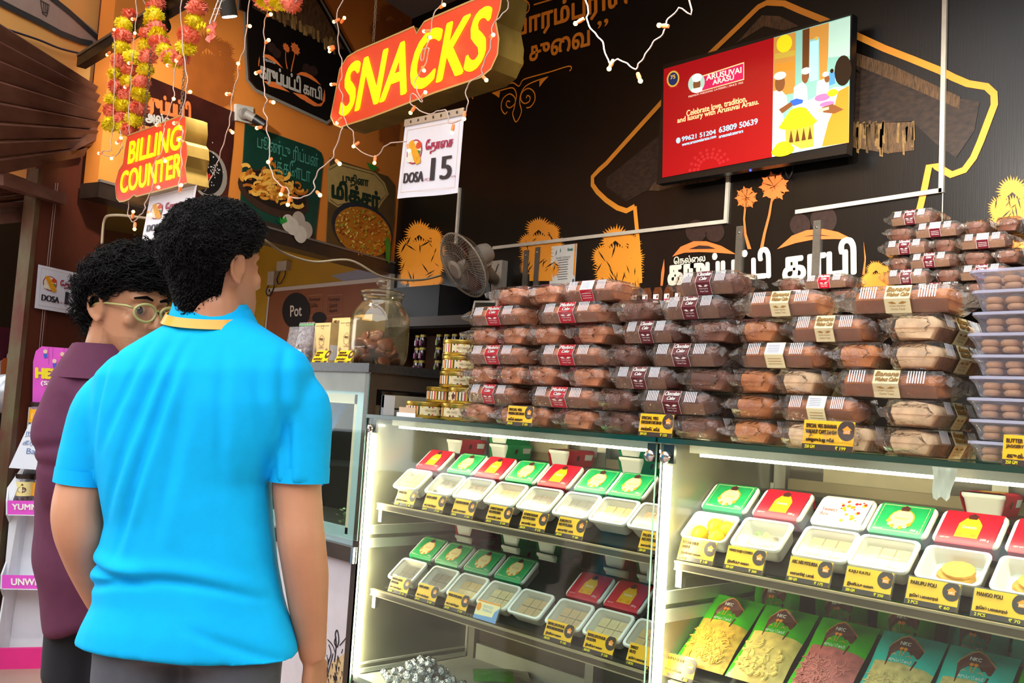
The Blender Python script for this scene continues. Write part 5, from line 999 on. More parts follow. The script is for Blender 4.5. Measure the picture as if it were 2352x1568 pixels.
# ================================================================ certificate
t = thing('certificate', 'white printed certificate on the wall over the madeira cakes', 'certificate', wp(1295, 600)); o_ = t.location
A = [onY(x, y, W-.004)-o_ for x, y in ((1267, 566), (1325, 559), (1319, 656), (1261, 664))]; MB().prism(A, (0, .0035, 0)).build('sheet', M('paper_grey', 'dcdcd6', .5, var=.03), t)
b = MB()
def cp(u, v): return A[0]+(A[1]-A[0])*u+(A[3]-A[0])*v+Vector((0, -.0015, 0))
b.poly([cp(.93, 0), cp(.99, 0), cp(.99, .75), cp(.93, .7)], 2); b.poly([cp(.93, .8), cp(.98, .82), cp(.98, 1), cp(.86, 1)], 3)
for k in range(9): b.poly([cp(.28+.03*(k % 3), .34+k*.055), cp(.72-.03*(k % 2), .34+k*.055), cp(.72-.03*(k % 2), .355+k*.055), cp(.28+.03*(k % 3), .355+k*.055)], 1)
b.text('FDA NEET CERTIFICATE', cp(.22, .32), cp(.78, .32), cp(.22, .27), 1); b.text('fssai', cp(.66, .15), cp(.86, .15), cp(.66, .08), 4, .03); b.poly([cp(.36, .08), cp(.39, .08), cp(.39, .16), cp(.36, .16)], 4); b.build('printing', [WHT, M('ink_grey', '5a5a60', .5), ORN, M('ink_blue', '2a4a7a', .5), M('ink_teal', '2a7a6a', .5)], t)
# ================================================================ wall fan
fc = onY(1063, 610, 3.27); d_ = (fc-CAM).normalized(); ax = (-d_*.5+(-RT*.88-UP*.477)*.866).normalized()
q = ax.to_track_quat('Z', 'Y'); fan_ = thing('wall_fan', 'dusty white wall fan tilted down beside the palm print', 'fan', onY(1152, 640, W)); o_ = fan_.location
FT = Matrix.Translation(fc-o_) @ q.to_matrix().to_4x4()
FWHT = M('fan_white', 'b5ab9b', .5, var=.18, vs=12); FWIRE = M('fan_wire', 'a89c8a', .45, .2); R0_ = .186
def dome(r, zs, k): return zs*(1-(r/R0_)**2)**.6+k
b = MB(); b.T = FT
for j in range(64):
    a = 2*PI*j/64; b.tube([(r*math.cos(a+.5*(1-r/R0_)), r*math.sin(a+.5*(1-r/R0_)), dome(r, .055, .0)) for r in (.05, .09, .13, .165, R0_-.001)], .0011, 4, cap=False)
    b.tube([(r*math.cos(a), r*math.sin(a), -dome(r, .075, .012)) for r in (.055, .1, .15, R0_-.001)], .0011, 4, cap=False)
for r in (.1, .15): b.tube([(r*math.cos(2*PI*i/32), r*math.sin(2*PI*i/32), dome(r, .055, .001)) for i in range(33)], .0012, 4, cap=False); b.tube([(r*math.cos(2*PI*i/32), r*math.sin(2*PI*i/32), -dome(r, .075, .013)) for i in range(33)], .0012, 4, cap=False)
b.build('grille', FWIRE, fan_, 180)['kind'] = 'stuff'
b = MB(); b.T = FT; b.tube([(R0_*math.cos(2*PI*i/40), R0_*math.sin(2*PI*i/40), -.004) for i in range(41)], .0055, 6, cap=False); b.build('rim', FWHT, fan_, 180)
b = MB(); b.T = FT; b.lathe([(.052, .05), (.054, .056), (.048, .06), (.001, .061)], 28); b.lathe([(.034, .0605), (.034, .0615), (.001, .062)], 20, mi=1); b.build('badge', [FWHT, M('fan_badge', '9a9184', .4)], fan_, 40)
b = MB(); b.T = FT; b.lathe([(.03, -.02), (.03, .02), (.02, .03), (.001, .032)], 20); b.build('hub', FWHT, fan_, 40)
for k in range(3):
    b = MB(); b.T = FT; rows = []
    for i in range(6):
        r = .028+i*.026; a0 = 2*PI*k/3+.1*i; wd = (.5, .75, .85, .85, .75, .45)[i]; rows.append([(r*math.cos(a0+wd*t), r*math.sin(a0+wd*t), .016-.032*t) for t in (0, .25, .5, .75, 1)])
    b.loft(rows, cap=False, closed=False); b.build('blade', M('blade_red', '4a1a1e', .35, coat=.3), fan_, 180)
b = MB(); b.T = FT; b.lathe([(.04, -.085), (.058, -.09), (.06, -.15), (.05, -.185), (.03, -.195), (.001, -.196)], 24); b.box(-.03, -.065, -.16, .03, -.04, -.09); b.build('motor', FWHT, fan_, 40)
mo = FT @ Vector((0, 0, -.13)); wm = Vector((0, 0, 0))
b = MB().box(-.045, -.045, -.13, .045, 0, .1).build('wall_plate', FWHT, fan_)
b = MB(); b.tube(spline([mo+Vector((0, 0, -.03)), (mo+wm)*.5+Vector((0, 0, -.05)), Vector((0, -.06, -.01)), Vector((0, -.03, .0))], 4), [.03]*3+[.034]*10, 12); b.build('arm', FWHT, fan_, 180)
b = MB().tube(spline([mo+Vector((0, 0, -.06)), mo+Vector((.03, .05, -.14)), Vector((-.03, -.05, -.09)), Vector((.01, -.05, .06)), Vector((.03, -.02, .1))], 5), .003, 5); b.build('cable', M('fan_cable', '2a2622', .5), fan_, 180)
# ================================================================ lit hanging signs
def SP(Y): return lambda x, y, e=0: onY(x, y, Y-e)
SRED = M('sign_red', 'd2452a', .35, emit=.16, ecol='d23a20', samp=False); SYEL = M('sign_yellow', 'ffe600', .4, emit=1.0, ecol='ffe000', samp=False); SGLD = M('sign_brass', '9a7f3c', .35, .7, var=.25, vs=14, stretch=(1, 1, .3)); CHAIN = M('chain_steel', '9a958c', .35, .8)
def sign(name, label, Y, dep, outl, words, rim, o_px):
    fn = SP(Y); t = thing(name, label, 'sign', onY(*o_px, Y)); o = t.location; P = [fn(*p)-o for p in outl]
    b = MB(); n = len(P); Bk = [p+Vector((0, dep, 0)) for p in P]
    b.add(P+Bk, [tuple(range(n, 2*n))[::-1]]+[(i, (i+1) % n, n+(i+1) % n, n+i)[::-1] for i in range(n)]); b.build('casing', SGLD, t, 30)
    b = MB(); b.poly([p+Vector((0, -.0, 0)) for p in P][::-1]); b.build('face', SRED, t)
    b = MB(); b.ribbon([p+Vector((0, -.001, 0)) for p in P], rim, PN, closed=True); b.build('rim', M('rim_gold', 'c9a868', .4, .3), t)
    for w_, bl, br, tl in words:
        b = MB(); b.text(w_, fn(*bl, e=.002)-o, fn(*br, e=.002)-o, fn(*tl, e=.002)-o, 0, .034); b.build('lettering', SYEL, t)
    return t
def chain(t, Y, p0, p1):
    a, c = onY(*p0, Y), onY(*p1, Y); c.z = CEIL-.001; n = max(6, int((c-a).length/.012)); b = MB()
    for i in range(n):
        p = a+(c-a)*(i/n); q = a+(c-a)*((i+1.25)/n); d = (Vector((1, 0, 0)) if i % 2 else Vector((0, 1, 0)))*.0035
        b.tube([p+d, q+d], .0013, 4); b.tube([p-d, q-d], .0013, 4)
    b.v = [tuple(Vector(v)-t.location) for v in b.v]; b.build('chain', CHAIN, t)['kind'] = 'stuff'
s1 = sign('hanging_sign', 'big lit red sign with yellow letters SNACKS', 1.75, .1, [(760, 268), (768, 228), (781, 158), (798, 131), (821, 117), (880, 92), (951, 61), (957, 77), (975, 50), (1000, 38), (1060, 12), (1100, -5), (1155, -22), (1149, 20), (1139, 50), (1146, 90), (1143, 125), (1128, 158), (1105, 177), (1060, 192), (1000, 212), (900, 251), (850, 270), (796, 287), (783, 292), (768, 285)], [('SNACKS', (779, 267), (1106, 152), (800, 150))], .006, (960, 260))
chain(s1, 1.80, (858, 98), (864, -160)); chain(s1, 1.80, (1092, -10), (1096, -200))
s2 = sign('hanging_sign', 'lit red sign with yellow letters BILLING COUNTER', 1.30, .075, [(294, 311), (355, 289), (417, 265), (427, 269), (428, 298), (424, 323), (430, 332), (431, 357), (426, 382), (430, 420), (372, 436), (314, 451), (308, 447), (298, 457), (285, 462), (275, 463), (268, 455), (265, 422), (273, 392), (283, 376), (287, 346), (291, 323)], [('BILLING', (294, 376), (413, 341), (299, 326)), ('COUNTER', (276, 444), (415, 404), (279, 396))], .005, (350, 450))
chain(s2, 1.33, (414, 268), (422, 150)); chain(s2, 1.33, (330, 300), (346, 90))
# ================================================================ DOSA sheets
PAPER = M('paper_white', 'e4e6f2', .35, var=.02); INK = M('ink_black', '2a2630', .5); INKR = M('ink_red', 'a8264a', .5); DOS = M('dosa_gold', 'e6a21e', .5, var=.15, vs=60)
def dosa(label, TL, TR, BL, wave=.006, rail=True):
    t = thing('price_sheet', label, 'sheet', BL, group='white dosa price sheets'); o = t.location; e1, e2 = TR-TL, BL-TL; nn = e2.cross(e1).normalized()
    if nn.dot(CAM-TL) < 0: nn = -nn
    def P(u, v, e=0): return TL+e1*u+e2*v+nn*(wave*math.sin(5*u+1)*v+e)-o
    n = 12; b = MB(); V = [P(i/n, j/n) for j in range(n+1) for i in range(n+1)]; b.add(V, [(j*(n+1)+i, j*(n+1)+i+1, (j+1)*(n+1)+i+1, (j+1)*(n+1)+i) for j in range(n) for i in range(n)]); V = [P(i/n, j/n, -.0006) for j in range(n+1) for i in range(n+1)]; b.add(V, [(j*(n+1)+i, (j+1)*(n+1)+i, (j+1)*(n+1)+i+1, j*(n+1)+i+1) for j in range(n) for i in range(n)]); b.build('paper', PAPER, t, 180)
    b = MB(); k = .002
    b.poly([P(.23+.13*math.cos(a), .38+.17*math.sin(a), k) for a in [2*PI*i/20 for i in range(20)]], 2); b.poly([P(.23+.115*math.cos(a), .38+.15*math.sin(a), k+.0004) for a in [2*PI*i/20 for i in range(20)]], 3)
    b.poly([P(.30+.05*math.cos(a), .30+.05*math.sin(a), k+.0008) for a in [2*PI*i/12 for i in range(12)]], 4); b.poly([P(.16+.05*math.cos(a), .47+.05*math.sin(a), k+.0008) for a in [2*PI*i/12 for i in range(12)]], 5); b.poly([P(u, v, k+.0007) for u, v in ((.27, .36), (.34, .38), (.33, .46), (.28, .44))], 6)
    b.poly([P(u, v, k+.0012) for u, v in ((.12, .24), (.19, .21), (.35, .48), (.36, .54), (.29, .56), (.24, .50))], 1)
    def T(s, u0, u1, v0, v1, mi, bo): g, fc, _ = text_geo(s); [b.add([P(u0+(u1-u0)*x+dx, v1+(v0-v1)*y, k+.0006+j*.0002) for x, y in g], fc, mi) for j, dx in enumerate((0, bo, -bo) if bo else (0,))]
    T('ேதாைச', .42, .86, .24, .44, 2, .006); T('DOSA', .1, .42, .66, .80, 0, .008); T('15', .54, .86, .50, .80, 0, .014); T('1PCS', .44, .53, .76, .80, 2, 0); T('only', .87, .95, .76, .80, 2, 0)
    for u0, v0, u1, v1 in ((.06, .06, .94, .06), (.94, .06, .94, .92), (.94, .92, .06, .92), (.06, .92, .06, .06)): b.ribbon([P(u0, v0, k*.6), P(u1, v1, k*.6)], .0012, nn, 7)
    b.build('printing', [INK, DOS, INKR, M('plate_white', 'e8e0c8', .5), M('chutney_red', 'd04a2a', .5), M('chutney_white', 'f0ead8', .5), M('chutney_green', '4a7a3a', .5), M('frame_line', 'd8b898', .5)], t)
    if rail:
        b = MB(); h = e2.normalized()*-.022; b.prism([TL-o, TR-o, TR-o+h, TL-o+h], nn*.004); b.build('rail', M('rail_metal', 'c8c8c4', .3, .6), t)
        b = MB(); 
        for i in range(7): c = TL+e1*(.12+.13*i)-o-e2.normalized()*.011+nn*.0052; u1 = e1.normalized()*.004; u2 = e2.normalized()*.005; b.poly([c+u1*math.cos(a)+u2*math.sin(a) for a in [2*PI*i/8 for i in range(8)]])
        b.build('rail_holes', M('hole_dark', '3a3632', .6), t)
dosa('white dosa price sheet hanging under the SNACKS sign', onY(930, 291, 1.78), onY(1066, 264, 1.78), onY(915, 457, 1.78))
dosa('white dosa price sheet hanging under the BILLING COUNTER sign', onY(345, 448, 1.33), onY(452, 425, 1.33), onY(328, 556, 1.33), rail=False)
dosa('white dosa price sheet stuck on the brown pillar', qp(88, 607, .025), qp(208, 634, .025), qp(79, 707, .025), wave=.001, rail=False)
# ================================================================ posters on the fascia
def poster(label, outl, mats, draw):
    t = thing('food_poster', label, 'poster', fp(*outl[-1]), group='food posters on the orange fascia'); o = t.location
    MB().prism([fp(*p, e=.002)-o for p in outl], FN*.006).build('panel', mats, t)
    P = lambda x, y, lv=0: fp(x, y, .0095+.0005*lv)-o
    draw(t, P); return t
def ell(P, x, y, rx, ry, lv, tilt=.3, n=24): return [P(x+rx*math.cos(a), y+ry*math.sin(a)+tilt*rx*math.cos(a), lv) for a in [2*PI*i/n for i in range(n)]]
def d_green(t, P):
    b = MB(); b.text('பூண்டு ரிப்பன்', P(591, 346), P(731, 392), P(591, 304)); b.text('பக்கோடா', P(622, 392), P(713, 420), P(622, 352)); b.build('lettering', M('teal_ink', '4f9a86', .5), t)
    b = MB(); b.poly(ell(P, 628, 445, 82, 50, 1, .32), 0); b.poly(ell(P, 630, 438, 74, 40, 2, .32), 1); random.seed(31)
    for k in range(90):
        x, y = 628+max(-64, min(64, random.gauss(0, 34))), 432+random.gauss(0, 17)-14*math.exp(-((k % 7)/3)**2); y += .3*(x-628); a0 = random.uniform(0, 6.3); r = random.uniform(8, 17); pts = [P(x+r*math.cos(a0+i*.55), y+r*.7*math.sin(a0+i*.55), 3+k % 12) for i in range(6)]; b.ribbon(pts, random.uniform(.012, .024), FN, 2+k % 3)
    b.poly([P(x, y, 1) for x, y in ((545, 470), (600, 505), (725, 540), (722, 566), (600, 522), (545, 504))], 5)
    b.build('bowl_picture', [M('bowl_brown', '3a261a', .5, var=.2), M('bowl_dark', '1c120c', .5), M('rib_a', 'e29a34', .5, var=.15, vs=40), M('rib_b', 'b8681c', .5, var=.15, vs=40), M('rib_c', 'f0b64e', .5, var=.1, vs=40), M('board_dark', '33281e', .5)], t)
    b = MB()
    for k, (x, y) in enumerate(((662, 512), (686, 505), (672, 520), (703, 528), (690, 538))): b.poly(ell(P, x, y, 15, 20, 17+k, .15), k % 2)
    b.build('garlic_picture', [M('garlic_a', 'cfc4b4', .5, var=.1), M('garlic_b', 'b5a596', .5, var=.1)], t)
    b = MB(); [b.poly([P(645, 515, 22), P(635+i*7, 498-3*(i % 2), 22), P(642+i*6, 508, 22)]) for i in range(4)]; b.build('herb_picture', M('herb_green', '2f9a3a', .5), t); random.seed(7)
poster('dark green poster of ribbon pakoda in a bowl with garlic', [(562, 284), (722, 340), (736, 350), (741, 366), (735, 430), (721, 560), (640, 532), (549, 501)], M('poster_green', '0f3a2c', .4, var=.3, vs=6), d_green)
def d_mix(t, P):
    b = MB(); b.poly([P(x, y, 0) for x, y in ((752, 385), (775, 372), (862, 396), (884, 420), (893, 446), (880, 462), (870, 478), (845, 482), (800, 470), (776, 476), (754, 462))], 0); b.ribbon([P(x, y, 1) for x, y in ((756, 390), (777, 378), (860, 401), (880, 423), (889, 446), (876, 459), (866, 473), (845, 477), (800, 465), (776, 471), (758, 458))], .004, FN, 1); b.build('banner', [M('banner_tan', 'b59a5c', .5, var=.08), M('banner_line', '3a2a14', .5)], t)
    b = MB(); b.text('புதினா', P(787, 426, 2), P(846, 436, 2), P(787, 396, 2), 0, .03); b.text('மிக்சர்', P(763, 462, 2), P(872, 488, 2), P(763, 412, 2), 0, .06); b.build('lettering', M('ink_dgreen', '0f2a18', .5), t)
    b = MB(); random.seed(41); b.poly(ell(P, 832, 528, 70, 62, 3, .25, 28), 0); b.poly(ell(P, 834, 532, 65, 56, 3.5, .22, 28), 2)
    for k in range(230):
        r, a = 64*math.sqrt(random.random()), random.uniform(0, 6.28); x, y = 834+r*math.cos(a)*.97, 532+r*.86*math.sin(a); y += .22*(x-834); q = random.uniform(2.2, 5); g = random.uniform(0, 3); b.poly([P(x+q*c*math.cos(g)-q*.55*s*math.sin(g), y+q*c*math.sin(g)+q*.55*s*math.cos(g), 4+k % 16) for c, s in ((1, 0), (.5, .9), (-.5, .9), (-1, 0), (-.5, -.9), (.5, -.9))], 1+k % 6)
    b.poly([P(x, y, 22) for x, y in ((890, 540), (897, 560), (895, 606), (887, 596), (884, 556))], 7); b.poly([P(x, y, 22) for x, y in ((842, 372), (868, 384), (858, 394), (848, 386))], 7)
    b.build('bowl_picture', [M('bowl_blue', '1c1e2a', .4), M('mx_a', 'd9a83a', .5), M('mx_b', 'b8721c', .5), M('mx_c', 'e8c868', .5), M('mx_d', 'c88a3a', .5), M('mx_e', 'a8541c', .5), M('mx_f', '9aa83a', .5), M('mint', '2f8a2a', .5)], t); random.seed(7)
poster('brown poster of spicy mixture in a dark bowl', [(757, 362), (858, 394), (890, 405), (905, 425), (904, 500), (895, 606), (820, 582), (748, 556)], M('poster_brown', '5a4420', .5, var=.25, vs=8), d_mix)
def d_hal(t, P):
    b = MB(); b.text('கருப்பட்டி', P(322, 258), P(437, 286), P(322, 205), 0, .05); b.poly([P(x, y) for x, y in ((312, 283), (368, 297), (366, 312), (312, 298))], 0); b.build('lettering', M('ink_orange', 'e2763a', .5), t)
    b = MB(); b.text('அல்வா', P(335, 281), P(408, 297), P(335, 252), 0, .05); b.build('lettering', M('ink_grey2', 'b5b0a6', .5), t); b = MB(); b.text('விட்டன்', P(318, 300, 2), P(362, 311, 2), P(318, 289, 2)); b.build('lettering', M('ink_dk', '2a140a', .5), t)
    b = MB(); random.seed(51); b.poly(ell(P, 480, 400, 42, 56, 1, .2), 2); b.poly(ell(P, 476, 396, 36, 50, 2, .2), 0)
    for k in range(70): x, y = 476+random.gauss(0, 14), 392+random.gauss(0, 20); b.poly([P(x, y, 3+k % 6), P(x+3, y+1, 3+k % 6), P(x+2, y+4, 3+k % 6)], 1)
    b.poly([P(470, 402, 12), P(482, 398, 12), P(486, 408, 12), P(474, 412, 12)], 3); b.build('bowl_picture', [M('seed_black', '0c0a0a', .5), M('seed_white', 'c8c4bc', .5), M('bowl_grey', '8f867a', .5), M('cherry', 'b8241c', .4)], t); random.seed(7)
poster('dark red poster of palm sugar halwa behind the billing sign', [(346, 178), (538, 258), (534, 330), (516, 494), (300, 424)], M('poster_dark', '3a140c', .45, var=.6, vs=5), d_hal)
# house-shaped black sign with the shop emblem
t = thing('shop_sign', 'black house-shaped shop sign with palm trees and grey border', 'sign', fp(740, 277)); o = t.location
hs = [(552, -70), (546, 22), (561, 28), (564, 128), (568, 184), (587, 207), (740, 277), (751, 282), (760, 275), (772, 224), (792, 140), (806, 122), (737, 0), (696, -70)]
MB().prism([fp(*p, e=.004)-o for p in hs], FN*.02).build('panel', M('sign_black', '100c0a', .35), t)
P = lambda x, y, lv=0: fp(x, y, .026+.0005*lv)-o
MB().ribbon([P(*p) for p in hs], .018, FN, closed=True).build('border', M('border_grey', '8a8478', .45), t)
b = MB(); b.poly([P(x, y, 1) for x, y in ((580, -30), (690, -60), (733, 10), (790, 112), (770, 115), (700, 75), (620, 40), (580, 18))], 0); random.seed(15)
for k in range(46): x = random.uniform(582, 765); y = -12+(x-582)*.62+random.uniform(-14, 6); L = random.uniform(14, 30); b.poly([P(x, y, 2+k % 4), P(x+5, y+2, 2+k % 4), P(x+6, y+L, 2+k % 4), P(x+1, y+L-2, 2+k % 4)], 1+k % 2)
b.build('thatch_print', [TH, M('straw_c', 'a88850', .6, var=.3, vs=40), M('straw_a')], t); random.seed(7)
TT = lambda x, y: (602+.139*(x-455), 130+.17*(y-1383)+.084*(x-455))
b = MB(); emblem(b, lambda x, y: P(x, y, 3), TT)
for pts in (((606, 186), (632, 188), (658, 206), (666, 212), (640, 204), (618, 198)), ((672, 212), (700, 218), (722, 234), (738, 243), (710, 236), (690, 226)), ((700, 232), (722, 244), (738, 244), (746, 232), (745, 205), (740, 236), (728, 240))): b.poly([P(*p, 3) for p in pts])
b.build('emblem', EMB, t)
[MB().poly(ell(P, x, y, 10, 12, 2+.3*k, .2, 16)).build('palm_fruit_print', DBROWN, t) for k, (x, y) in enumerate(((624, 109), (636, 122), (704, 158), (720, 163)))]
b = MB(); b.text('கருப்பட்டி', P(597, 186, 5), P(690, 222, 5), P(597, 138, 5), 0, .04); b.text('காபி', P(697, 214, 5), P(739, 230, 5), P(697, 184, 5), 0, .04); b.text('ெநல்ைல', P(606, 140, 5), P(632, 150, 5), P(606, 131, 5), 0, .02); b.build('lettering', M('letter_grey', 'c2bdb2', .5), t)
# socket with plug
t = thing('wall_socket', 'white wall socket with a black plug beside the green poster', 'socket', fp(556, 262)); o = t.location; P = lambda x, y, e: fp(x, y, e)-o
lo = [P(*p, .003) for p in ((537, 239), (576, 247), (575, 286), (537, 277))]; b = MB(); b.hexa(lo, [p+FN*.02 for p in lo]); b.build('plate', M('socket_white', 'c4bfb4', .5, var=.1), t); c = P(556, 262, .023); b = MB(); b.tube([c, c+FN*.025], .03, 16); b.tube([c+FN*.025, c+FN*.06+FE*.03-Vector((0, 0, .02))], .024, 14); b.build('holder', M('socket_grey', '8f8a84', .5), t, 40); b = MB(); e_ = c+FN*.06+FE*.03-Vector((0, 0, .02)); b.tube([e_, e_+FN*.04+FE*.04-Vector((0, 0, .03))], .026, 14); b.build('plug', M('plug_black', '141214', .4), t, 40)
# ================================================================ track beam, spotlights
BY, BZ = 1.40, CH+1.425
tb = thing('track_beam', 'black metal beam carrying garlands and spotlights under the ceiling', 'beam', (-4.4, BY, BZ)); MB().box(0, -.02, -.025, 5.2, .02, .02).build('channel', M('beam_black', '1a1512', .35, .3, var=.3), tb); MB().box(0, -.024, .02, 5.2, .024, .032).build('top_strip', M('beam_brown', '5a4a3c', .5, var=.2), tb)
for x in (1.5, 4.2): MB().box(x, -.006, .03, x+.012, .006, CEIL-BZ-.001).build('hanger', M('beam_black'), tb)
SPK = M('spot_grey', '3a3a38', .4, .4); SPF = M('spot_face', 'ffffff', .4, emit=14, ecol='fff4e0')
def spot(label, px, Ys, dirv, power, L=.11, r=.028, mat=SPK, up=None):
    p = onY(*px, Ys); t = thing('spotlight', label, 'spotlight', p, group='cylinder spotlights on the beam'); d = Vector(dirv).normalized()
    b = MB(); b.tube([-d*L, Vector((0, 0, 0))], r, 20); b.build('housing', mat, t, 40); b = MB(); b.tube([d*.0005, d*.002], r*.86, 20); b.build('lens', SPF, t, 40)
    top = -d*L*.6; b = MB(); b.tube([top, Vector((top.x, top.y, BZ-.03-p.z))], .006, 8); b.box(top.x-.03, top.y-.016, BZ-.055-p.z, top.x+.03, top.y+.016, BZ-.0255-p.z); b.build('stem', M('beam_black'), t)
    l = bpy.data.lights.new('spot', 'SPOT'); l.energy = power; l.color = (1, .93, .82); l.spot_size = math.radians(85); l.spot_blend = .6; l.shadow_soft_size = .03; lo_ = bpy.data.objects.new('lamp', l); COL.objects.link(lo_); lo_.parent = t; lo_.location = d*.012; lo_.rotation_euler = d.to_track_quat('-Z', 'Y').to_euler()
    return t
spot('grey spotlight with glowing lens beside the house-shaped sign', (527, 38), 1.40, (-.1, .35, -1), 70)
spot('black spotlight angled away behind the right garland', (372, 62), 1.40, (-.8, .6, -.2), 55, r=.034, L=.1)
for i, (x, dv) in enumerate(((-1.45, (-.2, .85, -.5)), (-.85, (-.25, .85, -.5)), (-.25, (-.35, .85, -.5)))):  # unseen spots added along the beam to light the counter and black wall
    q_ = proj(Vector((x, BY, BZ-.12))); spot('black spotlight added out of view over the counter, %s along the beam' % nm[i], q_, BY, dv, 120)
# ================================================================ marigold garlands
def pom(seed):
    random.seed(seed); b = MB(); b.sphere((0, 0, 0), .021, 10, 7)
    for k in range(230):
        z = random.uniform(-1, 1); a = random.uniform(0, 6.283); s = math.sqrt(1-z*z); d = Vector((s*math.cos(a), s*math.sin(a), z)); d.z *= .8; u = d.orthogonal().normalized()*.0026; v = d.cross(u).normalized()*.0026; R = random.uniform(.026, .031); r0 = .018
        b.add([d*r0+u, d*r0-u, d*R-u*.5+v, d*R+u*.5+v], [(0, 1, 2, 3)])
    return b
PY = M('marigold_yellow', 'f0dc10', .6, var=.15, vs=60); PO = M('marigold_coral', 'ff8468', .6, var=.15, vs=60)
POM = [[pom(k).mesh('flower', mt) for k in (1, 2)] for mt in (PO, PY)]
def garland(label, Y, path, step=21, start=0):
    P = [onY(*p, Y) for p in path]
    if path[-1][1] < 0: P.append(Vector((P[-1].x, BY-.03, BZ)))
    if path[0][1] < 60: P.insert(0, Vector((P[0].x, BY-.03, max(BZ-.01, P[0].z+.01))))
    P = spline(P, 12); t = thing('garland', label, 'garland', P[0], group='marigold garlands'); o = t.location
    MB().tube([p-o for p in P], .0015, 4).build('string', M('string_white', 'd8d0c4', .6), t)
    acc = 0; n = start; last = None
    for i in range(len(P)-1):
        if last is None or (P[i]-last).length > .046:
            f_ = obj('flower', POM[n % 2][n//2 % 2], t, P[i]-o+Vector((random.uniform(-.006, .006), random.uniform(-.006, .006), 0))); f_.rotation_euler = (random.uniform(-.4, .4), random.uniform(-.4, .4), random.random()*6); f_.scale = [random.uniform(1.2, 1.42)]*3; n += 1; last = P[i]
    return t
garland('leftmost yellow and coral pompom garland over the shutter', 1.345, [(287, 40), (285, 78), (281, 118), (272, 165), (268, 200), (258, 240), (254, 275), (257, 302)])
garland('yellow and coral garland looping down left of the halwa poster', 1.36, [(304, 132), (297, 170), (294, 205), (288, 240), (284, 270), (292, 302), (305, 285), (316, 250), (325, 215), (328, 180), (338, 130), (336, 95), (345, 60), (356, 15), (362, -20)], start=1)
garland('yellow and coral garland swagged under the beam beside the hibiscus', 1.33, [(358, -25), (357, 20), (358, 60), (366, 95), (380, 122), (398, 138), (415, 128), (430, 100), (440, 68), (448, 30), (458, -10), (462, -40)])
garland('yellow and coral garland cut by the top edge above the shop sign', 1.36, [(596, -12), (618, -2), (640, 4), (662, 0), (684, -10)])
t = thing('artificial_hibiscus', 'pink cloth hibiscus hanging from white tassels', 'flower', onY(487, 74, 1.31)); o = t.location; b = MB()
for k in range(5):
    a = 2*PI*k/5; rows = [[Vector((r*math.cos(a+w_), -.006+.5*r*abs(w_)+.006*math.sin(9*r*60), r*math.sin(a+w_))) for w_ in (-.55, -.25, 0, .25, .55)] for r in (.003, .015, .028, .034)]; b = MB(); b.loft(rows, cap=False, closed=False); b.build('petal', M('petal_pink', 'f0766a', .6, var=.12, vs=40), t, 180)
MB().sphere((0, -.012, 0), .007, 8, 6).build('centre', PY, t, 180)
for dx in (0, -9):
    b = MB(); A, B = onY(490+dx, 55, 1.31)-o, onY(488+dx, -60, 1.31)-o; B.y, B.z = BY-.022-o.y, BZ-.02-o.z; b.tube([A, B], .0015, 5)
    random.seed(3)
    for k in range(60): p = A+(B-A)*random.random(); d = Vector((random.uniform(-1, 1), random.uniform(-1, 1), random.uniform(-.4, .6)))*.009; b.tube([p, p+d], .0006, 3, cap=False)
    b.build('tassel', M('tassel_white', 'e8e4e0', .6), t); random.seed(7)
b = MB(); [b.poly([onY(463+dx, 55+dy, 1.31)-o+Vector((q*math.cos(a), -.002*k, q*math.sin(a))) for a, q in [(2*PI*i/10, .014 if i % 2 else .007) for i in range(10)]]) for k, (dx, dy) in enumerate(((0, 0), (8, 4), (-6, 6)))]; b.build('yellow_blossom', PY, t)
# ================================================================ strings of fairy lights
WIRE = M('fairy_wire', 'd0b8ac', .4); SLV_ = M('fairy_sleeve', 'f08a50', .4, emit=.25, ecol='ff7030', samp=False); GLOW = M('fairy_glow', 'fff0b0', .3, emit=9, ecol='ffd060', samp=False)
b = MB(); b.tube([(0, 0, 0), (0, 0, .012), (0, 0, .021)], [.0045, .0055, .004], 8); SLM = b.mesh('bulb', SLV_, 40); b = MB(); b.sphere((0, 0, .025), .0058, 8, 6); GLM = b.mesh('glow', GLOW, 180)
def hung(P, path):                             # ends that leave the picture at the top run on to the beam
    if path[0][1] < 0: P.insert(0, Vector((P[0].x, BY-.021, BZ-.02)))
    if path[-1][1] < 0: P.append(Vector((P[-1].x, BY-.021, BZ-.02)))
    return P
def fairy(label, Y, path, bulbs, r=.0019):
    P = spline(hung([onY(*p, Y) for p in path], path), 5); t = thing('fairy_lights', label, 'fairy lights', P[0], group='strings of fairy lights'); o = t.location
    P2 = [p+Vector((.0016*math.sin(i*1.3), .0016*math.cos(i*1.3), 0)) for i, p in enumerate(P)]; MB().tube([p-o for p in P2], r, 5).build('wire', WIRE, t, 180)
    for q in bulbs:
        tip = onY(*q, Y-.004); c = min(P, key=lambda p: (p-tip).length); d = tip-c
        if d.length < .004: d = Vector((0, -1, -.3))
        d.normalize(); s_ = obj('bulb', SLM, t, tip-o-d*.025); s_.rotation_euler = d.to_track_quat('Z', 'Y').to_euler(); obj('glow', GLM, s_)
    return t
fairy('fairy light string hanging between the halwa poster and the socket', 1.38, [(575, -20), (567, 60), (560, 115), (549, 142), (545, 180), (534, 216), (530, 260), (524, 295), (510, 340), (500, 372), (484, 410), (470, 440)], [(574, 60), (547, 146), (521, 216), (534, 304)])
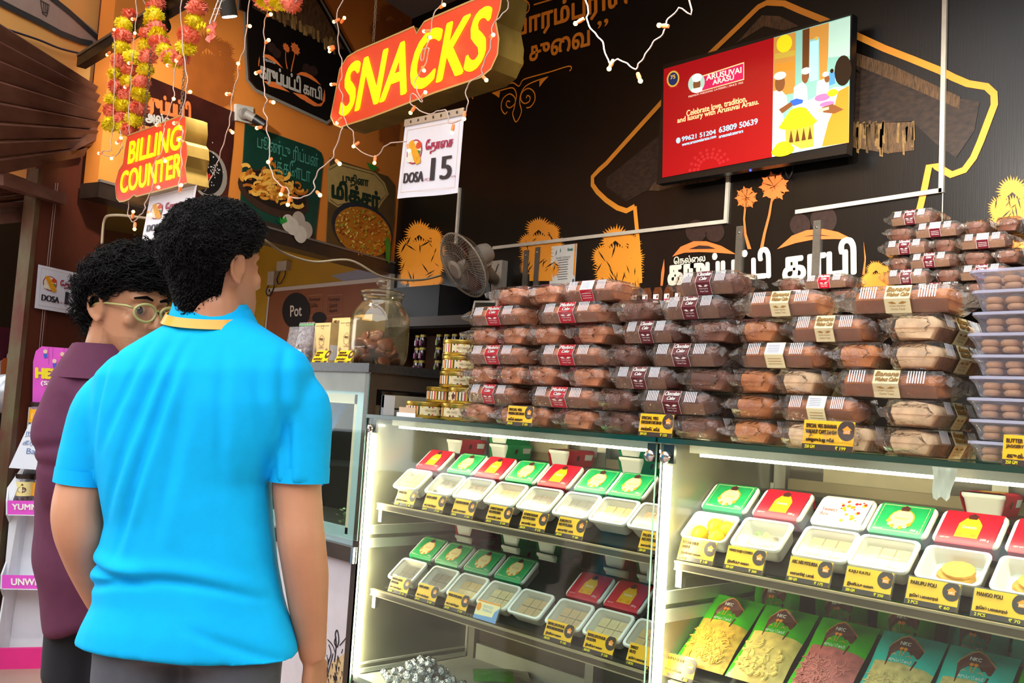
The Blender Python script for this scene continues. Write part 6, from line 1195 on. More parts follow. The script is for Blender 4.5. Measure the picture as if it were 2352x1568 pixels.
fairy('fairy light string down across the shop sign to the green poster', 1.38, [(617, -20), (613, 30), (606, 60), (608, 100), (606, 160), (607, 210), (613, 232), (605, 250), (614, 275), (612, 294), (620, 330), (618, 370), (628, 405), (644, 425), (662, 434), (664, 450), (683, 455), (699, 451), (721, 438), (722, 415), (735, 388), (762, 366), (770, 340), (788, 292)], [(622, 33), (617, 92), (588, 168), (628, 235), (590, 294), (616, 372), (645, 446), (661, 470), (735, 448), (780, 376)])
fairy('fairy light string at the left end of the SNACKS sign', 1.70, [(777, -20), (773, 30), (777, 70), (777, 110), (785, 140), (784, 180), (778, 196), (787, 222), (786, 250), (796, 285), (812, 305), (813, 330), (828, 347), (862, 360), (882, 338), (900, 328), (935, 325)], [(791, 41), (767, 50), (756, 110), (757, 118), (761, 194), (774, 282), (812, 336), (860, 374), (940, 346)])
fairy('tangled fairy light string over the letter C of SNACKS', 1.70, [(1005, -20), (996, 30), (990, 65), (984, 92), (970, 140), (968, 118), (985, 112), (975, 150), (955, 182), (957, 205), (970, 235), (948, 215), (942, 235), (962, 252), (985, 262), (1005, 255), (1026, 254), (1032, 282), (1060, 275)], [(1020, 11), (974, 72), (988, 86), (974, 162), (977, 212), (943, 259), (1038, 305)])
fairy('fairy light string at the right end of the SNACKS sign', 1.70, [(1156, -20), (1150, 35), (1132, 56), (1130, 82), (1124, 115), (1108, 152), (1106, 172), (1085, 184), (1070, 207), (1075, 238), (1067, 262)], [(1133, 80), (1117, 184), (1066, 273)])
fairy('fairy light string drooping in a V before the black wall', 1.70, [(1336, -20), (1347, 45), (1365, 75), (1383, 96), (1396, 138), (1407, 146), (1417, 136), (1440, 146), (1460, 160), (1465, 150), (1480, 130), (1500, 98), (1524, 76), (1532, 48), (1560, 18), (1580, -15)], [(1322, 54), (1399, 158), (1471, 186), (1514, 58)])
fairy('fairy light string over the right half of the BILLING COUNTER sign', 1.26, [(424, -20), (418, 80), (424, 142), (430, 185), (424, 232), (418, 268), (411, 285), (420, 305), (416, 340), (417, 385), (411, 420), (415, 445)], [(405, 139), (437, 211), (400, 283), (412, 321), (416, 425)])
fairy('fairy light string over the middle of the BILLING COUNTER sign', 1.26, [(408, 130), (398, 190), (400, 218), (386, 262), (378, 286), (376, 300), (370, 350), (362, 362), (352, 380), (351, 425), (347, 440), (334, 465), (332, 482), (322, 494), (309, 508)], [(385, 150), (399, 227), (360, 287), (379, 370), (364, 430), (345, 492), (309, 526)])
fairy('fairy light string along the loop garland', 1.31, [(315, -20), (314, 35), (309, 75), (306, 120), (302, 160), (300, 200), (296, 245), (297, 290), (296, 312), (289, 345), (289, 375), (291, 420), (296, 452), (294, 490), (303, 508), (309, 508)], [(304, 44), (310, 76), (296, 145), (287, 200), (300, 321), (281, 428), (306, 486)])
fairy('fairy light string at the leftmost garland with a loose end', 1.31, [(262, 65), (263, 110), (262, 200), (260, 290), (256, 312), (254, 345), (240, 346), (236, 354), (262, 360), (276, 345), (281, 335), (277, 322), (276, 300)], [(262, 68), (246, 126), (268, 328), (227, 352), (256, 364), (278, 317)])
# pale cable from the doorway across the jar to the fan
b = MB().tube(spline([onY(*p, Y) for p, Y in (((234, 560), 1.5), ((240, 505), 1.5), ((262, 494), 1.5), ((330, 500), 1.6), ((450, 515), 1.8), ((592, 545), 2.0), ((650, 580), 2.2), ((720, 601), 2.4), ((805, 598), 2.6), ((880, 636), 2.8), ((960, 643), 3.1), ((1015, 632), 3.4))], 8), .006, 6); tag(b.build('power_cable', M('cable_cream', 'cdbf9e', .5), None, 180), 'cream power cable sagging from the doorway past the jar lid to the fan', 'cable')
# ================================================================ pink cardboard display stand at the left
SPT = onZ(95, 1535, 0); SNR = Vector((.903, -.429, 0)); SE = Vector((.429, .903, 0))
def stp(x, y, e=0): return onP(x, y, SPT+SNR*e, SNR)
st_ = thing('display_stand', 'pink and white cardboard display stand in front of the brown pillar', 'display stand', SPT); o = st_.location
PINK = M('stand_pink', 'e052cc', .5, var=.03); HOT = M('stand_hot_pink', 'd8287e', .5, var=.05); CWH = M('stand_white', 'dfe4ea', .5, var=.03)
DB = -.13
def sq(nm, pts, e, th, mt, par=None):
    b = MB(); b.prism([stp(*p, e)-o for p in pts], SNR*-th); return b.build(nm, mt, par or st_)
hd = sq('header', [(74, 945), (76, 830), (82, 806), (96, 795), (240, 806), (236, 958)], DB+.02, .006, PINK)
sq('back_panel', [(66, 935), (240, 948), (215, 1545), (15, 1530)], DB, .006, CWH)
sq('base', [(-18, 1490), (180, 1486), (178, 1552), (-22, 1556)], .0, .02, HOT)
for ya, yb, s in ((1149, 1181, 'YUMMY,HEALTHY'), (1320, 1351, 'UNWRAP THE TASTE')):
    lx = 18 if ya < 1200 else 5
    st2 = sq('shelf_strip', [(lx, ya), (200, ya+3), (199, yb+3), (lx-1, yb)], 0, .004, PINK)
    A, B, C_, D_ = [stp(*p)-o for p in ((lx, yb), (200, yb+3), (200, yb+3), (lx, yb))]
    b = MB(); lo = [A, B, B+SNR*DB, A+SNR*DB]; b.hexa([p-Vector((0, 0, .004)) for p in lo], lo); b.build('shelf_floor', CWH, st_)
    b = MB(); x0 = 28 if ya < 1200 else 26; b.text(s, stp(x0, ya+23, .002)-o, stp(x0+12.5*len(s), ya+25, .002)-o, stp(x0, ya+8, .002)-o, 0, .05); b.build('lettering', WHT, st2)
A, B = stp(66, 1040)-o, stp(205, 1045)-o; b = MB(); lo = [A, B, B+SNR*DB, A+SNR*DB]; b.hexa([p-Vector((0, 0, .004)) for p in lo], lo); b.build('shelf_floor', CWH, st_)
# left side board with its stepped outline
b = MB(); ed = [(97, 945, DB), (62, 990, 0), (58, 1010, 0), (56, 1040, 0), (62, 1060, -.05), (20, 1120, -.03), (17, 1150, 0), (17, 1182, 0), (24, 1200, -.05), (16, 1290, -.05), (5, 1320, 0), (4, 1352, 0), (10, 1370, -.05), (-8, 1480, -.02), (-18, 1490, 0), (-22, 1556, 0), (15, 1530, DB)]
def lsp(x, y, e): p = stp(x, y, e); return p
zs_ = [stp(x, y, e) for x, y, e in ed]; xl0 = Vector((SPT.x, SPT.y, 0))
pts = [p-o for p in zs_]; b.prism(pts, SE*-.006); b.build('side_board', CWH, st_)
b = MB(); b.text('HELLO', stp(83, 867, DB+.024)-o, stp(170, 873, DB+.024)-o, stp(83, 845, DB+.024)-o, 0, .1); b.build('lettering', M('print_yellow', 'f4e020', .5), hd)
b = MB(); b.text('(SUPER', stp(94, 886, DB+.024)-o, stp(160, 890, DB+.024)-o, stp(94, 874, DB+.024)-o, 0, .04); b.build('lettering', WHT, hd)
b = MB()                                       # thin strings and small plain figures hanging in the header
for x, y1 in ((112, 836), (121, 822), (147, 808), (160, 838)): b.ribbon([stp(x, 797, DB+.023)-o, stp(x, y1, DB+.023)-o], .001, SNR, 0)
for k, (x, y) in enumerate(((104, 812), (143, 818), (125, 834))):
    b.poly([stp(x+5*math.cos(a), y-5+5*math.sin(a), DB+.0236)-o for a in [2*PI*i/10 for i in range(10)]], 1); b.poly([stp(x+u, y+v, DB+.0233)-o for u, v in ((-4, 0), (4, 0), (5, 9), (-3, 10))], 2+k % 2)
b.build('decoration', [M('string_dark', '6a2a60', .5), M('fig_skin', 'e8c8b0', .5), M('fig_blue', '3a5ac8', .5), M('fig_red', 'c83a4a', .5)], hd)
# handwritten note pinned on the stand
t = thing('paper_note', 'white handwritten note hanging on the pink stand', 'note', stp(90, 1076, .012)); o2 = t.location
c_ = [stp(*p, .012)-o2 for p in ((66, 974), (160, 982), (158, 1084), (20, 1074))]; MB().prism(c_, SNR*-.001).build('paper', M('note_white', 'e6eef8', .5), t)
b = MB()
for s, x, y, ww in (('நா', 58, 1004, 24), ('கீரி', 51, 1024, 30), ('Ba', 60, 1042, 20)): b.text(s, stp(x, y, .0135)-o2, stp(x+ww, y+1, .0135)-o2, stp(x+2, y-13, .0135)-o2)
b.build('handwriting', M('ink_pen', '5a78b0', .5), t)
# plastic jars on the stand
def pjar(label, px, e, w, h, mats, content):
    p = stp(*px, e); t = thing('plastic_jar', label, 'jar', p, group='plastic jars on the pink stand'); r = w/2
    b = MB(); b.lathe([(r*.9, 0), (r, .005), (r, h*.8), (r*.88, h*.86), (r*.88, h*.9)], 24, cap=False); b.build('body', CLR, t, 60)
    b = MB(); b.lathe([(r*.96, h*.86), (r*.98, h*.88), (r*.98, h*.99), (r*.9, h), (.001, h)], 24); b.build('lid', M('lid_brown', '2a1a14', .4), t, 40)
    b = MB(); n = 24; a00 = math.atan2(SNR.y, SNR.x)
    for i in range(n): a0, a1 = 2*PI*i/n, 2*PI*(i+1)/n; b.add([(r*1.008*math.cos(a), r*1.008*math.sin(a), z) for a, z in ((a0, h*.3), (a1, h*.3), (a1, h*.76), (a0, h*.76))], [(0, 1, 2, 3)], 0)
    def oc(u, v, e_=0): a = a00+u/r; q = r*(1.016+e_); return (q*math.cos(a), q*math.sin(a), v*h)
    if mats == 'wheat': b.poly([oc(.018*math.cos(a), .5+.1*math.sin(a)) for a in [2*PI*i/14 for i in range(14)]], 2); g, fc, _ = text_geo('wheat'); b.add([oc(-.014+.028*x, .46+.07*y, .012) for x, y in g], fc, 3); b.poly([oc(u, v) for u, v in ((-.006, .64), (.006, .64), (0, .71))], 2)
    else: b.add([oc(u, v) for u, v in ((-.022, .44), (.0, .44), (.0, .62), (-.022, .62))], [(0, 1, 2, 3)], 1)
    b.build('label', [M('jar_label_'+mats, 'f0a81c' if mats != 'wheat' else 'f2e49a', .5), WHT, M('label_brown', '5a2c14', .5), WHT], t)
    b = MB(); random.seed(len(label))
    for k in range(40): a, q = random.uniform(0, 6.28), r*.8*math.sqrt(random.random()); b.sphere((q*math.cos(a), q*math.sin(a), .008+random.uniform(0, h*.26)), .007, 6, 4)
    b.build('contents', content, t, 60)['kind'] = 'stuff'; random.seed(7)
pjar('plastic jar with orange label on the top shelf of the pink stand', (84, 990), -.1, .072, .125, 'orange', FOIL); pjar('plastic jar with yellow wheat label above the yummy strip', (50, 1158), -.06, .078, .13, 'wheat', M('choco_balls', '7a4420', .5, var=.3)); pjar('second plastic jar half hidden beside the wheat jar', (84, 1157), -.08, .076, .125, 'orange2', M('choco_balls'))
# ---------------------------------------------------------------- things in the neighbour's doorway at the left edge
def np_(x, y, e=0): return qp(x, y, -.3+e)
t = thing('ice_cream_poster', 'maroon ice cream poster with white drips at the left edge', 'poster', np_(20, 890)); o3 = t.location
MB().prism([np_(*p)-o3 for p in ((-30, 748), (75, 757), (62, 880), (-30, 880))], QN*-.01).build('panel', M('poster_maroon', '4a1230', .45, var=.1), t)
b = MB()
for x, y1, w_ in ((-8, 810, 8), (8, 838, 12), (26, 818, 11), (42, 850, 10)): b.poly([np_(x+w_*math.cos(a), y1+ (w_ if math.sin(a) > 0 else (870-y1))*math.sin(a)*-1 if math.sin(a) < 0 else y1-w_*math.sin(a), .002+.0005*(x % 3))-o3 for a in [2*PI*i/16 for i in range(16)]], 0)
b.poly([np_(x, y, .005)-o3 for x, y in ((2, 880), (2, 832), (8, 822), (18, 822), (25, 832), (26, 880))], 1); b.build('drips', [M('drip_white', 'd8d0d4', .5), M('lolly_orange', 'd8743a', .5)], t)
t = thing('helmet', 'silver and black helmet on the counter at the left edge', 'helmet', np_(8, 945, .12)); b = MB(); b.sphere((0, 0, .08), .085, 20, 14, 0, (1, 1, 1.05)); b.build('shell', M('helmet_silver', 'b8bcc0', .25, .3), t, 180); b = MB(); b.T = Matrix.Translation(QN*.03+QD*-.01); b.sphere((0, 0, .085), .066, 16, 10, 0, (1, 1, .62)); b.build('visor', M('visor_black', '08080a', .15), t, 180)
t = thing('glass_counter', 'small glass counter with pink packets at the left edge', 'counter', np_(0, 1540, .1)); o3 = t.location
zc = np_(10, 950, .1).z
b = MB(); 
def nb(t0, t1, z0, z1, d0, d1, nm_, mt): b = MB(); qbox(t0, t1, z0, z1, d0, d1, 0, b); b.v = [tuple(Vector(v)-o3) for v in b.v]; return b.build(nm_, mt, t)
tA, tB = tq(32, 1000)+.03, tq(32, 1000)+.9
t.location.z = 0; o3 = t.location
nb(tA, tB, zc-.02, zc, -.5, -.12, 'top', M('counter_steel', '6a7078', .3, .6)); nb(tA, tB, .1, zc-.02, -.48, -.47, 'back', M('annex_brown')); nb(tA, tB, 0, .45, -.5, -.14, 'base', M('counter_blue', '3aa0d8', .4)); nb(tA, tB, .45, zc-.02, -.126, -.12, 'glass', GLASS)
zm = np_(10, 1035, .1).z; nb(tA, tB, zm-.012, zm, -.46, -.13, 'shelf', M('counter_white', 'c8ccd0', .4)); nb(tA, tB, .45, .47, -.46, -.13, 'floor', M('counter_white'))
for i in range(4):
    p = Q0+QD*(tA+.05+i*.09)-QN*.2; b = MB(); b.loft([rrect(.07*k, .05*k, .01, 3, z) for k, z in ((.95, 0), (1, .01), (1, .1), (.8, .12))]); tag(obj('pink_packet', b.mesh('pink_packet', M('pink_pack', 'd88aa0', .4, var=.1), 50), None, (p.x, p.y, zm+.0005), math.atan2(QD.y, QD.x)), 'pink packet in the small glass counter, %s from the pillar' % nm[i], 'packet', 'pink packets in the glass counter')
# ================================================================ people
def solid(mb, voxel, it=6, fac=.5):
    me = mb.mesh('tmp', M('tmp_grey')); o = bpy.data.objects.new('tmp', me); COL.objects.link(o)
    r = o.modifiers.new('r', 'REMESH'); r.mode = 'VOXEL'; r.voxel_size = voxel
    s = o.modifiers.new('s', 'SMOOTH'); s.iterations = it; s.factor = fac
    dg = bpy.context.evaluated_depsgraph_get(); dg.update(); m2 = bpy.data.meshes.new_from_object(o.evaluated_get(dg)); bpy.data.objects.remove(o)
    m2.materials.clear(); return m2
def finish(me, name, mats, parent, fn=None, mfn=None):
    if fn:
        n = len(me.vertices); co_ = np.empty(n*3); me.vertices.foreach_get('co', co_); no_ = np.empty(n*3); me.vertices.foreach_get('normal', no_)
        co_ = fn(co_.reshape(-1, 3), no_.reshape(-1, 3)); me.vertices.foreach_set('co', co_.ravel())
    for mt in mats if isinstance(mats, list) else [mats]: me.materials.append(mt)
    if mfn: me.polygons.foreach_set('material_index', [mfn(p.center) for p in me.polygons])
    me.polygons.foreach_set('use_smooth', [True]*len(me.polygons)); me.name = name; me.update(); return obj(name, me, parent)
def ringp(c, ax_, b, n=30, ex=2.0):
    out = []
    for i in range(n):
        t = 2*PI*i/n; cs, sn = math.cos(t), math.sin(t); r = (abs(cs)**ex+abs(sn)**ex)**(-1/ex); out.append(c+ax_*cs*r+Vector((0, b*sn*r, 0)))
    return out
def head_mesh(yawv, pitch, roll=0, jaw=1.0, w=1.0):
    """head with the chin at z=0, looking along +y before turning; returns builder and the turning matrix"""
    R = Matrix.Rotation(yawv, 4, 'Z') @ Matrix.Rotation(pitch, 4, 'X') @ Matrix.Rotation(roll, 4, 'Y'); T = Matrix.Translation((0, 0, .1)) @ R @ Matrix.Translation((0, 0, -.1))
    b = MB(); b.T = T
    rows = [(-.004, .072, .035, .016), (.0, .084, .02, .03), (.012, .091, .0, .041), (.03, .094, -.03, .05), (.05, .093, -.05, .057), (.075, .088, -.068, .064), (.105, .085, -.08, .0695), (.122, .079, -.088, .0715), (.14, .083, -.094, .073), (.152, .0875, -.097, .0745), (.175, .084, -.099, .075), (.195, .07, -.09, .068), (.21, .048, -.07, .054), (.221, .02, -.04, .033), (.226, .0, -.02, .012)]
    loops = []
    for z, yf, yb, hw in rows: loops.append(ringp(Vector((0, (yf+yb)/2, z)), Vector((hw*w*(jaw if z < .06 else 1), 0, 0)), (yf-yb)/2, 28, 2.3))
    b.loft(loops)
    b.tube([(0, .078, .142), (0, .092, .118), (0, .107, .096), (0, .110, .088), (0, .098, .080)], [.007, .0085, .011, .0125, .009], 10)
    for s in (-1, 1):
        b.sphere((s*.0105, .098, .0855), .0085, 8, 6)
        b.tube([(s*.008, .0865, .146), (s*.03, .084, .149), (s*.052, .068, .143)], [.006, .0065, .004], 8)          # brow
        b.sphere((s*.04, .066, .095), .022, 10, 8, 0, (1, .8, .9))                                                  # cheek
        b.tube([(s*.016, .079, .124), (s*.03, .083, .1285), (s*.045, .073, .122)], [.0035, .0058, .003], 7)         # upper lid
        b.tube([(s*.017, .078, .1165), (s*.03, .0815, .1125), (s*.044, .072, .1175)], [.003, .0045, .003], 7)
        # ear: flat bowl, rim and lobe
        b.sphere((s*.0755, -.008, .112), .02, 10, 8, 0, (.35, .85, 1.35))
        b.tube(spline([(s*.074, .008, .098), (s*.079, .010, .118), (s*.084, .004, .136), (s*.088, -.014, .142), (s*.09, -.028, .130), (s*.088, -.03, .112), (s*.083, -.02, .094), (s*.079, -.004, .083), (s*.076, .004, .09)], 3), .0052, 7)
        b.sphere((s*.079, -.002, .085), .0085, 8, 6, 0, (.6, 1, 1.1))
    b.tube([(-.024, .089, .048), (-.012, .0965, .0515), (0, .0965, .050), (.012, .0965, .0515), (.024, .089, .048)], [.002, .0055, .005, .0055, .002], 8); b.tube([(-.02, .089, .0445), (0, .096, .0395), (.02, .089, .0445)], [.002, .0068, .002], 8)
    b.sphere((0, .079, .012), .019, 10, 8)
    return b, T
def hair_mesh(T, thick, n_tuft, tl, tr, seed, back_low=.02, front=.165, fringe=0, amp=.012, noise_s=22, nape=False):
    """shell over the skull plus many small curls"""
    random.seed(seed); shell = MB(); tuft = MB()
    def skull(az, el):                         # az 0 = front(+y), el from 0 (sideways) to pi/2 (top)
        d = Vector((math.sin(az)*math.cos(el), math.cos(az)*math.cos(el), math.sin(el))); a = (.0755, .094, .104)
        r = 1/math.sqrt((d.x/a[0])**2+(d.y/a[1])**2+(d.z/a[2])**2); return Vector((0, -.006, .122))+d*r, d
    def low(az):                               # lowest elevation of hair at this azimuth
        f_ = abs((az+PI) % (2*PI)-PI)/PI       # 0 front, 1 back
        pts = [(0, (front-.122)/.104), (.28, (front-.125)/.104), (.42, .2), (.5, .2), (.57, .08), (.62, -.25), (.68, -.6), (.8, -(.122-back_low)/.115), (1, -(.122-back_low)/.115)]
        for (x0, y0), (x1, y1) in zip(pts, pts[1:]):
            if f_ <= x1: v = y0+(y1-y0)*(f_-x0)/(x1-x0); break
        return math.asin(max(-.95, min(.9, v)))
    NA, NE = 56, 22; V = []; Fc = []
    for j in range(NE+1):
        for i in range(NA):
            az = 2*PI*i/NA; l = low(az); el = l+(PI/2-l)*(j/NE); p, d = skull(az, el)
            k = min(1, j/5.0); t = thick(az, el)*(.12+.88*k)+amp*k*noise.noise(d*noise_s*.25+Vector((seed, 0, 0)))
            V.append(p+d*t)
    for j in range(NE):
        for i in range(NA): i2 = (i+1) % NA; Fc.append((j*NA+i, j*NA+i2, (j+1)*NA+i2, (j+1)*NA+i))
    shell.T = T; shell.add(V, Fc)
    tuft.T = T
    for k in range(n_tuft):
        az = random.uniform(0, 2*PI); l = low(az)+random.uniform(-.02, .04); el = math.asin(random.uniform(math.sin(l), 1)); p, d = skull(az, el); kk = min(1, (el-l)/.3)
        t = thick(az, el)*(.15+.85*kk)+amp*kk*noise.noise(d*noise_s*.25+Vector((seed, 0, 0))); p = p+d*(t-.004)
        u = d.orthogonal(); u.rotate(Matrix.Rotation(random.uniform(0, 6.28), 3, d)); v = d.cross(u); L = tl*random.uniform(.6, 1.3)*(.45+.55*kk); R = tr*random.uniform(.7, 1.3); path = []
        for s in range(6):
            a = s/5*random.uniform(3.4, 4.6); path.append(p+u.normalized()*R*math.cos(a)+v.normalized()*R*math.sin(a)+d*(L*s/5)+Vector((0, 0, -.25*L*s/5)))
        tuft.tube(path, [.0010, .0012, .0012, .0010, .0008, .0003], 3, cap=False)
    if nape:
        VN = []; na = 17
        for j in range(6):
            for i in range(na):
                a = -1.35+2.7*i/(na-1); z = .105-.138*j/5*(1-.3*abs(a)/1.35); r = (.092, .086, .077, .068, .061, .057)[j]
                VN.append((r*.88*math.sin(a), -.018-r*math.cos(a), z))
        shell.add(VN, [(j*na+i, j*na+i+1, (j+1)*na+i+1, (j+1)*na+i) for j in range(5) for i in range(na-1)])
        for k in range(900):
            a = random.uniform(-1.3, 1.3); t = random.random(); z = .105-.14*t*(1-.3*abs(a)/1.35); r = .092-.038*t; p = Vector((r*.88*math.sin(a), -.018-r*math.cos(a), z)); d = Vector((math.sin(a), -math.cos(a), -.8)).normalized()
            tuft.tube([p, p+d*.004+Vector((random.uniform(-.002, .002), 0, 0)), p+d*.008*(1.2-t)], [.0013, .0012, .0004], 3, cap=False)
    random.seed(7); return shell, tuft
def hand(b, wrist, dirv, palm_n, curl=.45, s=1.0, thumb=1):
    """relaxed hand: palm and five bent fingers leaving the wrist"""
    d = Vector(dirv).normalized(); n = Vector(palm_n); n = (n-d*n.dot(d)).normalized(); l = d.cross(n)*thumb
    w_ = Vector(wrist)
    for k in range(4):
        off = (-.03+.02*k); b.tube([w_+l*off*.45, w_+d*.045*s+l*off*.9, w_+d*.088*s+l*off], [.0135, .0145, .0115], 8)
    for k, L in enumerate((.066, .074, .068, .052)):
        off = (.031-.0207*k); p = w_+d*.086*s+l*off; a = .25; path = [p]
        for q in (.42, .32, .26): a += curl; p = p+(d*math.cos(a)+n*math.sin(a)+l*off*.6)*L*q; path.append(p)
        b.tube(path, [.0088, .0082, .0074, .0058], 8)
    p = w_+d*.028*s+l*.028; b.tube([p, p+d*.026+l*.02+n*.008, p+d*.05+l*.026+n*.018, p+d*.068+l*.024+n*.028], [.014, .012, .0098, .007], 8)
SKIN = M('skin_brown', 'c48c6a', .5, var=.06, vs=14, sub=.15, bump=.04, bs=200); SKIN2 = M('skin_brown2', 'bd8560', .48, var=.07, vs=14, sub=.15, bump=.04, bs=200)
HAIR = M('hair_black', '090909', .6, spec=.25); HAIRS = M('hair_under', '040303', .9, spec=.1)
class Figure:
    def __init__(s, px, z, label):
        d = ray(*px); P = CAM+d*(z/d.dot(FW)); s.ax = Vector((RT.x, RT.y, 0)).normalized(); s.ay = Vector((-s.ax.y, s.ax.x, 0)); s.G = Vector((P.x, P.y, 0)); s.t = thing('person', label, 'person', s.G, math.atan2(s.ax.y, s.ax.x))
    def L(s, x, y, dy=0):
        p = onP(x, y, s.G+s.ay*dy, s.ay); q = p-s.G; return Vector((q.dot(s.ax), dy, q.z))
# ---------------------------------------------------------------- man in the blue polo shirt
A = Figure((440, 1250), 2.05, 'person seen from behind in a bright blue polo shirt with an orange lanyard'); L = A.L
b, HT = None, None
chin = L(489, 738); HY = -.62
hb, HT = head_mesh(HY, .06, 0)
body = MB()
TH_A = Matrix.Translation(chin+Vector((0, -.0, 0)))
body.add([TH_A @ Vector(v) for v in hb.v], hb.f)
nk0 = L(492, 790, .01); body.tube([L(492, 800, .0), L(492, 760, -.01), L(488, 705, -.015), L(484, 660, -.01)], [.075, .066, .062, .06], 18)
# arms (skin): left bent with the hand in the front pocket, right hanging
la = [L(270, 945), L(216, 1022), L(188, 1110), L(176, 1175, -.01), L(183, 1225, 0), L(199, 1285, .05), L(218, 1345, .11), L(236, 1392, .15)]
body.tube(spline(la, 4), [r for i in range(len(la)-1) for r in [[.04, .045, .051, .052, .052, .046, .037, .029][i]+([.04, .045, .051, .052, .052, .046, .037, .029][i+1]-[.04, .045, .051, .052, .052, .046, .037, .029][i])*j/4 for j in range(4)]]+[.028], 16)
ra = [L(664, 945), L(688, 1022), L(682, 1108), L(688, 1190, -.005), L(693, 1245, -.008), L(703, 1320, .01), L(708, 1390, .03), L(714, 1455, .05), L(719, 1512, .065)]
rr = [.04, .046, .053, .051, .051, .049, .043, .035, .028]
body.tube(spline(ra, 4), [r for i in range(len(ra)-1) for r in [rr[i]+(rr[i+1]-rr[i])*j/4 for j in range(4)]]+[rr[-1]], 16)
hand(body, L(719, 1508, .064), L(723, 1568, .085)-L(719, 1508, .064), (-.9, .35, 0), .38, 1.0, 1)
hand(body, L(238, 1396, .152), L(265, 1460, .2)-L(238, 1396, .152), (.4, -.8, 0), .25, 1.0, -1)
me = solid(body, .005, 5); finish(me, 'body', SKIN, A.t)
def thickA(az, el):
    f_ = abs((az+PI) % (2*PI)-PI)/PI; e = max(0, math.sin(el)); k_ = max(0, min(1, (math.sin(el)+.5)/1.1)); k_ = k_*k_*(3-2*k_); return .004+.043*k_
sh_, tf = hair_mesh(HT, thickA, 11000, .009, .004, 11, back_low=.02, amp=.010, nape=True)
hr = MB(); hr.add([TH_A @ Vector(v) for v in sh_.v], sh_.f); hro = hr.build('hair', HAIRS, A.t, 180)
hc = MB(); hc.add([TH_A @ Vector(v) for v in tf.v], tf.f); hco = hc.build('curls', HAIR, hro, 180); hco['kind'] = 'stuff'
# shirt
sh = MB(); rows = [((418, 722), (572, 728), .056, .0), ((390, 745), (600, 748), .072, -.003), ((325, 785), (655, 782), .09, -.01), ((268, 822), (702, 815), .1, -.012), ((232, 860), (722, 850), .112, -.012), ((222, 930), (718, 925), .12, -.01), ((224, 1020), (668, 1015), .124, -.005), ((236, 1117), (618, 1108), .124, 0), ((250, 1195), (624, 1202), .12, 0), ((228, 1286), (636, 1299), .118, 0), ((221, 1335), (644, 1345), .12, 0), ((224, 1375), (652, 1385), .122, 0), ((196, 1430), (668, 1440), .13, 0), ((180, 1470), (684, 1508), .132, 0)]
loops = []
for l_, r_, dpt, yo in rows: a_, c_ = L(*l_), L(*r_); loops.append(ringp((a_+c_)/2+Vector((0, yo, 0)), (c_-a_)/2, dpt, 36, 2.5))
sh.loft(loops)
sl = [L(300, 890), L(238, 940), L(203, 1022), L(186, 1108)]; sh.tube(spline(sl, 4), [.06, .064, .066, .066, .065, .064, .062, .06, .058, .057, .056, .055, .0545], 18)
sr = [L(640, 890), L(692, 935), L(694, 1020), L(687, 1104)]; sh.tube(spline(sr, 4), [.056, .06, .063, .064, .064]+[.0635]*8, 18)
me = solid(sh, .0062, 12)
def foldsA(c, n):
    x, y, z = c[:, 0], c[:, 1], c[:, 2]+(1.28-CH); out = c.copy(); back = np.clip(-n[:, 1]*1.6, 0, 1)
    def cr(w_, wd, top, bot, fade=.12): return np.exp(-(w_/wd)**2)*np.clip((top-z)/fade, 0, 1)*np.clip((z-bot)/fade, 0, 1)
    f = .003*np.sin(22*(x+.3*(z-1.25))+3*np.sin(5*z))*np.clip((1.42-z)/.35, 0, 1)
    # long drapes falling from the shoulder blades, narrow grooves with soft ridges beside them
    for x0, sl, wd, am, tp, bt in ((-.135, .34, .010, .008, 1.42, 1.12), (-.085, .30, .011, .009, 1.42, .96), (-.045, .25, .010, .010, 1.40, .90), (.0, .12, .013, .006, 1.30, .95), (.075, -.06, .012, .006, 1.40, 1.05), (.15, -.16, .012, .007, 1.36, .86), (.195, -.10, .010, .009, 1.42, 1.0), (-.19, .10, .009, .008, 1.40, 1.1)):
        w_ = x-x0-sl*(z-1.25); f += -am*cr(w_, wd, tp, bt)+am*.55*cr(w_-2*wd, wd*1.5, tp, bt)
    w3 = z-.858-.035*np.sin((x+.2)*8); f += -.011*np.exp(-(w3/.009)**2)*np.clip((.22-x)/.2, 0, 1)+.007*np.exp(-((w3-.022)/.018)**2)*np.clip((.22-x)/.2, 0, 1)
    w4 = z-.905+.16*(x+.2); f += -.012*np.exp(-(w4/.008)**2)*np.clip((-.03-x)/.08, 0, 1)+.008*np.exp(-((w4-.02)/.016)**2)*np.clip((-.03-x)/.08, 0, 1)
    w5 = z-.80+.35*(x-.05); f += -.005*np.exp(-(w5/.012)**2)*np.clip((x-.02)/.1, 0, 1)
    f += .002*np.sin(31*x-11*z+2*np.sin(9*z))*np.clip((1.1-z)/.3, 0, 1)
    out += n*(f*(.35+.65*back))[:, None]
    return out
BLUE = M('polo_blue', '00b4f6', .8, var=.03, vs=30, bump=.12, bs=900, spec=.2)
so = finish(me, 'shirt', BLUE, A.t, foldsA)
def ringband(c0, c1, r0, r1, rx, ry, nm_, mt, par, th=.004, n=36, tilt=0):
    b = MB(); L_ = []
    for c, k in ((c0, 1), (c1, 1)):
        pass
    def rg(c, k): return [Vector((c.x+rx*k*math.cos(2*PI*i/n), c.y+ry*k*math.sin(2*PI*i/n), c.z+tilt*math.sin(2*PI*i/n))) for i in range(n)]
    L_ = [rg(c0, r0), rg(c1, r1), rg(c1, r1-th/rx), rg(c0, r0-th/rx)]; b.loft(L_+[L_[0]], cap=False); return b.build(nm_, mt, par, 40)
ncx = L(492, 735)
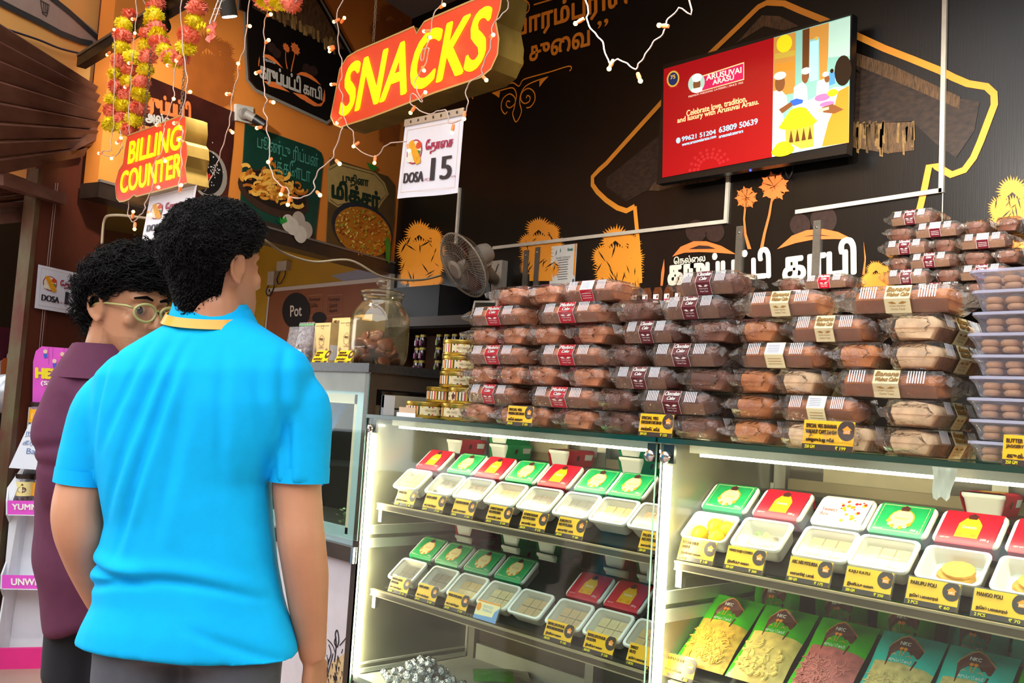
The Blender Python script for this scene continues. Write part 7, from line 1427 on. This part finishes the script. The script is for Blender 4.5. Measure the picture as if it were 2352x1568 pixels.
ringband(L(488, 736, .0), L(484, 694, .004), 1.12, .95, .083, .072, 'collar', BLUE, so, .008, tilt=.012); ringband(L(490, 756, .0), L(486, 706, .002), 1.26, 1.0, .083, .074, 'collar_fall', BLUE, so, .006, tilt=.016)
ringband(L(482, 744, -.004), L(481, 722, -.004), 1.24, 1.1, .083, .075, 'lanyard', M('lanyard_orange', 'f6a21c', .4, coat=.2), A.t, .003, tilt=.018)
for cp_, rad, dd in ((L(186, 1106), .0565, L(186, 1108)-L(196, 1050)), (L(687, 1102), .0645, L(687, 1104)-L(691, 1040))):
    b = MB(); d = dd.normalized(); b.tube([cp_-d*.028, cp_+d*.004], rad, 28, cap=False); b.tube([cp_+d*.004, cp_-d*.01], rad-.005, 28, cap=False); b.build('sleeve_hem', BLUE, so, 60)
# trousers and shoes
tr = MB(); a_, c_ = L(200, 1440), L(676, 1470); cx_ = (a_+c_)/2; hw = (c_-a_).length/2
tr.loft([ringp(Vector((cx_.x, 0, z)), Vector((hw*.93*k, 0, 0)), .112*k, 30, 2.4) for z, k in ((.86, .8), (.80, .86), (.72, .96), (.64, .97))])
for s in (-1, 1):
    x0 = cx_.x+s*.098; tr.tube([(x0, 0, .70), (x0+s*.004, 0, .58), (x0+s*.012, .01, .45), (x0+s*.02, 0, .25), (x0+s*.022, 0, .06)], [.1, .097, .08, .068, .062], 20)
finish(solid(tr, .011, 5), 'trousers', M('trouser_grey', '4c5058', .75, var=.08, vs=40, bump=.08, bs=500), A.t)
def shoes(fig, cx_, mt, dx=.118, turn=0):
    for s in (-1, 1):
        b = MB(); b.T = Matrix.Translation((cx_+s*dx, 0, 0)) @ Matrix.Rotation(turn, 4, 'Z'); b.loft([[(x*.044*k, .07+y*.135*k, z) for x, y in [(math.cos(2*PI*i/20), math.sin(2*PI*i/20)) for i in range(20)]] for z, k in ((.0, 1), (.02, 1.02), (.045, .93), (.07, .75), (.085, .5))]); b.build('shoe', mt, fig.t, 60)
shoes(A, cx_.x, M('shoe_black', '1c1a1a', .5))
# ---------------------------------------------------------------- man in the purple shirt
B_ = Figure((190, 1150), 2.42, 'person in a plum shirt and pale green glasses half hidden behind the blue shirt'); L = B_.L
HYB = -1.0                                   # face turned to the right of the picture and a little toward the camera
HYB = -(PI/2+.52)
chinB = L(284, 824); hb, HTB = head_mesh(HYB, -.10, .0, jaw=1.02); SCB = 1.08
TH_B = Matrix.Translation(chinB) @ Matrix.Scale(SCB, 4)
body = MB(); body.add([TH_B @ Vector(v) for v in hb.v], hb.f)
body.tube([L(238, 880, .0), L(242, 830, .0), L(252, 785, 0), L(262, 745, .0)], [.07, .06, .056, .056], 18)
pa = [L(160, 920, -.06), L(142, 1010, -.08), L(148, 1110, -.09), L(185, 1195, -.02), L(250, 1230, .08)]
body.tube(spline(pa, 4), [.05]*9+[.042]*4+[.034]*4, 14)
hand(body, L(252, 1230, .082), L(290, 1240, .12)-L(252, 1230, .082), (0, -.2, 1), .4, 1.0, 1)
for s in (-1, 1): x0 = L(232, 1500).x+s*.055; body.tube([(x0, 0, .55), (x0, 0, .46), (x0+.004, -.012, .34), (x0, 0, .2), (x0, 0, .06)], [.062, .058, .056, .046, .04], 14)
me = solid(body, .005, 4)
stub = Matrix(HTB.to_3x3()).inverted()
STB = M('skin_stubble', 'b07a57', .55, var=.08, vs=60)
def mB(c):
    q = stub @ ((c-chinB)/SCB-Vector((0, 0, .1)))+Vector((0, 0, .1)); return 1 if (q.z < .055+.35*max(0, .035-q.y) and q.z > -.02 and q.y > .0 and abs(q.x) > .018+.4*max(0, q.z-.02) and q.z < .085 and abs(q.x) < .09 and q.y < .085) or (abs(q.x) < .03 and .056 < q.z < .066 and q.y > .07) else 0
finish(me, 'body', [SKIN2, STB], B_.t, None, mB)
def thickB(az, el):
    f_ = abs((az+PI) % (2*PI)-PI)/PI; return .010+.034*max(0, min(1, (math.sin(el)+.55)/1.1))+(.012 if f_ < .3 else 0)
sh_, tf = hair_mesh(HTB, thickB, 4200, .022, .010, 23, back_low=.012, front=.172, amp=.02, noise_s=30)
hr = MB(); hr.add([TH_B @ Vector(v) for v in sh_.v], sh_.f); hro = hr.build('hair', HAIRS, B_.t, 180)
hc = MB(); hc.add([TH_B @ Vector(v) for v in tf.v], tf.f); o_ = hc.build('curls', HAIR, hro, 180); o_['kind'] = 'stuff'
TB_ = TH_B @ HTB
def inh(mb, nm_, mt, par, sm=180): mb.v = [tuple(TB_ @ Vector(v)) for v in mb.v]; return mb.build(nm_, mt, par, sm)
for s in (-1, 1):
    b = MB().sphere((s*.0305, .0752, .1205), .0125, 14, 10); e = inh(b, 'eye', M('eye_white', 'b9aca0', .3), B_.t); b = MB().sphere((s*.0305+.003, .0828, .1205), .0092, 12, 8, 0, (1, .6, 1)); inh(b, 'iris', M('iris_dark', '1a0e08', .15, coat=.6), e)
    b = MB().tube([(s*.011, .0925, .1475), (s*.028, .092, .1525), (s*.05, .076, .1465)], [.003, .0042, .002], 6); inh(b, 'eyebrow', HAIRS, B_.t)
gl = MB()                                     # glasses: two rims, bridge, two temples
GLF = M('glasses_green', 'b0aa68', .3, coat=.4)
def rim(s): return [(s*.0315+.0255*math.cos(a)*(1 if math.sin(a) > 0 else .95), .104-.012*abs(math.cos(a))*(1 if math.cos(a)*s > 0 else 0), .116+.0205*math.sin(a)) for a in [2*PI*i/24 for i in range(25)]]
go = None
for s in (-1, 1):
    b = MB().tube(rim(s), .0034, 8, cap=False); r_ = inh(b, 'rim', GLF, go or B_.t); 
    b = MB().add([(x, y+.0005, z) for x, y, z in rim(s)[:-1]], [tuple(range(24))]); inh(b, 'lens', GL('lens_glass', 'ffffff', 1.2, .04), r_)
    b = MB().tube([(s*.055, .088, .124), (s*.066, .074, .127), (s*.078, .02, .126), (s*.081, -.012, .122), (s*.08, -.028, .112)], [.0028, .003, .0026, .0022, .002], 6); inh(b, 'temple', GLF, B_.t)
b = MB().tube([(-.008, .1, .122), (0, .1025, .1245), (.008, .1, .122)], .0026, 8); inh(b, 'bridge', GLF, B_.t)
# shirt
sh = MB(); rows = [((198, 802), (296, 808), .05, 0), ((180, 824), (330, 830), .07, 0), ((154, 862), (372, 868), .095, -.005), ((132, 912), (395, 915), .12, -.01), ((116, 985), (400, 988), .135, -.01), ((100, 1080), (395, 1085), .135, -.01), ((95, 1180), (388, 1185), .135, 0), ((94, 1280), (382, 1285), .135, 0), ((104, 1370), (376, 1372), .135, 0), ((120, 1450), (372, 1395), .135, 0), ((130, 1452), (365, 1390), .12, 0)]
loops = []
for l_, r_, dpt, yo in rows: a_, c_ = L(*l_), L(*r_); loops.append(ringp((a_+c_)/2+Vector((0, yo, 0)), (c_-a_)/2, dpt, 36, 2.3))
sh.loft(loops)
sl = [L(182, 885, -.04), L(156, 940, -.07), L(142, 1020, -.085), L(148, 1110, -.09), L(168, 1165, -.06)]; sh.tube(spline(sl, 4), [.07, .07, .07, .07, .068, .068, .067, .066, .066, .065, .065, .064, .064, .064, .063, .063, .062], 18)
def foldsB(c, n):
    x, y, z = c[:, 0], c[:, 1], c[:, 2]+(1.28-CH); f = .004*np.sin(26*(x+.5*z)+2*np.sin(6*z))+.003*np.sin(40*z+9*x); g = np.exp(-((z-1.13-.2*x)/.012)**2)*.008+np.exp(-((z-1.075+.1*x)/.012)**2)*.007
    return c+n*(f-g)[:, None]
PLUM = M('shirt_plum', '5c2f46', .8, var=.06, vs=30, bump=.12, bs=900, spec=.2)
so = finish(solid(sh, .009, 7), 'shirt', PLUM, B_.t, foldsB)
ringband(L(240, 848, .0), L(246, 792, .0), 1.22, .94, .082, .078, 'collar', PLUM, so, .006); ringband(L(236, 872, .0), L(245, 794, .0), 1.55, 1.0, .082, .078, 'collar_fall', PLUM, so, .006)
tr = MB(); cxb = L(232, 1480).x; tr.loft([ringp(Vector((cxb, 0, z)), Vector((.125*k, 0, 0)), .12*k, 28, 2.3) for z, k in ((.84, .9), (.76, 1), (.66, 1))])
for s in (-1, 1): x0 = cxb+s*.05; tr.tube([(x0, 0, .72), (x0+s*.006, 0, .58), (x0+s*.008, 0, .46)], [.088, .084, .08], 18)
finish(solid(tr, .011, 4), 'shorts', M('shorts_navy', '0f131a', .85, var=.15, vs=20, bump=.1, bs=300), B_.t)
shoes(B_, cxb, M('sandal_brown', '3a2a20', .6), .055, -.6)
